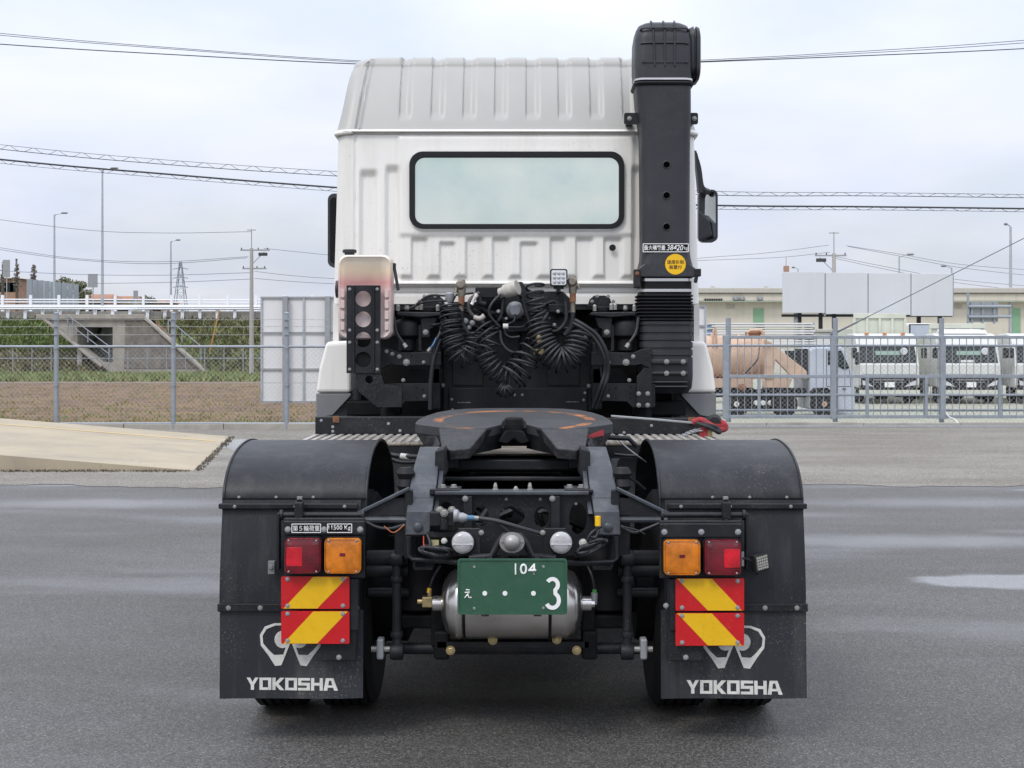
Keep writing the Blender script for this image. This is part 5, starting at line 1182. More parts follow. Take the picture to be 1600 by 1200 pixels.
for s_ in (-1, 1):
    f = (lambda p: p) if s_ < 0 else mir
    def q2(px, py, Y=BRY): return T(f(px), py, Y)[::2]
    def bq(x0, x1, y0, y1, Y0, Y1): 
        a, b = sorted((tx(f(x0), BRY), tx(f(x1), BRY))); return (a, b, Y0, Y1, PZ(y1, BRY), PZ(y0, BRY))
    m = MB(); m.plate([q2(620, 487), q2(690, 488), q2(690, 493), q2(660, 496), q2(620, 493)], BRY, BRY + .25); CS = tp(m, 'cab_mount', M['black'], bevel=.006)
    m = MB(); m.plate([q2(651, 477), q2(655, 464), q2(663, 459), q2(681, 459), q2(688, 465), q2(692, 477)], 8.9, 8.93); pl = tp(m, 'hinge_plate', M['black'], CS, bevel=.004)
    m = MB()
    for px, py in ((655, 471), (663, 463), (680, 463), (688, 471)): m.bolt(T(f(px), py, 8.9), .008)
    for px, py in ((622, 485), (652, 483), (658, 483), (684, 485)): m.lathe([(.012, 0), (.012, .03), (.007, .04)], T(f(px), py + 1, BRY + .08), 'Z', 8)
    tp(m, 'bolt', M['bolt'], pl)
    m = MB(); m.lathe([(.04, 0), (.045, .01), (.045, .03), (.036, .035)], T(f(672), 488, BRY + .12), 'Z', 18); tp(m, 'mount_bush', M['rubber'], CS, smooth=40)
    m = MB(); m.plate([q2(656, 495), q2(684, 495), q2(678, 512), q2(672, 514), q2(672, 528), q2(657, 528), q2(657, 513)], BRY + .03, BRY + .10); tp(m, 'hanger', M['black'], CS, bevel=.008)
    m = MB(); m.bolt(T(f(665), 519, BRY + .03), .012); tp(m, 'bolt', M['bolt'], CS)
    c_ = T(f(636), 488, BRY + .1)
    m = MB(); zt_, zb_ = PZ(497, BRY), PZ(550, BRY)
    m.lathe([(.03, zb_), (.052, zb_ + .01), (.052, PZ(530, BRY)), (.062, PZ(529, BRY)), (.086, PZ(524, BRY)), (.086, PZ(505, BRY)), (.075, PZ(501, BRY)), (.03, zt_), (.02, PZ(488, BRY))], (c_[0], c_[1], 0), 'Z', 22); tp(m, 'air_spring', M['rubber'], CS, smooth=45)
    m = MB(); m.lathe([(.012, 0), (.016, .01), (.012, .03)], T(f(636), 485, BRY + .1), 'Z', 8); tp(m, 'spring_nut', M['bolt'], CS)
    m = MB(); m.tube(spline([T(f(616), 496, BRY), T(f(620), 520, BRY - .02), T(f(634), 541, BRY - .05)], 6), .009, 8); tp(m, 'spring_hose', M['hose'], CS, smooth=40)
    m = MB(); m.tube([T(f(631), 537, BRY - .045), T(f(635), 543, BRY - .05)], .013, 8); tp(m, 'hose_fitting', M['bolt'], CS)
    m = MB(); m.plate([q2(596, 543), q2(612, 546), q2(624, 551), q2(690, 550), q2(690, 571), q2(620, 571), q2(612, 569), q2(596, 577)], BRY - .02, BRY + .02); AR = tp(m, 'support_arm', M['black'], bevel=.004)
    m = MB(); m.plate([q2(628, 599), q2(674, 599), q2(674, 626), q2(634, 627), q2(626, 636), q2(590, 636), q2(590, 600)], BRY - .02, BRY + .02); tp(m, 'support_arm', M['black'], AR, bevel=.004)
    m = MB(); m.plate([q2(625, 596), q2(640, 577), q2(690, 577), q2(690, 599), q2(625, 599)], BRY + .1, BRY + .15); tp(m, 'gusset', M['black2'], AR)
    m = MB()
    for px, py, r_ in ((604, 549, .010), (613, 553, .010), (624, 557, .011), (635, 566, .017), (662, 566, .009), (590, 604, .010), (577, 607, .009), (564, 591, .009), (590, 620, .010), (601, 632, .010), (615, 632, .010), (663, 619, .009), (630, 594, .010)):
        if s_ < 0 or px > 622: m.bolt(T(f(px), py, BRY - .02), r_ * .85)
    if s_ > 0:
        for px, py in ((998, 615), (1012, 615), (998, 633), (1012, 633)): m.bolt(T(px, py, BRY - .045), .010)
    tp(m, 'bolt', M['bolt'], AR)
    m = MB()
    for px, py in ((643, 557), (601, 605), (602, 615), (601, 621), (615, 612), (628, 605), (628, 615), (628, 622), (651, 606), (661, 609), (651, 622)): m.lathe([(.006, 0), (.006, -.001)], T(f(px), py, BRY - .021), 'Y', 10)
    tp(m, 'drill_hole', M['black2'], AR)
    if s_ > 0:
        m2 = MB(); m2.plate([T(994, 588, BRY)[::2], T(1006, 575, BRY)[::2], T(1018, 575, BRY)[::2], T(1018, 637, BRY)[::2], T(994, 637, BRY)[::2]], BRY - .045, BRY - .025); tp(m2, 'box_bracket', M['black'], AR, bevel=.003)
    m = MB(); m.plate([q2(653, 508), q2(658, 505), q2(658, 548), q2(674, 550), q2(674, 553), q2(653, 549)], BRY + .05, BRY + .09); tp(m, 'strap_bracket', M['black'], AR, bevel=.004)
    m = MB(); a, b = sorted((tx(f(672), 8.7), tx(f(688), 8.7))); m.box(a, b, 8.7, 9.0, PZ(640, 8.7), PZ(535, 8.7)); tp(m, 'upright', M['black'], AR, bevel=.008)
    m = MB(); a, b = sorted((tx(f(540), 8.75), tx(f(625), 8.75))); m.box(a, b, 8.78, 8.9, PZ(650, 8.75), PZ(627, 8.75)); tp(m, 'floor_bracket', M['black2'], AR, bevel=.01)
    m = MB(); m.lathe([(.05, PZ(660, 8.7)), (.05, PZ(640, 8.7)), (.03, PZ(634, 8.7))], (tx(f(607), 8.72), 8.72, 0), 'Z', 14); tp(m, 'damper_foot', M['black2'], AR, smooth=40)
# valve bracket, connectors behind the coils
HY_ = 8.62
m = MB(); m.plate([T(788, 477, 8.7)[::2], T(788, 446, 8.7)[::2], T(800, 440, 8.7)[::2], T(816, 440, 8.7)[::2], T(826, 455, 8.7)[::2], T(880, 455, 8.7)[::2], T(898, 473, 8.7)[::2], T(898, 512, 8.7)[::2], T(788, 520, 8.7)[::2]], 8.72, 8.76); VB = tp(m, 'valve_bracket', M['black'], bevel=.006)
m = MB(); m.box(tx(744, 8.75), tx(792, 8.75), 8.72, 8.80, PZ(472, 8.75), PZ(449, 8.75)); m.box(tx(700, 8.8), tx(900, 8.8), 8.86, 8.9, PZ(512, 8.8), PZ(471, 8.8)); tp(m, 'bracket_box', M['black2'], VB, bevel=.006)
m = MB(); m.box(tx(793, HY_), tx(818, HY_), 8.66, 8.72, PZ(500, HY_), PZ(473, HY_)); so = tp(m, 'socket_plate', M['black'], VB, bevel=.008)
m = MB(); m.lathe([(.055, 0), (.055, -.02), (.042, -.045), (.03, -.055)], T(805, 485, 8.66), 'Y', 18); tp(m, 'socket_cover', M['steelpost'], so, smooth=35)
m = MB(); m.box(tx(857, HY_), tx(881, HY_), 8.60, 8.70, PZ(489, HY_), PZ(475, HY_)); tp(m, 'relay_box', M['black'], VB, bevel=.008)
m = MB(); a, b = Vector(T(781, 458, 8.55)), Vector(T(809, 449, 8.5)); d = (b - a)
m.tube([a, a + d * .25, a + d * .3, a + d * .95, b], [.030, .032, .042, .046, .044], 18); tp(m, 'trailer_plug', pm('plug_grey', (.40, .38, .34), .5, var=.2, scale=30), VB, smooth=35)
m = MB(); m.box(tx(743, HY_), tx(779, HY_), 8.58, 8.66, PZ(466, HY_), PZ(449, HY_)); m.tube([T(748, 462, 8.58), T(750, 474, 8.56), T(760, 476, 8.56)], .02, 8); tp(m, 'plug_holder', M['rubber'], VB, bevel=.012)
# glad-hand cocks
for px, py0, py1 in ((721, 437, 486), (895, 432, 488)):
    m = MB(); c_ = T(px, py0, 8.55)
    m.tube([T(px, py1, 8.56), T(px, py0 + 26, 8.56)], .015, 10); m.tube([T(px, py0 + 26, 8.56), T(px, py0 + 10, 8.56), T(px, py0, 8.56)], [.022, .03, .02], 12)
    m.lathe([(.02, .03), (.03, .02), (.03, -.03), (.02, -.04)], T(px - 1, py0 + 8, 8.56), 'Y', 12); m.box(tx(px - 5, 8.55), tx(px + 5, 8.55), 8.53, 8.58, PZ(py0 + 3, 8.55), PZ(py0, 8.55))
    m.tube([T(px, py0 + 15, 8.56), T(px + (9 if px > 800 else -8), py0 + 14, 8.55), T(px + (10 if px > 800 else -9), py0 + 20, 8.55)], .013, 8)
    gl = tp(m, 'air_cock', pm('dull_fitting', (.24, .21, .17), .5, metal=.6, var=.35, scale=30), smooth=40)
    m = MB(); m.tube([T(px, py0 + 40, 8.555), T(px, py0 + 26, 8.555)], .019, 8); tp(m, 'rusty_sleeve', M['rust'], gl)
    m = MB(); m.tube(spline([T(px, py1, 8.56), T(px + (3 if px < 800 else -3), py1 + 22, 8.55), T(px + (12 if px < 800 else -14), py1 + 36, 8.52)], 6), .013, 8); tp(m, 'cock_hose', M['hose'], gl, smooth=40)
m = MB(); m.lathe([(.02, 0), (.028, .02), (.03, .05), (.02, .06)], T(703, 472, 8.58), 'Z', 12); m.tube([T(703, 478, 8.58), T(703, 462, 8.58), T(712, 462, 8.58)], .014, 8); tp(m, 'air_union', M['steelpost'], smooth=40)
m = MB(); m.box(tx(834, 8.5), tx(850, 8.5), 8.48, 8.53, PZ(554, 8.5), PZ(545, 8.5)); m.lathe([(.02, 0), (.02, .04), (.01, .06)], T(842, 538, 8.5), 'Z', 10); tp(m, 'coupling', M['brass'], bevel=.004)
# square work lamp
m = MB(); m.plate(rrect(tx(873, 8.52), PZ(434, 8.52), .104, .104, .014), 8.50, 8.55); LP = tp(m, 'work_lamp', M['black'], bevel=.006)
m = MB(); m.plate(rrect(tx(873, 8.52), PZ(434, 8.52), .088, .088, .01), 8.494, 8.503); tp(m, 'lamp_lens', M['lens_clear'], LP)
m = MB()
for i in range(3):
    for j in range(3): m.lathe([(.011, 0), (.011, -.003), (.006, -.007)], (tx(873, 8.52) + (i - 1) * .026, 8.494, PZ(434, 8.52) + (j - 1) * .026), 'Y', 12)
tp(m, 'led', M['lens_white'], LP, smooth=40)
m = MB(); m.box(tx(868, 8.52), tx(878, 8.52), 8.515, 8.54, PZ(452, 8.52), PZ(447, 8.52)); m.cyl(T(865, 449.5, 8.53), T(881, 449.5, 8.53), .009, 8); m.box(tx(870, 8.52), tx(876, 8.52), 8.52, 8.9, PZ(456, 8.52), PZ(451, 8.52)); tp(m, 'lamp_bracket', M['black'], LP)
# coiled air and electric lines
def helix(path, R_, turns, r, ph=0, sp=18, tight=None):
    C = spline(path, 24); L = [0]
    for i in range(1, len(C)): L.append(L[-1] + (C[i] - C[i - 1]).length)
    n_ = int(turns * sp); o = []; up = Vector((0, 1, 0)); j = 0
    for k in range(n_ + 1):
        s_ = L[-1] * k / n_
        while j < len(L) - 2 and L[j + 1] < s_: j += 1
        t = (s_ - L[j]) / max(1e-9, L[j + 1] - L[j]); p = C[j].lerp(C[j + 1], t); d = (C[j + 1] - C[j]).normalized()
        a = up - d * up.dot(d); a.normalize(); b = d.cross(a); th = 2 * PI * turns * k / n_ + ph
        rr = R_(k / n_) if callable(R_) else R_
        rr *= 1 + .05 * math.sin(th * .37 + 1)
        o.append(p + (a * math.cos(th) + b * math.sin(th)) * rr)
    return o
def coil(path, R_, turns, r, ph=0, lead=None, tail=None):
    m = MB(); h = helix([Vector(T(*p)) for p in path], R_, turns, r, ph)
    if lead: h = spline([T(*p) for p in lead] + [h[0]], 6)[:-1] + h
    if tail: h = h + spline([h[-1]] + [T(*p) for p in tail], 6)[1:]
    m.tube(h, r, 6); return tp(m, 'coiled_hose', M['hose'], smooth=60)
coil([(704, 474, 8.52), (705, 510, 8.5), (712, 545, 8.48), (728, 556, 8.48), (740, 538, 8.5), (742, 520, 8.52)], lambda t: .058 + .012 * math.sin(t * PI), 16, .0054, lead=[(712, 462, 8.56)])
coil([(703, 488, 8.46), (705, 520, 8.44), (713, 552, 8.43), (722, 560, 8.43), (736, 546, 8.44)], .058, 8, .0052)
coil([(752, 512, 8.5), (766, 535, 8.48), (758, 550, 8.46), (768, 572, 8.45), (790, 588, 8.44), (806, 584, 8.44)], lambda t: .074 - .02 * t, 12, .006, ph=1)
coil([(782, 606, 8.44), (790, 611, 8.43), (797, 606, 8.44)], .040, 7, .005)
coil([(800, 590, 8.44), (814, 575, 8.46), (822, 556, 8.48), (836, 542, 8.5)], lambda t: .09 - .02 * t, 5, .0075, ph=2, tail=[(846, 540, 8.5)])
coil([(838, 500, 8.5), (843, 520, 8.48), (856, 548, 8.46), (876, 563, 8.45), (894, 555, 8.46), (902, 535, 8.48), (906, 522, 8.5)], lambda t: .064 + .010 * math.sin(t * PI), 19, .007, lead=[(860, 497, 8.52), (848, 503, 8.5)], tail=[(922, 520, 8.54), (934, 545, 8.58), (940, 590, 8.6)])
coil([(836, 442, 8.52), (836, 465, 8.5), (841, 492, 8.5), (852, 505, 8.5)], .052, 6, .0075)
# loose cables
def cable(pts, r, mat=None, name='cable', par=None): m = MB(); m.tube(spline([T(*p) for p in pts], 8), r, 7); return tp(m, name, mat or M['hose'], par, smooth=60)
cable([(898, 500, 8.5), (915, 510, 8.48), (934, 525, 8.48), (947, 550, 8.48), (950, 580, 8.5), (944, 605, 8.5), (932, 638, 8.55)], .0125)
cable([(896, 505, 8.5), (912, 514, 8.48), (930, 530, 8.48), (943, 555, 8.48), (945, 580, 8.5), (938, 605, 8.5), (927, 636, 8.55)], .0125)
cable([(748, 458, 8.55), (735, 468, 8.5), (733, 485, 8.5), (745, 498, 8.5), (756, 505, 8.5)], .012, pm('pale_sleeve_hose', (.05, .048, .045), .5))
cable([(739, 470, 8.505), (736, 476, 8.498)], .0135, M['plate_white'], 'cable_sleeve')
cable([(745, 461, 8.53), (741, 465, 8.515), (737, 472, 8.5)], .014, pm('woven_sleeve', (.5, .45, .42), .7, var=.3, scale=60), 'cable_sleeve')
cable([(782, 460, 8.5), (768, 475, 8.46), (764, 490, 8.46), (775, 505, 8.47), (780, 512, 8.48), (762, 515, 8.5)], .008)
cable([(805, 492, 8.6), (803, 502, 8.55), (793, 508, 8.5), (789, 520, 8.5), (798, 527, 8.5), (812, 526, 8.5)], .008)
cable([(820, 470, 8.62), (812, 462, 8.58), (800, 460, 8.56), (788, 466, 8.56), (784, 490, 8.56), (780, 500, 8.56)], .009)
cable([(814, 465, 8.6), (822, 485, 8.56), (828, 505, 8.55), (833, 512, 8.55)], .015, M['rubber'])
cable([(741, 496, 8.48), (750, 498, 8.47), (757, 493, 8.47)], .016, pm('connector_grey', (.33, .31, .28), .5), 'connector')
cable([(786, 510, 8.5), (794, 510, 8.5)], .017, M['plug'] if 'plug' in M else M['logo'], 'connector')
cable([(793, 511, 8.5), (815, 511, 8.52), (826, 505, 8.55)], .006)
cable([(781, 516, 8.5), (784, 535, 8.48), (795, 548, 8.47), (812, 552, 8.47), (816, 548, 8.47)], .010)
cable([(883, 470, 8.5), (884, 500, 8.5), (872, 516, 8.5), (860, 518, 8.52)], .011)
cable([(676, 575, 8.5), (679, 540, 8.5), (688, 520, 8.52), (692, 500, 8.56)], .012)
cable([(672, 640, 8.5), (673, 600, 8.5), (678, 560, 8.5), (688, 530, 8.52)], .014)
cable([(668, 548, 8.48), (676, 540, 8.48), (682, 528, 8.5)], .007, pm('blue_airline', (.03, .10, .22), .4), 'air_line')
cable([(669, 549, 8.475), (673, 544, 8.475)], .012, M['bolt'], 'air_fitting')
cable([(650, 476, 8.6), (670, 462, 8.6), (700, 462, 8.6), (740, 458, 8.62)], .007)
cable([(640, 482, 8.62), (665, 472, 8.62), (700, 470, 8.62)], .007)
# jumble of small lines behind the coils
random.seed(21)
m = MB()
for k in range(26):
    x0_, y0_ = random.uniform(690, 890), random.uniform(478, 515); pts = [(x0_, y0_, 8.66 + random.uniform(0, .1))]
    for j in range(3): x0_ += random.uniform(-25, 25); y0_ += random.uniform(-8, 14); pts.append((x0_, y0_, 8.62 + random.uniform(0, .1)))
    m.tube(spline([T(*p) for p in pts], 5), random.uniform(.005, .012), 6)
tp(m, 'wiring_loom', M['black'], smooth=60)
m = MB()
for px, py, r_ in ((727, 502, .02), (738, 505, .018), (721, 500, .016), (779, 487, .013), (733, 512, .015), (866, 508, .013), (872, 487, .012), (791, 498, .01)): m.lathe([(r_, .02), (r_, -.02), (r_ * .5, -.03)], T(px, py, 8.58), 'Y', 10)
tp(m, 'small_fitting', M['steelpost'], smooth=40)

# ---- mudguards, flaps, tail lamps (left s=-1, right s=+1)
def sheet(prof, t):            # closed section of a curved sheet of thickness t (profile in Y,Z)
    pts = [Vector((y, z, 0)) for y, z in prof]; o = []
    for i, p in enumerate(pts):
        d = (pts[min(i + 1, len(pts) - 1)] - pts[max(i - 1, 0)]).normalized(); o.append(p + Vector((-d.y, d.x, 0)) * t)
    return [(p.x, p.y) for p in pts] + [(p.x, p.y) for p in o[::-1]]
up_prof = [(p.x, p.y) for p in spline([(7.46, .70, 0), (7.44, .88, 0), (7.33, 1.07, 0), (7.10, 1.19, 0), (6.78, 1.245, 0), (6.46, 1.228, 0), (6.255, 1.165, 0), (6.155, 1.075, 0), (6.135, .985, 0)], 6)]
lo_prof = [(p.x, p.y) for p in spline([(6.125, 1.03, 0), (6.10, .93, 0), (6.075, .80, 0), (6.058, .68, 0), (6.05, .575, 0)], 6)]
WX0, WX1 = -1.248, -.634
LET = {'Y': ([(0, 1), (.3, 1), (.5, .64), (.72, 1), (1, 1), (.63, .4), (.63, 0), (.36, 0), (.36, .4)], []),
       'O': ([(0, 0), (0, 1), (1, 1), (1, 0)], [[(.27, .2), (.27, .8), (.73, .8), (.73, .2)]]),
       'K': ([(0, 0), (0, 1), (.27, 1), (.27, .62), (.64, 1), (1.02, 1), (.52, .5), (1.02, 0), (.64, 0), (.27, .38), (.27, 0)], []),
       'S': ([(0, 1), (1, 1), (1, .8), (.27, .8), (.27, .62), (1, .62), (1, 0), (0, 0), (0, .2), (.73, .2), (.73, .4), (0, .4)], []),
       'H': ([(0, 0), (0, 1), (.27, 1), (.27, .62), (.73, .62), (.73, 1), (1, 1), (1, 0), (.73, 0), (.73, .4), (.27, .4), (.27, 0)], []),
       'A': ([(-.02, 0), (.15, 1), (.78, 1), (1.18, 0), (.86, 0), (.78, .24), (.32, .24), (.29, 0)], [[(.36, .42), (.70, .42), (.60, .80), (.42, .80)]])}
for s_ in (-1, 1):
    def X(x): return x * -s_          # mirrored local x: pass values of the left side
    def xr(a, b): return sorted((X(a), X(b)))
    m = MB(); m.plate(sheet(up_prof, .007), *xr(WX0, WX1), ax='X'); MG = tp(m, 'mudguard', M['fender'], smooth=35)
    m = MB()
    for x in (WX0, WX1): m.tube([(X(x), y, z) for y, z in up_prof], .007, 6)
    tp(m, 'edge_bead', M['fender'], MG, smooth=50)
    m = MB(); m.plate(sheet(lo_prof, .006), *xr(WX0, WX1 - .02), ax='X'); LG = tp(m, 'mudguard_lower', M['fender'], smooth=35)
    m = MB(); a, b = xr(WX0 - .012, WX1 - .03); m.box(a, b, 6.088, 6.112, .995, 1.018); e = tp(m, 'trim_strip', M['black'], LG, bevel=.004)
    m = MB(); a, b = xr(WX0 - .002, WX1); m.box(a, b, 6.128, 6.14, 1.031, 1.038); tp(m, 'joint_lip', M['black2'], LG)
    m = MB(); a, b = xr(WX0 - .004, WX1 - .025); m.box(a, b, 6.030, 6.062, .566, .600); tp(m, 'lower_strip', M['black'], LG, bevel=.003)
    m = MB()
    for x in (-1.19, -.93, -.72): m.bolt((X(x), 6.088, 1.006), .0055, .006)
    for x in (-1.205, -1.07, -.80, -.66): m.bolt((X(x), 6.030, .583), .0075, .004)
    for x in (-1.18, -1.02, -.86): m.bolt((X(x), 6.13, 1.041), .005, .005)
    tp(m, 'bolt', M['bolt'], LG)
    # flap with emblem and lettering
    fx0, fx1 = (tx(343, 6.04), tx(567, 6.04)) if s_ < 0 else (tx(1033, 6.04), tx(1260, 6.04))
    m = MB(); nx_, nz_ = 14, 14; vs_ = []
    for d in (0, .012):
        for j in range(nz_ + 1):
            for i in range(nx_ + 1):
                u, v = i / nx_, j / nz_; vs_.append((fx0 + (fx1 - fx0) * u + (.004 * (1 - v) * math.sin(u * 3)), 6.046 + d + .010 * (1 - v) ** 2 * math.sin(u * 5.2 + .6) - .012 * (1 - v) ** 2, .198 + .372 * v + (.006 * (u - .5) if v < .05 else 0)))
    k = nx_ + 1; K = k * (nz_ + 1); fs = [(j * k + i, j * k + i + 1, (j + 1) * k + i + 1, (j + 1) * k + i) for j in range(nz_) for i in range(nx_)]
    fs = fs + [tuple(K + q for q in f[::-1]) for f in fs] + [(i, i + 1, K + i + 1, K + i) for i in range(nx_)] + [(j * k, (j + 1) * k, K + (j + 1) * k, K + j * k) for j in range(nz_)] + [(j * k + nx_, (j + 1) * k + nx_, K + (j + 1) * k + nx_, K + j * k + nx_) for j in range(nz_)]
    m.add(vs_, fs); FL = tp(m, 'mud_flap', M['flap'], smooth=40)
    def onflap(pts, y0=.0, holes=()): 
        mm = MB(); mm.plate(pts, 0, .0012, holes)
        o_ = []
        for (x, y, z) in mm.v:
            u = (x - fx0) / (fx1 - fx0); v = (z - .198) / .372
            o_.append((x, 6.0442 + y + .010 * (1 - v) ** 2 * math.sin(u * 5.2 + .6) - .012 * (1 - v) ** 2, z))
        mm.v = o_; return mm
    ec = 454.5 if s_ < 0 else 1147.0; dy = 0 if s_ < 0 else 4
    fq = lambda px, py: (tx(px, 6.04), PZ(py + dy, 6.04))
    em = MB()
    def addto(o): 
        k0 = len(em.v); em.v += o.v; em.f += [[i + k0 for i in f] for f in o.f]; em.m += o.m
    for d in (-1, 1):
        E = lambda zx, zy: fq(ec + d * (zx - 332) / 2.667, 660 + zy / 2.667)
        outer = [(322, 836), (262, 838), (222, 852), (202, 886), (206, 930), (238, 972), (266, 1015), (292, 1012), (330, 918), (318, 916), (300, 968), (262, 970), (240, 950), (216, 922), (213, 890), (230, 862), (266, 847), (322, 846)]
        addto(onflap([E(*p) for p in outer])); addto(onflap([E(297 + 34 * math.cos(t), 905 + 36 * math.sin(t)) for t in [2 * PI * k / 20 for k in range(20)]]))
    tp(em, 'emblem', M['logo'], FL)
    x0_, x1_, y0_, y1_ = (385, 527, 1078, 1059) if s_ < 0 else (1073, 1220, 1084, 1063)
    cw = (x1_ - x0_) / 7.0; em = MB()
    for i, ch in enumerate('YOKOSHA'):
        o_, h_ = LET[ch]; g_ = lambda p: (tx(x0_ + cw * i + p[0] * cw * .92 + p[1] * 0, 6.04), PZ(y0_ + (y1_ - y0_) * p[1], 6.04))
        addto(onflap([g_(p) for p in o_], holes=[[g_(p) for p in h] for h in h_]))
    tp(em, 'lettering', M['logo'], FL)
    # carrier bar, clip and outrigger
    m = MB(); zb_ = PZ(806, 6.0); a, b = xr(tx(438, 6.0), tx(566, 6.0)); m.cyl((a, 6.03, zb_), (b, 6.03, zb_), .0115, 12)
    for x in (a, b): m.lathe([(.022, -.006), (.022, .006)], (x, 6.03, zb_), 'X', 16)
    CB = tp(m, 'carrier_bar', M['black'], smooth=40)
    m = MB(); x = X(tx(466, 6.0)); m.box(x - .018, x + .018, 6.005, 6.045, PZ(812, 6), PZ(785, 6)); m.tube([(x, 6.03, PZ(785, 6)), (x, 6.06, PZ(780, 6))], .012, 8); tp(m, 'clip', M['black'], CB, bevel=.005)
    m = MB(); x = X(tx(466, 6.0)); m.cyl((x, 6.02, PZ(818, 6)), (x, 6.02, PZ(811, 6)), .008, 8); m.lathe([(.012, 0), (.012, .012)], (x, 6.04, PZ(782, 6)), 'Z', 8); tp(m, 'clip_bolt', M['bolt'], CB)
    m = MB(); a, b = xr(tx(434, 6.03), tx(438, 6.03)); m.box(a, b, 6.0, 6.055, PZ(890, 6.03), PZ(801, 6.03)); tp(m, 'drop_strip', M['black'], CB, bevel=.003)
    if s_ < 0:
        m = MB(); x = tx(425, 6.02); m.box(x - .014, x + .014, 6.0, 6.03, PZ(896, 6.02), PZ(876, 6.02)); m.bolt((x, 6.0, PZ(885, 6.02)), .009); tp(m, 'marker_bracket', M['grey_plastic'], CB, bevel=.004)
    m = MB(); m.plate([(X(tx(560, 6.1)), PZ(801, 6.1)), (X(tx(640, 6.1)), PZ(762, 6.1)), (X(tx(640, 6.1)), PZ(806, 6.1)), (X(tx(575, 6.1)), PZ(808, 6.1))], 6.10, 6.14); OR = tp(m, 'outrigger', M['black'], bevel=.004)
    m = MB(); m.tube([(X(tx(560, 6.1)), 6.09, PZ(802, 6.1)), (X(tx(640, 6.1)), 6.09, PZ(763, 6.1))], .009, 6); m.tube([(X(tx(560, 6.1)), 6.10, PZ(812, 6.1)), (X(tx(640, 6.1)), 6.10, PZ(812, 6.1))], .014, 8); tp(m, 'outrigger_flange', M['ramp_steel'], OR)
    # tail lamp board
    if s_ < 0: lb0, lb1, red0, amb0, rx0, top, ry = 443, 570, 446, 508, 440, 810, 0
    else: lb0, lb1, red0, amb0, rx0, top, ry = 1031, 1160, 1097, 1034, 1055, 814, 2.5
    LYb = 5.97; L = lambda px: tx(px, LYb); Lz = lambda py: PZ(py, LYb)
    m = MB(); m.box(L(lb0), L(lb1), LYb + .012, LYb + .03, Lz(905), Lz(top)); m.box(L(500 if s_ < 0 else 1043), L(556 if s_ < 0 else 1100), LYb + .012, LYb + .028, Lz(1034), Lz(905)); LBD = tp(m, 'lamp_board', M['black'], bevel=.005)
    m = MB(); m.box(L(lb0), L(lb1), LYb - .004, LYb + .012, Lz(top + 26), Lz(top + 4)); tp(m, 'board_flange', M['black'], LBD, bevel=.004)
    m = MB(); m.box(L(546 if s_ < 0 else 1046), L(560 if s_ < 0 else 1056), LYb + .0, LYb + .012, Lz(985), Lz(905)); tp(m, 'board_rib', M['black'], LBD, bevel=.003)
    m = MB()
    for px in (lb0 + 7, (lb0 + lb1) / 2, lb1 - 7): m.bolt((L(px), LYb - .004, Lz(top + 17)), .009, .008)
    m.bolt((L(529 if s_ < 0 else 1072), LYb + .012, Lz(1028)), .008, .007); m.bolt((L(553 if s_ < 0 else 1041), LYb + .012, Lz(947)), .008, .007)
    tp(m, 'bolt', M['steelpost'], LBD)
    for x0_, col, nm in ((red0, 'lens_red', 'tail_lamp'), (amb0, 'lens_amber', 'indicator_lamp')):
        c0, c1 = L(x0_), L(x0_ + 59.5); cz0 = Lz(866 + ry); h_ = 57 / F * LYb; w_ = c1 - c0; cx_ = (c0 + c1) / 2
        m = MB(); m.plate(rrect(cx_, cz0, w_, h_, .02, 6), LYb - .03, LYb + .012); TL = tp(m, nm, M['black2'], bevel=.004)
        m = MB(); R = []
        for y, ins, rr in ((LYb - .018, .003, .019), (LYb - .046, .005, .018), (LYb - .053, .011, .015), (LYb - .0555, .03, .012)): R.append([(x, y, z) for x, z in rrect(cx_, cz0, w_ - 2 * ins, h_ - 2 * ins, rr, 6)])
        m.loft(R); tp(m, 'lens', M[col], TL, smooth=40)
        m = MB(); m.plate(rrect(cx_, cz0, w_ - .010, h_ - .010, .018, 6), LYb - .0555, LYb - .052, [rrect(cx_, cz0, w_ - .018, h_ - .018, .015, 6)]); tp(m, 'lens_rim', M['lens_red'] if col == 'lens_red' else M['lens_amber'], TL)
        m = MB()
        for i in (-1, 1):
            for j in (-1, 1): m.lathe([(.0045, 0), (.0045, -.004), (.002, -.006)], (cx_ + i * w_ * .36, LYb - .0535, cz0 + j * h_ * .42), 'Y', 10)
        tp(m, 'lens_screw', M['bolt'], TL)
        if col == 'lens_red':
            rxc = L(463) if s_ < 0 else L(1141); m = MB(); m.plate(rrect(rxc, Lz(867 + ry), .066, .078, .006, 3), LYb - .0575, LYb - .054); tp(m, 'reflex_reflector', M['lens_reflex'], TL, bevel=.002)
        else:
            m = MB(); m.plate(rrect(cx_, cz0 + .006, .024, .014, .003, 2), LYb - .0563, LYb - .055); tp(m, 'moulding_mark', M['lens_red'], TL)
    # striped reflector plates
    for k in range(2):
        y0_, y1_ = ((900, 950.5), (954, 1005))[k] if s_ < 0 else ((903, 953.5), (957, 1008))[k]
        x0_, x1_ = (440, 546.5) if s_ < 0 else (1055, 1162)
        c0, c1, z0_, z1_ = L(x0_), L(x1_), Lz(y1_), Lz(y0_); w_ = c1 - c0; h_ = z1_ - z0_
        m = MB(); m.plate(rrect((c0 + c1) / 2, (z0_ + z1_) / 2, w_, h_, .006, 3), LYb - .012, LYb - .006); RP = tp(m, 'reflector_plate', M['red'])
        u = lambda a: (c0 + w_ * a) if s_ < 0 else (c1 - w_ * a)
        m = MB(); m.plate([(u(.035), z0_ + .0015), (u(.53), z0_ + .0015), (u(.975), z1_ - .0015), (u(.47), z1_ - .0015)], LYb - .0132, LYb - .0118); tp(m, 'yellow_band', M['yellow'], RP)
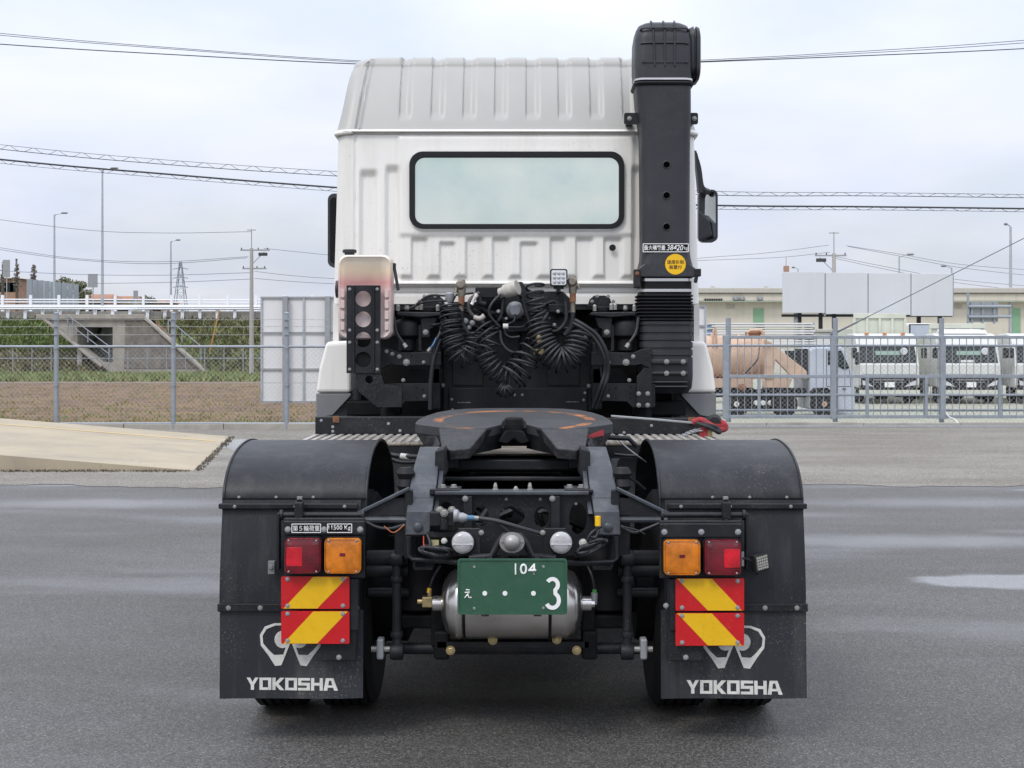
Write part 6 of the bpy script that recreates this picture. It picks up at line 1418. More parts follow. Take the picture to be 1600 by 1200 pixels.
        m = MB()
        for a in (.095, .905):
            for z in (z0_ + h_ * .1, z1_ - h_ * .08): m.bolt((c0 + w_ * a, LYb - .0128, z), .0065, .006)
        tp(m, 'bolt', M['steelpost'], RP)
        m = MB(); m.box(c0 + .01, c1 - .01, LYb - .006, LYb + .012, z0_ + h_ * .3, z1_ - h_ * .3); tp(m, 'spacer', M['black2'], RP)
# load plates over the left lamps
LYb = 5.97; L = lambda px: tx(px, LYb); Lz = lambda py: PZ(py, LYb)
for a, b, s_t, bd in ((456, 502, '第５輪荷重', .0), (511.5, 550.5, '11500 Kg', .004)):
    m = MB(); c_ = (L(a) + L(b)) / 2; w_ = L(b) - L(a); m.plate(rrect(c_, Lz(825), w_, .0385, .003), LYb - .0075, LYb - .004); LPt = tp(m, 'load_plate', M['black2'])
    m = MB(); m.plate(rrect(c_, Lz(825), w_, .0385, .003), LYb - .0085, LYb - .007, [rrect(c_, Lz(825), w_ - .006, .0325, .002)]); tp(m, 'plate_border', M['plate_white'], LPt)
    text(s_t, w_ - .012, .024, LYb - .0085, c_, Lz(825), M['plate_white'], 'plate_lettering', LPt, bold=bd)
# small LED side lamp on the right
a0 = Vector(T(1188, 878, 5.99)); Mr = Matrix.Translation(a0) @ Matrix.Rotation(math.radians(28), 4, 'Z') @ Matrix.Rotation(math.radians(-9), 4, 'Y')
m = MB(); m.box(-.036, .036, -.012, .02, -.040, .036, Mr); SL = tp(m, 'side_work_lamp', M['black'], bevel=.004)
m = MB(); m.box(-.030, .030, -.0145, -.012, -.031, .029, Mr); tp(m, 'lamp_lens', pm('warm_reflector', (.20, .185, .12), .3, metal=.5, var=.2, scale=60), SL)
m = MB()
for i in range(5):
    for j in range(5): m.box(-.026 + i * .011, -.019 + i * .011, -.017, -.0145, -.027 + j * .0115, -.020 + j * .0115, Mr)
tp(m, 'led', M['lens_white'], SL)
m = MB(); m.tube([T(1176, 895, 5.99), T(1184, 896, 5.99), T(1184, 890, 5.99)], .008, 8); m.tube([T(1160, 872, 5.98), T(1176, 876, 5.985)], .005, 6); tp(m, 'lamp_bracket', M['black'], SL)
m = MB(); m.box(tx(1158, 5.99), tx(1162, 5.99), 5.98, 6.0, PZ(884, 5.99), PZ(862, 5.99)); tp(m, 'lamp_clip', M['steelpost'], SL)

# ---- wheels
def truck_wheel(x, y, w, name='wheel'):
    m = MB(); r = .505; prof = [(.30, -w / 2 + .02), (.42, -w / 2), (.47, -w * .47), (.495, -w * .40)]
    for k in range(5):
        a = -w * .38 + w * .76 * k / 5; b = a + w * .76 / 5; prof += [(r, a + .004), (r, b - .012), (r - .014, b - .009), (r - .014, b - .002)]
    prof += [(.495, w * .40), (.47, w * .47), (.42, w / 2), (.30, w / 2 - .02)]
    m.lathe(prof, (x, y, r), 'X', 40); t = tp(m, name, M['rubber'], smooth=30)
    m = MB(); m.lathe([(.30, -w * .42), (.27, -w * .3), (.15, -w * .1), (.12, -w * .42), (.05, -w * .45), (.05, w * .4), (.28, w * .35)], (x, y, r), 'X', 24); tp(m, 'rim', M['steelpost'], t, smooth=30)
for s_ in (-1, 1):
    truck_wheel(s_ * 1.075, 6.76, .27); truck_wheel(s_ * .765, 6.76, .27); truck_wheel(s_ * 1.04, 10.0, .30)

# ---- frame, crossmember, axle
for s_ in (-1, 1):
    m = MB(); x = s_ * .425; m.box(x - .006, x + .006, 6.12, 10.8, .74, 1.03); m.box(min(x, x - s_ * .08), max(x, x - s_ * .08), 6.12, 10.8, 1.03, 1.04); m.box(min(x, x - s_ * .08), max(x, x - s_ * .08), 6.12, 10.8, .73, .74); tp(m, 'frame_rail', M['black'])
cq = lambda px, py: T(px, py, 6.14)[::2]
m = MB(); holes = [circ(*cq(800, 806), .056, .042, 22), circ(*cq(752, 806), .032, .046, 18), circ(*cq(846, 808), .032, .046, 18), [cq(903 + 14 * math.cos(t), 810 + 25 * math.sin(t)) for t in [2 * PI * k / 18 for k in range(18)]], [cq(697 + 12 * math.cos(t), 800 + 16 * math.sin(t)) for t in [2 * PI * k / 16 for k in range(16)]]]
m.plate([cq(665, 772), cq(935, 772), cq(938, 800), cq(936, 868), cq(664, 868), cq(662, 800)], 6.14, 6.15, holes); XM = tp(m, 'rear_crossmember', M['black'], bevel=.002)
m = MB(); m.box(tx(680, 6.12), tx(920, 6.12), 6.10, 6.20, PZ(773, 6.12), PZ(767, 6.12)); tp(m, 'top_flange', M['ramp_steel'], XM, bevel=.004)
for px in (731, 868):
    m = MB(); m.box(tx(px - 7, 6.1), tx(px + 7, 6.1), 6.10, 6.14, PZ(868, 6.1), PZ(775, 6.1)); tp(m, 'post_plate', M['black'], XM, bevel=.004)
for s_, xa_, xb_ in ((-1, 673, 720), (1, 882, 926)):
    m = MB(); m.plate([T(xa_, 770, 6.2)[::2], T(xb_, 767, 6.2)[::2], T(xb_, 763, 6.2)[::2], T(xa_, 762, 6.2)[::2]], 6.12, 6.3); tp(m, 'corner_plate', M['black'], XM, bevel=.003)
m = MB()
for px, py in ((727, 779), (863, 779)): m.bolt(T(px, py, 6.10), .009)
for px, py in ((791, 780), (900, 787), (844, 780)): m.bolt(T(px, py, 6.14), .0045, .005)
for px in (692, 709, 890, 908): m.bolt(T(px, 762, 6.2), .012, .014, 'Z')
for px, h in ((774, .035), (828, .035), (806, .02)): m.lathe([(.014, 0), (.014, .008), (.009, .01), (.009, h * .6), (.005, h)], T(px, 767, 6.15), 'Z', 8)
tp(m, 'bolt', M['bolt'], XM)
# inner clutter seen through the holes
m = MB(); random.seed(4)
for k in range(14):
    x = random.uniform(-.4, .4); z = random.uniform(.74, 1.0); m.tube(spline([(x, 6.3 + random.random() * .4, z), (x + random.uniform(-.15, .15), 6.3 + random.random() * .3, z + random.uniform(-.1, .1)), (x + random.uniform(-.25, .25), 6.5, z + random.uniform(-.15, .1))], 5), random.uniform(.008, .02), 6)
tp(m, 'brake_lines', M['black'], smooth=60)
m = MB(); m.box(-.42, .42, 6.55, 6.6, .5, 1.0); tp(m, 'inner_crossmember', M['black2'])
m = MB(); m.box(-.43, .43, 6.78, 6.86, 1.10, 1.15); m.box(-.43, .43, 6.60, 6.64, 1.065, 1.085); m.box(-.44, .44, 6.90, 7.35, 1.08, 1.11); SF = tp(m, 'fifth_wheel_subframe', M['black'], bevel=.006)
for s_ in (-1, 1):
    m = MB(); m.box(*sorted((s_ * .26, s_ * .36)), 6.68, 7.25, 1.115, 1.16); m.box(*sorted((s_ * .285, s_ * .30)), 6.70, 6.73, 1.11, 1.22); m.box(*sorted((s_ * .34, s_ * .41)), 6.85, 7.15, 1.10, 1.27); tp(m, 'fifth_wheel_pedestal', M['black'], SF, bevel=.006)
    m = MB(); m.bolt((s_ * .30, 6.70, 1.18), .012); m.lathe([(.012, 0), (.012, .03), (.006, .045)], (s_ * .295, 6.69, 1.16), 'Z', 8); tp(m, 'bolt', M['black'], SF)
# axle, suspension
m = MB(); m.tube([(-.62, 6.76, .505), (-.3, 6.76, .505), (-.2, 6.76, .505), (.2, 6.76, .505), (.3, 6.76, .505), (.62, 6.76, .505)], [.075, .08, .11, .11, .08, .075], 16); AX = tp(m, 'rear_axle', M['black2'], smooth=40)
m = MB(); m.lathe([(.10, -.26), (.20, -.2), (.24, -.05), (.24, .05), (.15, .2)], (0, 6.76, .505), 'Y', 24); tp(m, 'differential', M['black2'], AX, smooth=40)
for s_ in (-1, 1):
    m = MB(); m.lathe([(.08, .50), (.115, .52), (.12, .60), (.105, .64), (.12, .68), (.12, .76), (.09, .79)], (s_ * .42, 6.42, 0), 'Z', 24); tp(m, 'air_bellows', M['rubber'], smooth=45)
    m = MB(); m.box(*sorted((s_ * .35, s_ * .50)), 6.3, 6.56, .44, .50); m.box(*sorted((s_ * .30, s_ * .36)), 6.24, 6.32, .37, .55); tp(m, 'spring_seat', M['black2'], bevel=.01)
    m = MB(); x = s_ * .48; 
    for z, r_ in ((.76, .028), (.71, .026)): m.cyl((s_ * .46, 6.25, z - .0), (s_ * .64, 6.25, z), r_ * 1.3, 12)
    m.cyl((s_ * .46, 6.3, .60), (s_ * .64, 6.3, .60), .022, 12); tp(m, 'cross_shaft', M['black'], smooth=40)
    px = 620 if s_ < 0 else 980
    m = MB(); x = tx(px, 6.16); zt_, zb_ = PZ(872, 6.16), PZ(1018, 6.16)
    m.tube([(x, 6.16, zb_ + .02), (x, 6.16, zt_ - .02)], .020, 14)
    for z in (zt_, zb_): m.lathe([(.032, -.028), (.036, -.02), (.036, .02), (.032, .028)], (x, 6.16, z), 'X', 18)
    for z in (zt_ - .09, zb_ + .075): m.lathe([(.026, -.012), (.029, 0), (.026, .012)], (x, 6.16, z), 'Z', 14)
    RD = tp(m, 'stabiliser_link', M['black'], smooth=35)
    m = MB(); xo = x + s_ * .055; m.box(*sorted((xo, xo + s_ * .03)), 6.13, 6.19, zb_ - .03, zb_ + .06); tp(m, 'link_plate', M['steelpost'], RD, bevel=.008)
    m = MB(); m.cyl((x, 6.16, zb_ + .01), (xo + s_ * .055, 6.16, zb_ + .01), .013, 10); tp(m, 'link_bolt', M['bolt'], RD)
    m = MB(); m.box(*sorted((tx(645 if s_ < 0 else 955, 6.1), tx(632 if s_ < 0 else 968, 6.1))), 6.09, 6.13, PZ(873, 6.1), PZ(765, 6.1)); m.box(*sorted((tx(617 if s_ < 0 else 984, 6.16), tx(645 if s_ < 0 else 958, 6.16))), 6.13, 6.3, PZ(868, 6.16), PZ(771, 6.16)); fb = tp(m, 'frame_end_bracket', M['black'], bevel=.006)
    m = MB(); m.plate([T(615 if s_ < 0 else 986, 772, 6.15)[::2], T(645 if s_ < 0 else 958, 769, 6.15)[::2], T(645 if s_ < 0 else 958, 775, 6.15)[::2], T(619 if s_ < 0 else 982, 777, 6.15)[::2]], 6.10, 6.32); tp(m, 'bracket_cap', M['black'], fb, bevel=.003)
    m = MB(); m.lathe([(.03, 0), (.042, .02), (.03, .05), (.042, .075), (.028, .10)], T(634 if s_ < 0 else 972, 766, 6.24), 'Z', 16); tp(m, 'rubber_stop', M['rubber'], fb, smooth=40)
    # brake chamber and drum behind
    m = MB(); m.lathe([(.20, -.05), (.21, 0), (.21, .12), (.12, .16)], (s_ * .62, 6.76, .505), 'X', 28); tp(m, 'brake_drum', M['black2'], smooth=40)
    m = MB(); m.lathe([(.05, -.1), (.085, -.08), (.09, 0), (.085, .08), (.05, .1)], (s_ * .40, 6.50, .66), 'Y', 20); tp(m, 'brake_chamber', M['black2'], smooth=40)
m = MB(); zl = PZ(1013, 6.28); m.tube([(-.56, 6.28, zl), (.56, 6.28, zl)], .026, 12); m.box(-.33, .33, 6.20, 6.26, PZ(1012, 6.2), PZ(1003, 6.2)); LBAR = tp(m, 'stabiliser_bar', M['black'], smooth=40)
for px in (690, 921):
    m = MB(); m.box(tx(px - 12, 6.22), tx(px + 12, 6.22), 6.2, 6.3, PZ(1030, 6.22), PZ(985, 6.22)); tp(m, 'bar_saddle', M['black2'], LBAR, bevel=.012)
m = MB()
for px, py in ((770, 1000), (870, 999), (704, 1016), (901, 1016)): m.bolt(T(px, py, 6.12), .014, .018)
tp(m, 'bolt', M['brass'], LBAR)
# ---- power train and front running gear under the cab, added to block light below
m = MB(); m.box(-.36, .36, 8.3, 9.2, .42, 1.05); m.box(-.28, .28, 7.75, 8.3, .5, .98); GBX = tp(m, 'gearbox', M['black2'], bevel=.06, seg=3)
m = MB(); m.box(-.5, .5, 9.2, 10.9, .34, 1.08); tp(m, 'engine', M['black2'], bevel=.05)
m = MB(); m.cyl((0, 7.0, .52), (0, 7.8, .66), .06, 16); tp(m, 'propeller_shaft', M['black2'], smooth=40)
m = MB(); m.box(-.75, .75, 9.9, 10.1, .38, .52); tp(m, 'front_axle', M['black2'], bevel=.03)
m = MB(); m.box(-1.24, 1.24, 11.0, 11.35, .22, 1.0); tp(m, 'front_bumper', M['white'], bevel=.06, seg=3)
m = MB(); m.box(-1.15, 1.15, 10.95, 11.25, .95, 2.4); tp(m, 'front_panel', M['white'], bevel=.1, seg=3)
for s_ in (-1, 1):
    m = MB(); m.box(*sorted((s_ * 1.0, s_ * 1.235)), 8.95, 9.5, .30, 1.45); tp(m, 'cab_step', M['grey_plastic'], bevel=.03)
    m = MB(); m.box(*sorted((s_ * .56, s_ * 1.16)), 7.9, 8.9, .36, .70); tp(m, 'side_skirt_box', M['black'], bevel=.03)
m = MB(); m.box(-.40, .40, 6.95, 7.7, .60, .64); tp(m, 'shade_tray', M['black2'])  # added dark plate so the void inside the chassis stays black
# ---- approach ramps beside the fifth wheel
for s_ in (-1, 1):
    f = (lambda p: p) if s_ < 0 else (lambda p: 2 * 801.5 - p)
    st_ = [(6.52, 698, 656, 689), (6.30, 728, 647, 685), (6.18, 757, 641, 682), (6.06, 800, 635, 675), (6.045, 836, 633, 671)]
    a_pts = [(T(f(x0_), py, Y), T(f(x1_), py, Y)) for Y, py, x0_, x1_ in st_]
    m = MB(); rg = []
    for (p, q) in a_pts:
        rg.append([p, q, (q[0], q[1] + .03, q[2] - .012), (p[0], p[1] + .03, p[2] - .012)])
    m.loft(rg); RM = tp(m, 'approach_ramp', M['ramp_steel'], bevel=.004)
    m = MB(); w_ = []
    for (p, q) in a_pts: w_.append([(q[0] - s_ * .004, q[1] + .02, q[2] - .01), (q[0] - s_ * .022, q[1] + .02, q[2] - .01), (q[0] - s_ * .022, q[1] + .14, q[2] - .035), (q[0] - s_ * .004, q[1] + .14, q[2] - .035)])
    m.loft(w_[:-1]); tp(m, 'ramp_web', M['ramp_steel'], RM)
    m = MB(); m.lathe([(.020, 0), (.020, -.006), (.012, -.012)], T(f(653), 824, 6.044), 'Y', 16); tp(m, 'bolt', M['ramp_steel'], RM, smooth=40)
    m = MB(); m.plate([T(f(684), 700, 6.5)[::2], T(f(697), 696, 6.5)[::2], T(f(700), 735, 6.5)[::2], T(f(683), 768, 6.5)[::2]], 6.3, 6.55); tp(m, 'ramp_gusset', M['black'], RM, bevel=.004)

# ---- fifth wheel
fwm = pm('fifth_wheel_steel', (.045, .048, .052), .52, var=.22, scale=5, bump=.15, bscale=40, metal=.25, dirt=(.03, .03, .03), damt=.6, dscale=4)
nt = fwm.node_tree; b_ = bsdf(fwm); t_ = N(nt, 'ShaderNodeTexCoord'); L_ = nt.links.new
src = b_.inputs['Base Color'].links[0].from_socket
mp = N(nt, 'ShaderNodeMapping'); mp.inputs['Location'].default_value = (0, -7.0, 0); mp.inputs['Scale'].default_value = (1, 1, 0); L_(t_.outputs['Object'], mp.inputs[0])
ln = N(nt, 'ShaderNodeVectorMath', operation='LENGTH'); L_(mp.outputs[0], ln.inputs[0])
nz = N(nt, 'ShaderNodeTexNoise'); nz.inputs['Scale'].default_value = 5.5; nz.inputs['Detail'].default_value = 6; nz.inputs['Roughness'].default_value = .65; L_(t_.outputs['Object'], nz.inputs['Vector'])
def msk(c, w):
    s1 = N(nt, 'ShaderNodeMath', operation='SUBTRACT'); L_(ln.outputs['Value'], s1.inputs[0]); s1.inputs[1].default_value = c
    s2 = N(nt, 'ShaderNodeMath', operation='ABSOLUTE'); L_(s1.outputs[0], s2.inputs[0])
    s3 = N(nt, 'ShaderNodeMapRange'); s3.inputs['From Min'].default_value = w * .5; s3.inputs['From Max'].default_value = w; s3.inputs['To Min'].default_value = 1; s3.inputs['To Max'].default_value = 0; L_(s2.outputs[0], s3.inputs['Value']); return s3.outputs[0]
gate = N(nt, 'ShaderNodeMapRange'); gate.inputs['From Min'].default_value = .47; gate.inputs['From Max'].default_value = .58; L_(nz.outputs['Fac'], gate.inputs['Value'])
mm_ = N(nt, 'ShaderNodeMath', operation='MULTIPLY'); L_(msk(.375, .03), mm_.inputs[0]); L_(gate.outputs[0], mm_.inputs[1])
xm = N(nt, 'ShaderNodeMix', data_type='RGBA'); L_(mm_.outputs[0], xm.inputs['Factor']); L_(src, xm.inputs['A']); xm.inputs['B'].default_value = (.42, .15, .045, 1); L_(xm.outputs['Result'], b_.inputs['Base Color'])
def fz_(y): return 1.303 + .073 * (y - 6.66)
half = [(0.0, 7.50), (.15, 7.497), (.26, 7.47), (.34, 7.41), (.40, 7.31), (.445, 7.17), (.470, 7.03), (.478, 6.92), (.476, 6.86), (.435, 6.81), (.40, 6.78), (.335, 6.72), (.30, 6.70), (.13, 6.70), (.062, 6.83), (.055, 6.98), (0, 7.02)]
poly = half + [(-x, y) for x, y in half[-2:0:-1]]
m = MB(); m.plate(poly, 0, -.045, ax='Z'); m.v = [(x, y, fz_(y) + z) for x, y, z in m.v]; FW = tp(m, 'fifth_wheel', fwm, bevel=.006)
greasy = pm('greasy_cracked_steel', (.026, .026, .028), .5, var=.4, scale=14, bump=.9, bscale=28, metal=.2, dirt=(.065, .065, .065), damt=.7, dscale=12)
for s_ in (-1, 1):
    m = MB(); z1_ = fz_(6.70) - .002
    tp_ = [(.355, 6.735, z1_ + .002), (.30, 6.698, z1_), (.128, 6.698, z1_), (.20, 6.54, 1.222), (.29, 6.52, 1.215), (.33, 6.56, 1.225)]
    m.hexa([(s_ * x, y, z) for x, y, z in tp_], [(s_ * x, y + .01, z - .05) for x, y, z in tp_]); tp(m, 'entry_ramp', greasy, FW, bevel=.006)
    m = MB(); m.hexa([(s_ * .476, 6.87, fz_(6.87) - .045), (s_ * .36, 6.74, fz_(6.74) - .045), (s_ * .34, 6.6, 1.23), (s_ * .40, 6.8, 1.17)], [(s_ * .47, 7.25, fz_(7.2) - .06), (s_ * .36, 7.25, fz_(7.2) - .06), (s_ * .35, 7.2, 1.2), (s_ * .40, 7.2, 1.17)]); tp(m, 'side_skirt', greasy, FW, bevel=.008)
    m = MB(); m.hexa([(s_ * .128, 6.70, z1_ - .01), (s_ * .06, 6.84, fz_(6.84) - .01), (s_ * .06, 6.84, 1.2), (s_ * .2, 6.56, 1.19)], [(s_ * .15, 6.70, z1_ - .02), (s_ * .09, 6.84, fz_(6.84) - .02), (s_ * .09, 6.84, 1.2), (s_ * .23, 6.57, 1.19)]); tp(m, 'throat_wall', M['black2'], FW)
m = MB(); m.box(-.25, .25, 6.93, 7.02, 1.212, 1.27); m.plate([(-.21, 1.21), (.21, 1.21), (.12, 1.24), (.07, 1.30), (-.07, 1.30), (-.12, 1.24)], 6.84, 6.93); tp(m, 'lock_body', M['black2'], FW, bevel=.01)
m = MB(); m.lathe([(.046, 0), (.048, .03), (.046, .062), (.03, .066)], (.0, 6.82, fz_(6.82) - .03), 'Z', 20); m.plate([(-.06, 1.262), (-.075, 1.235), (-.03, 1.225), (0, 1.25), (.03, 1.225), (.075, 1.235), (.06, 1.262), (.04, 1.29), (-.04, 1.29)], 6.76, 6.83); tp(m, 'lock_jaw', M['black2'], FW, bevel=.008)
m = MB(); a, b, c_, d = T(917, 681, 6.72), T(943, 671, 6.8), T(944, 680, 6.8), T(918, 686, 6.72); m.hexa([a, b, c_, d], [(p[0], p[1] + .02, p[2]) for p in (a, b, c_, d)]); tp(m, 'red_tag', M['red_strap'], FW)
m = MB(); m.tube([(.40, 6.9, 1.25), (.56, 6.95, 1.24), (.60, 6.95, 1.2)], .012, 8); tp(m, 'release_lever', M['black'], FW)

# ---- decks, beam, tanks between mudguard and cab
ck = bpy.data.materials.new('checker_plate'); ck.use_nodes = True; nt = ck.node_tree; b_ = bsdf(ck); L_ = nt.links.new
t_ = N(nt, 'ShaderNodeTexCoord'); wv = []
for ang in (.785, -.785):
    mp = N(nt, 'ShaderNodeMapping'); mp.inputs['Rotation'].default_value = (0, 0, ang); L_(t_.outputs['Object'], mp.inputs[0]); w1 = N(nt, 'ShaderNodeTexWave'); w1.inputs['Scale'].default_value = 11; L_(mp.outputs[0], w1.inputs['Vector']); wv.append(w1.outputs['Fac'])
cc = N(nt, 'ShaderNodeTexChecker'); cc.inputs['Scale'].default_value = 31; L_(t_.outputs['Object'], cc.inputs['Vector'])
mxx = N(nt, 'ShaderNodeMix', data_type='FLOAT'); L_(cc.outputs['Fac'], mxx.inputs[0]); L_(wv[0], mxx.inputs[2]); L_(wv[1], mxx.inputs[3])
bp = N(nt, 'ShaderNodeBump'); bp.inputs['Strength'].default_value = .8; bp.inputs['Distance'].default_value = .004; L_(mxx.outputs[0], bp.inputs['Height']); L_(bp.outputs[0], b_.inputs['Normal'])
nn = N(nt, 'ShaderNodeTexNoise'); nn.inputs['Scale'].default_value = 7; nn.inputs['Detail'].default_value = 6; L_(t_.outputs['Object'], nn.inputs['Vector'])
rp = N(nt, 'ShaderNodeValToRGB'); rp.color_ramp.elements[0].position = .35; rp.color_ramp.elements[0].color = (.15, .125, .10, 1); rp.color_ramp.elements[1].position = .62; rp.color_ramp.elements[1].color = (.33, .29, .24, 1); L_(nn.outputs['Fac'], rp.inputs[0]); L_(rp.outputs[0], b_.inputs['Base Color'])
b_.inputs['Metallic'].default_value = .25; b_.inputs['Roughness'].default_value = .5
for x0_, x1_ in ((-1.135, -.47), (.47, 1.10)):
    m = MB(); m.box(x0_, x1_, 7.36, 7.985, 1.176, 1.190); DK = tp(m, 'deck_plate', ck, bevel=.003)
    m = MB()
    for k in range(3): m.bolt((x0_ + (x1_ - x0_) * (.1 + .4 * k), 7.9, 1.19), .010, .008, 'Z')
    tp(m, 'bolt', M['bolt'], DK)
    m = MB(); xx = x0_ + .015
    while xx < x1_ - .03: m.box(xx, xx + .022, 7.37, 7.98, 1.1905, 1.197); xx += .046
    tp(m, 'tread_rib', M['alu'], DK)
    m = MB(); m.box(x0_, x1_, 7.365, 7.40, 1.11, 1.175); tp(m, 'deck_edge', M['black'], DK)
m = MB(); m.plate([(-.40, 7.36), (.40, 7.36), (.40, 7.99), (-.40, 7.99)], 1.124, 1.134, ax='Z'); tp(m, 'deck_plate', ck, bevel=.002)
m = MB(); m.box(-1.125, -.44, 7.995, 8.06, 1.192, 1.293); m.box(.44, 1.10, 7.995, 8.06, 1.192, 1.285); m.box(-.44, .44, 8.0, 8.05, 1.20, 1.28); BM = tp(m, 'rear_beam', M['black'], bevel=.005)
m = MB()
for px, py in ((502, 657), (520, 667), (520, 674), (625, 673), (607, 662), (975, 676), (1018, 665)): m.bolt(T(px, py, 7.995), .006, .006)
tp(m, 'bolt', M['steelpost'], BM)
m = MB(); m.box(tx(520, 7.99), tx(530, 7.99), 7.985, 7.997, PZ(660, 7.99), PZ(650, 7.99)); m.box(tx(1075, 7.99), tx(1086, 7.99), 7.985, 7.997, PZ(662, 7.99), PZ(652, 7.99)); tp(m, 'rusty_clip', M['rust'], BM)
m = MB(); m.box(-1.1, 1.1, 8.1, 9.1, 1.10, 1.14); tp(m, 'catwalk', M['black2'])
m = MB(); m.tube([T(955, 650, 7.9), T(1020, 655, 7.85), T(1086, 661, 7.85)], .006, 6); tp(m, 'pull_rod', M['steelpost'], BM)
m = MB(); R = [[(x, y, z) for x, z in rrect(-.80, .90, .55, .44, .08, 6)] for y in (7.55, 7.57, 8.6)]; R[0] = [(x * .98 - .016, 7.545, (z - .9) * .97 + .9) for x, y, z in R[0]]; m.loft(R); FT = tp(m, 'fuel_tank', pm('tank_aluminium', (.62, .61, .58), .32, metal=.75, var=.08, dirt=(.3, .28, .24), damt=.5), smooth=40)
m = MB(); R = [[(x, y, z) for x, z in rrect(.82, .90, .55, .42, .06, 6)] for y in (7.6, 8.5)]; m.loft(R); tp(m, 'battery_box', M['steelpost'], smooth=40)
for k, (px, py) in enumerate(((618, 716), (622, 722), (1000, 722))):
    pass
cable([(596, 706, 7.3), (620, 712, 7.3), (655, 714, 7.2)], .012, M['hose']); cable([(596, 712, 7.3), (625, 722, 7.25), (652, 722, 7.2)], .010, M['hose'])
cable([(626, 713, 7.27), (641, 715, 7.26)], .017, M['logo'], 'hose_joint')
cable([(946, 668, 7.2), (980, 700, 7.2), (1010, 722, 7.2)], .004, M['steelpost']); cable([(960, 710, 7.3), (985, 712, 7.3), (1010, 712, 7.3)], .008)
cable([(965, 735, 6.9), (990, 750, 6.9), (1008, 765, 6.9)], .008)
# ---- rear valve, lamps, harness, air tank, number plate
VY_ = 6.02
m = MB(); m.box(tx(672, VY_), tx(690, VY_), 6.0, 6.08, PZ(822, VY_), PZ(799, VY_)); m.box(tx(690, VY_), tx(712, VY_), 6.0, 6.07, PZ(822, VY_), PZ(799, VY_)); m.cyl(T(694, 828, 6.0), T(694, 800, 6.0), .017, 14); RV = tp(m, 'brake_valve', M['black'], bevel=.006)
m = MB(); m.tube([T(709, 806, 6.01), T(713, 806, 6.01), T(717, 808, 6.01), T(723, 809, 6.01), T(731, 809, 6.01)], [.028, .028, .020, .022, .012], 12); tp(m, 'valve_union', M['steelpost'], RV, smooth=35)
m = MB(); m.tube([T(730, 809, 6.005), T(741, 809.5, 6.005)], .011, 10); tp(m, 'blue_sleeve', pm('blue_cap', (.06, .16, .27), .4), RV)
m = MB(); m.tube([T(741, 809.5, 6.0), T(748, 810, 6.0)], .010, 10); m.bolt(T(687, 797, 6.02), .012); m.bolt(T(706, 797, 6.02), .012); m.bolt(T(694, 801, 5.985), .012); tp(m, 'fitting', M['bolt'], RV)
cable([(748, 810, 6.0), (775, 814, 5.98), (810, 824, 5.97), (848, 835, 5.98)], .010, None, 'valve_hose', RV)
cable([(770, 812, 5.99), (785, 822, 5.98), (795, 833, 5.98)], .009, None, 'valve_hose', RV)
m = MB(); m.box(tx(668, 6.06), tx(712, 6.06), 6.03, 6.08, PZ(838, 6.06), PZ(830, 6.06)); m.tube([T(638, 838, 6.03), T(639, 868, 6.03), T(645, 874, 6.02), T(700, 877, 5.98), T(716, 879, 5.95)], .011, 8); m.tube([T(963, 838, 6.03), T(963, 872, 6.03), T(957, 878, 6.02), T(905, 880, 5.98), T(886, 879, 5.95)], .011, 8); HG = tp(m, 'plate_hanger', M['black'], smooth=40)
m = MB(); m.tube([T(733, 872, 5.93), T(768, 870, 5.93), T(779, 848, 5.93), T(787, 838, 5.93), T(813, 838, 5.93), T(821, 848, 5.93), T(832, 870, 5.93), T(868, 872, 5.93)], .017, 10); tp(m, 'hat_bracket', M['black'], HG, smooth=40)
m = MB(); m.box(tx(722, 6.0), tx(878, 6.0), 5.955, 5.985, PZ(885, 6.0), PZ(872, 6.0)); tp(m, 'plate_bar', M['black'], HG, bevel=.004)
for px in (723.5, 876.5):
    m = MB(); sgn = 1 if px < 800 else -1; a, b = sorted((tx(px - 8 * sgn, 5.93), tx(px + 27 * sgn, 5.93))); m.box(a, b, 5.945, 5.955, PZ(870, 5.93), PZ(826, 5.93)); RL = tp(m, 'reversing_lamp', M['black'], bevel=.004)
    m = MB(); m.lathe([(.050, .02), (.051, -.005), (.047, -.012)], T(px, 847.5, 5.93), 'Y', 32); tp(m, 'lamp_bezel', M['black2'], RL, smooth=40)
    m = MB(); m.lathe([(.0465, 0), (.0465, -.014), (.043, -.024), (.030, -.030), (.012, -.032)], T(px, 847.5, 5.93), 'Y', 32); ln_ = tp(m, 'lens', M['lens_white'], RL, smooth=50)
    m = MB(); c_ = T(px, 849, 5.93); m.box(c_[0] - .043, c_[0] + .043, 5.897, 5.905, c_[2] - .0025, c_[2] + .0025); tp(m, 'lens_bar', M['lens_clear'], RL)
    m = MB(); m.bolt(T(px + 28.5 * sgn, 832, 5.945), .008, .014); tp(m, 'bolt', M['bolt'], RL)
c_ = T(800, 847.5, 5.90)
m = MB(); R = [[(c_[0] + (.050 if abs(math.cos(t)) > .5 else .047) * math.cos(t) * 1.04, c_[1] + y, c_[2] + .043 * math.sin(t)) for t in [2 * PI * k / 24 for k in range(24)]] for y in (0, -.008)]; m.loft(R)
m.lathe([(.034, -.008), (.033, -.018), (.026, -.030), (.014, -.037), (.004, -.039)], c_, 'Y', 24); HN = tp(m, 'buzzer', pm('buzzer_grey', (.30, .29, .28), .4, metal=.4, var=.1), smooth=40)
m = MB()
for s_ in (-1, 1): m.bolt((c_[0] + s_ * .041, c_[1] - .008, c_[2] + .004), .005, .005)
tp(m, 'bolt', M['bolt'], HN)
random.seed(9)
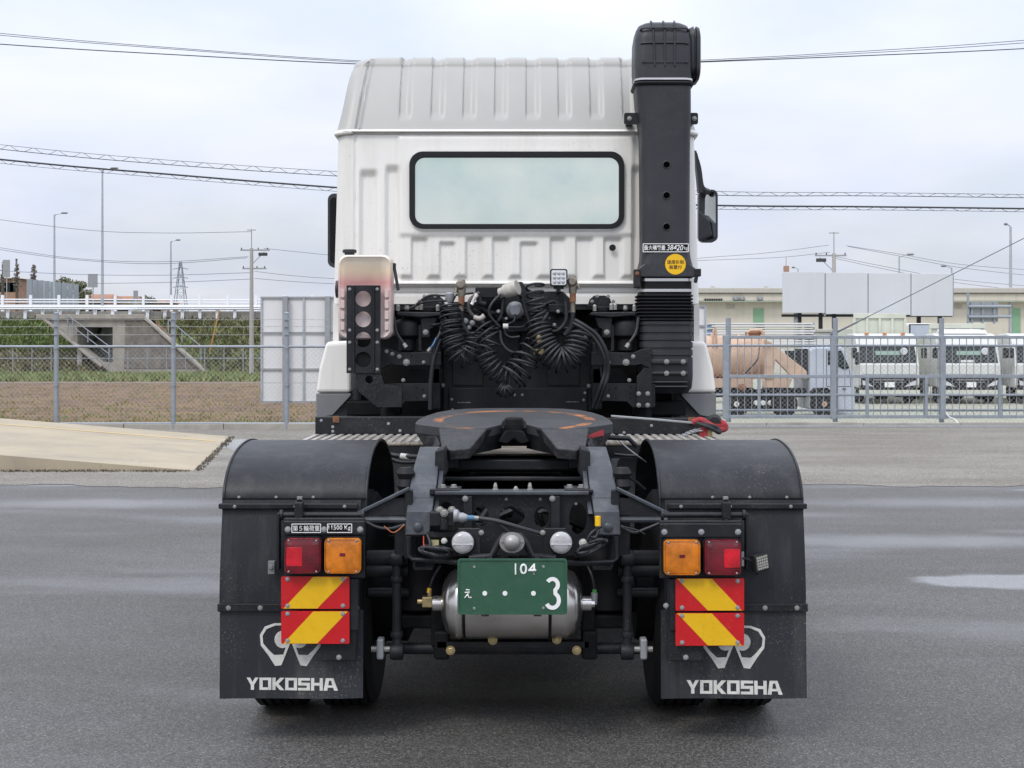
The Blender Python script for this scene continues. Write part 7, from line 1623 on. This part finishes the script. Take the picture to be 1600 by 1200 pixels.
for (x0_, x1_, yc, Yc) in ((656, 708, 862, 5.97), (898, 948, 856, 5.97)):
    m = MB()
    for k in range(7):
        ph = random.uniform(-3, 3); sc_ = random.uniform(.7, 1.05); cx_ = (x0_ + x1_) / 2; hw = (x1_ - x0_) / 2 * sc_; tilt = -.12 if x0_ < 800 else .42
        pts = []
        for j in range(15):
            t = 2 * PI * j / 14; ux = hw * math.cos(t); uy = random.uniform(5, 7.5) * math.sin(t) + ph - ux * tilt; pts.append(T(cx_ + ux, yc + uy, Yc + .02 * math.sin(t * 2 + k) + .012 * k - .03))
        m.tube(spline(pts, 4), random.uniform(.0055, .008), 6)
    tp(m, 'cable_bundle', M['hose'], smooth=60)
cable([(940, 822, 6.0), (925, 832, 5.97), (918, 845, 5.97), (935, 835, 5.98)], .006); cable([(936, 828, 5.98), (930, 840, 5.97), (922, 838, 5.97)], .006)
cable([(662, 838, 6.02), (662, 850, 5.99), (664, 858, 5.98)], .003, pm('red_wire', (.35, .03, .02), .5), 'wire'); cable([(668, 836, 6.02), (672, 848, 6.0), (671, 858, 5.99)], .007)
cable([(632, 820, 6.03), (610, 826, 6.02), (590, 824, 6.02), (572, 816, 6.02)], .007); cable([(632, 820, 6.02), (615, 832, 6.0), (600, 822, 6.0)], .0022, pm('orange_wire', (.4, .12, .03), .5), 'wire')
cable([(970, 822, 6.03), (990, 832, 6.02), (1010, 826, 6.02), (1030, 818, 6.02)], .007); cable([(975, 823, 6.02), (995, 828, 6.0), (1008, 835, 6.0)], .0025)
m = MB(); m.box(tx(673, 6.05), tx(686, 6.05), 6.02, 6.06, PZ(856, 6.05), PZ(843, 6.05)); tp(m, 'relay_label', pm('relay_cream', (.42, .37, .20), .6, var=.2, scale=30))
m = MB(); m.lathe([(.012, .02), (.012, -.02)], T(934, 814, 5.98), 'Z', 10); tp(m, 'yellow_cap', M['sticker_yellow'])
m = MB(); m.bolt(T(911, 848, 6.0), .012, .02); m.bolt(T(694, 845, 6.0), .009, .015); tp(m, 'bolt', M['logo'])
# air tank
AY = 6.16; zc = PZ(943, AY); R_ = .150; x0_, x1_ = tx(689, AY), tx(911, AY); cx_ = (x0_ + x1_) / 2; hl = (x1_ - x0_) / 2
m = MB(); prof = [(.02, -hl), (.07, -hl + .006), (.11, -hl + .02), (.137, -hl + .042), (.148, -hl + .066), (R_ + .003, -hl + .072), (R_ + .003, -hl + .082), (R_, -hl + .086)]
prof = prof + [(r, -h) for r, h in prof[::-1]]; m.lathe(prof, (cx_, AY, zc), 'X', 48); AT = tp(m, 'air_tank', M['inox'], smooth=40)
m = MB()
for s_ in (-1, 1): m.cyl((cx_ + s_ * (hl - .005), AY, zc), (cx_ + s_ * (hl + .035), AY, zc), .034, 18); m.cyl((cx_ + s_ * (hl + .035), AY, zc), (cx_ + s_ * (hl + .05), AY, zc), .018, 8)
tp(m, 'tank_boss', M['inox'], AT, smooth=40)
m = MB(); a = T(668, 940, AY); m.box(a[0] - .022, a[0] + .022, AY - .02, AY + .02, a[2] - .022, a[2] + .022); m.cyl(T(652, 940, AY), T(680, 940, AY), .011, 10); m.cyl((a[0] + .008, AY, a[2] + .02), (a[0] + .010, AY, a[2] + .055), .010, 8); tp(m, 'tank_fitting', M['brass'], AT, bevel=.003)
m = MB(); m.cyl(T(670, 926, AY), T(671, 919, AY), .009, 8); tp(m, 'yellow_collar', M['sticker_yellow'], AT)
cable([(671, 919, AY), (678, 900, AY), (688, 884, AY + .03)], .006, None, 'tank_hose', AT)
m = MB(); m.cyl(T(928, 944, AY), T(929, 926, AY), .014, 10); tp(m, 'tank_elbow', M['steelpost'], AT); m = MB(); m.cyl(T(929, 928, AY), T(929, 921, AY), .009, 8); tp(m, 'green_collar', pm('green_collar', (.06, .3, .06), .5), AT)
cable([(929, 921, AY), (925, 900, AY), (918, 884, AY + .03)], .006, None, 'tank_hose', AT)
for px in (727, 858):
    m = MB(); x = tx(px, AY); m.tube([(x, AY + (R_ + .006) * math.cos(t), zc + (R_ + .006) * math.sin(t)) for t in [2 * PI * k / 40 for k in range(40)]], .0055, 6, closed=True); tp(m, 'tank_strap', M['black2'], AT, smooth=50)
# number plate
NY = 5.78; n_ = lambda px: tx(px, NY); nz_ = lambda py: PZ(py, NY)
pcx, pcz, pw, ph_ = n_(800.7), nz_(916.5), n_(886.5) - n_(715), nz_(873) - nz_(960)
m = MB(); m.plate(rrect(pcx, pcz, pw, ph_, .012, 4), NY, NY + .004); NP = tp(m, 'number_plate', M['plate_green'])
m = MB(); m.plate(rrect(pcx, pcz, pw, ph_, .012, 4), NY - .004, NY + .001, [rrect(pcx, pcz, pw - .016, ph_ - .016, .009, 4)]); tp(m, 'plate_rim', M['plate_green'], NP, bevel=.002)
m = MB(); m.box(n_(804.4), n_(806.6), NY - .002, NY - .001, nz_(889) - .0225, nz_(889) + .0225); tp(m, 'plate_digit', M['plate_white'], NP)
text('0', .030, .045, NY - .002, n_(818), nz_(889), M['plate_white'], 'plate_digit', NP, bold=.02)
text('4', .033, .045, NY - .002, n_(831.5), nz_(889), M['plate_white'], 'plate_digit', NP, bold=.02)
text('え', .030, .038, NY - .002, n_(731), nz_(927.5), M['plate_white'], 'plate_kana', NP, bold=.02)
m = MB()
def arcp(cx, cz, r, a0, a1, n=14, rz_=None): return [(cx + r * math.cos(math.radians(a0 + (a1 - a0) * k / n)), cz + (rz_ or r) * math.sin(math.radians(a0 + (a1 - a0) * k / n))) for k in range(n + 1)]
c3x, w3 = n_(864), .0235
ptsC = arcp(c3x - .002, nz_(913.5), .022, 150, -60, 14, .0235) + arcp(c3x - .002, nz_(938), .026, 62, -152, 16, .030)
def stroke(pts, w, y0, y1):
    m = MB(); L1, R1 = [], []
    for i, p in enumerate(pts):
        a = Vector(pts[max(0, i - 1)]); b = Vector(pts[min(len(pts) - 1, i + 1)]); d = (b - a).normalized(); nn_ = Vector((-d.y, d.x)) * w / 2
        L1.append((p[0] + nn_.x, p[1] + nn_.y)); R1.append((p[0] - nn_.x, p[1] - nn_.y))
    k = len(pts); vs_ = [(x, y, z) for y in (y0, y1) for x, z in L1 + R1]
    m.add(vs_, [(i, i + 1, k + i + 1, k + i) for i in range(k - 1)] + [(2 * k + i, 2 * k + i + 1, 3 * k + i + 1, 3 * k + i) for i in range(k - 1)]); return m
tp(stroke(ptsC, .0165, NY - .003, NY + .001), 'plate_digit', M['plate_white'], NP)
for px in (757.5, 789, 833.5): m = MB(); m.lathe([(.0098, .001), (.0098, -.002)], (n_(px), NY, nz_(927)), 'Y', 18); tp(m, 'plate_dot', M['plate_white'], NP)
m = MB()
for px, py in ((741, 886), (849, 885.5), (741, 950.5), (849, 950)): m.lathe([(.0055, 0), (.0055, -.003), (.0035, -.004), (.003, -.002)], (n_(px), NY, nz_(py)), 'Y', 12)
tp(m, 'plate_bolt', M['steelpost'], NP)
m = MB(); m.box(n_(750), n_(852), NY + .004, NY + .012, nz_(950), nz_(880)); m.box(n_(760), n_(768), NY + .004, 5.97, nz_(884), nz_(876)); m.box(n_(836), n_(844), NY + .004, 5.97, nz_(884), nz_(876)); m.box(n_(752), n_(764), NY - .002, NY + .02, nz_(963), nz_(960.5)); m.box(n_(834), n_(846), NY - .002, NY + .02, nz_(963), nz_(960.5)); tp(m, 'plate_bracket', M['black'], NP)

# ---- red lashing bundle lying on the deck at the right
lb = empty('lashing_strap', (TX0 + tx(1110, 7.9), 7.9, 1.17), 'bundle of red lashing strap with chain on the right deck end', 'strap')
ofs = Matrix.Translation((-lb.location.x + TX0, -lb.location.y, -lb.location.z))
def lp(mb, name, mat, **kw): o = mb.build(name, mat, lb, **kw); o.matrix_parent_inverse = ofs; return o
m = MB(); random.seed(2)
m.tube(spline([T(1082, 660, 7.85), T(1095, 656, 7.85), T(1110, 664, 7.83), T(1125, 672, 7.82), T(1134, 668, 7.84), T(1128, 660, 7.86), T(1114, 662, 7.86)], 6), .016, 8)
m.box(*sorted((tx(1092, 7.85), tx(1104, 7.85))), 7.80, 7.84, PZ(686, 7.85), PZ(668, 7.85)); m.box(tx(1112, 7.85), tx(1134, 7.85), 7.82, 7.87, PZ(672, 7.85), PZ(662, 7.85)); lp(m, 'webbing', M['red_strap'], bevel=.006)
m = MB(); m.tube(spline([T(1088, 661, 7.8), T(1108, 668, 7.78), T(1124, 676, 7.78), T(1120, 668, 7.8), T(1098, 662, 7.8)], 6), .011, 8); m.lathe([(.03, -.02), (.045, 0), (.03, .02)], T(1116, 660, 7.86), 'Y', 14); lp(m, 'buckle', M['black'], smooth=40)
m = MB()
for k in range(12):
    p = Vector(T(1062 + k * 3, 684 - 12 * math.sin(k / 11 * PI / 2), 7.8)); m.tube([p + Vector((.012 * math.cos(t), .010 * math.sin(t) * (k % 2), .008 * math.sin(t) * (1 - .5 * (k % 2)))) for t in [2 * PI * j / 8 for j in range(8)]], .003, 5, closed=True)
lp(m, 'chain', M['steelpost'])
m = MB(); m.box(tx(1104, 7.84), tx(1112, 7.84), 7.81, 7.84, PZ(684, 7.84), PZ(672, 7.84)); lp(m, 'label_tag', M['brass'])
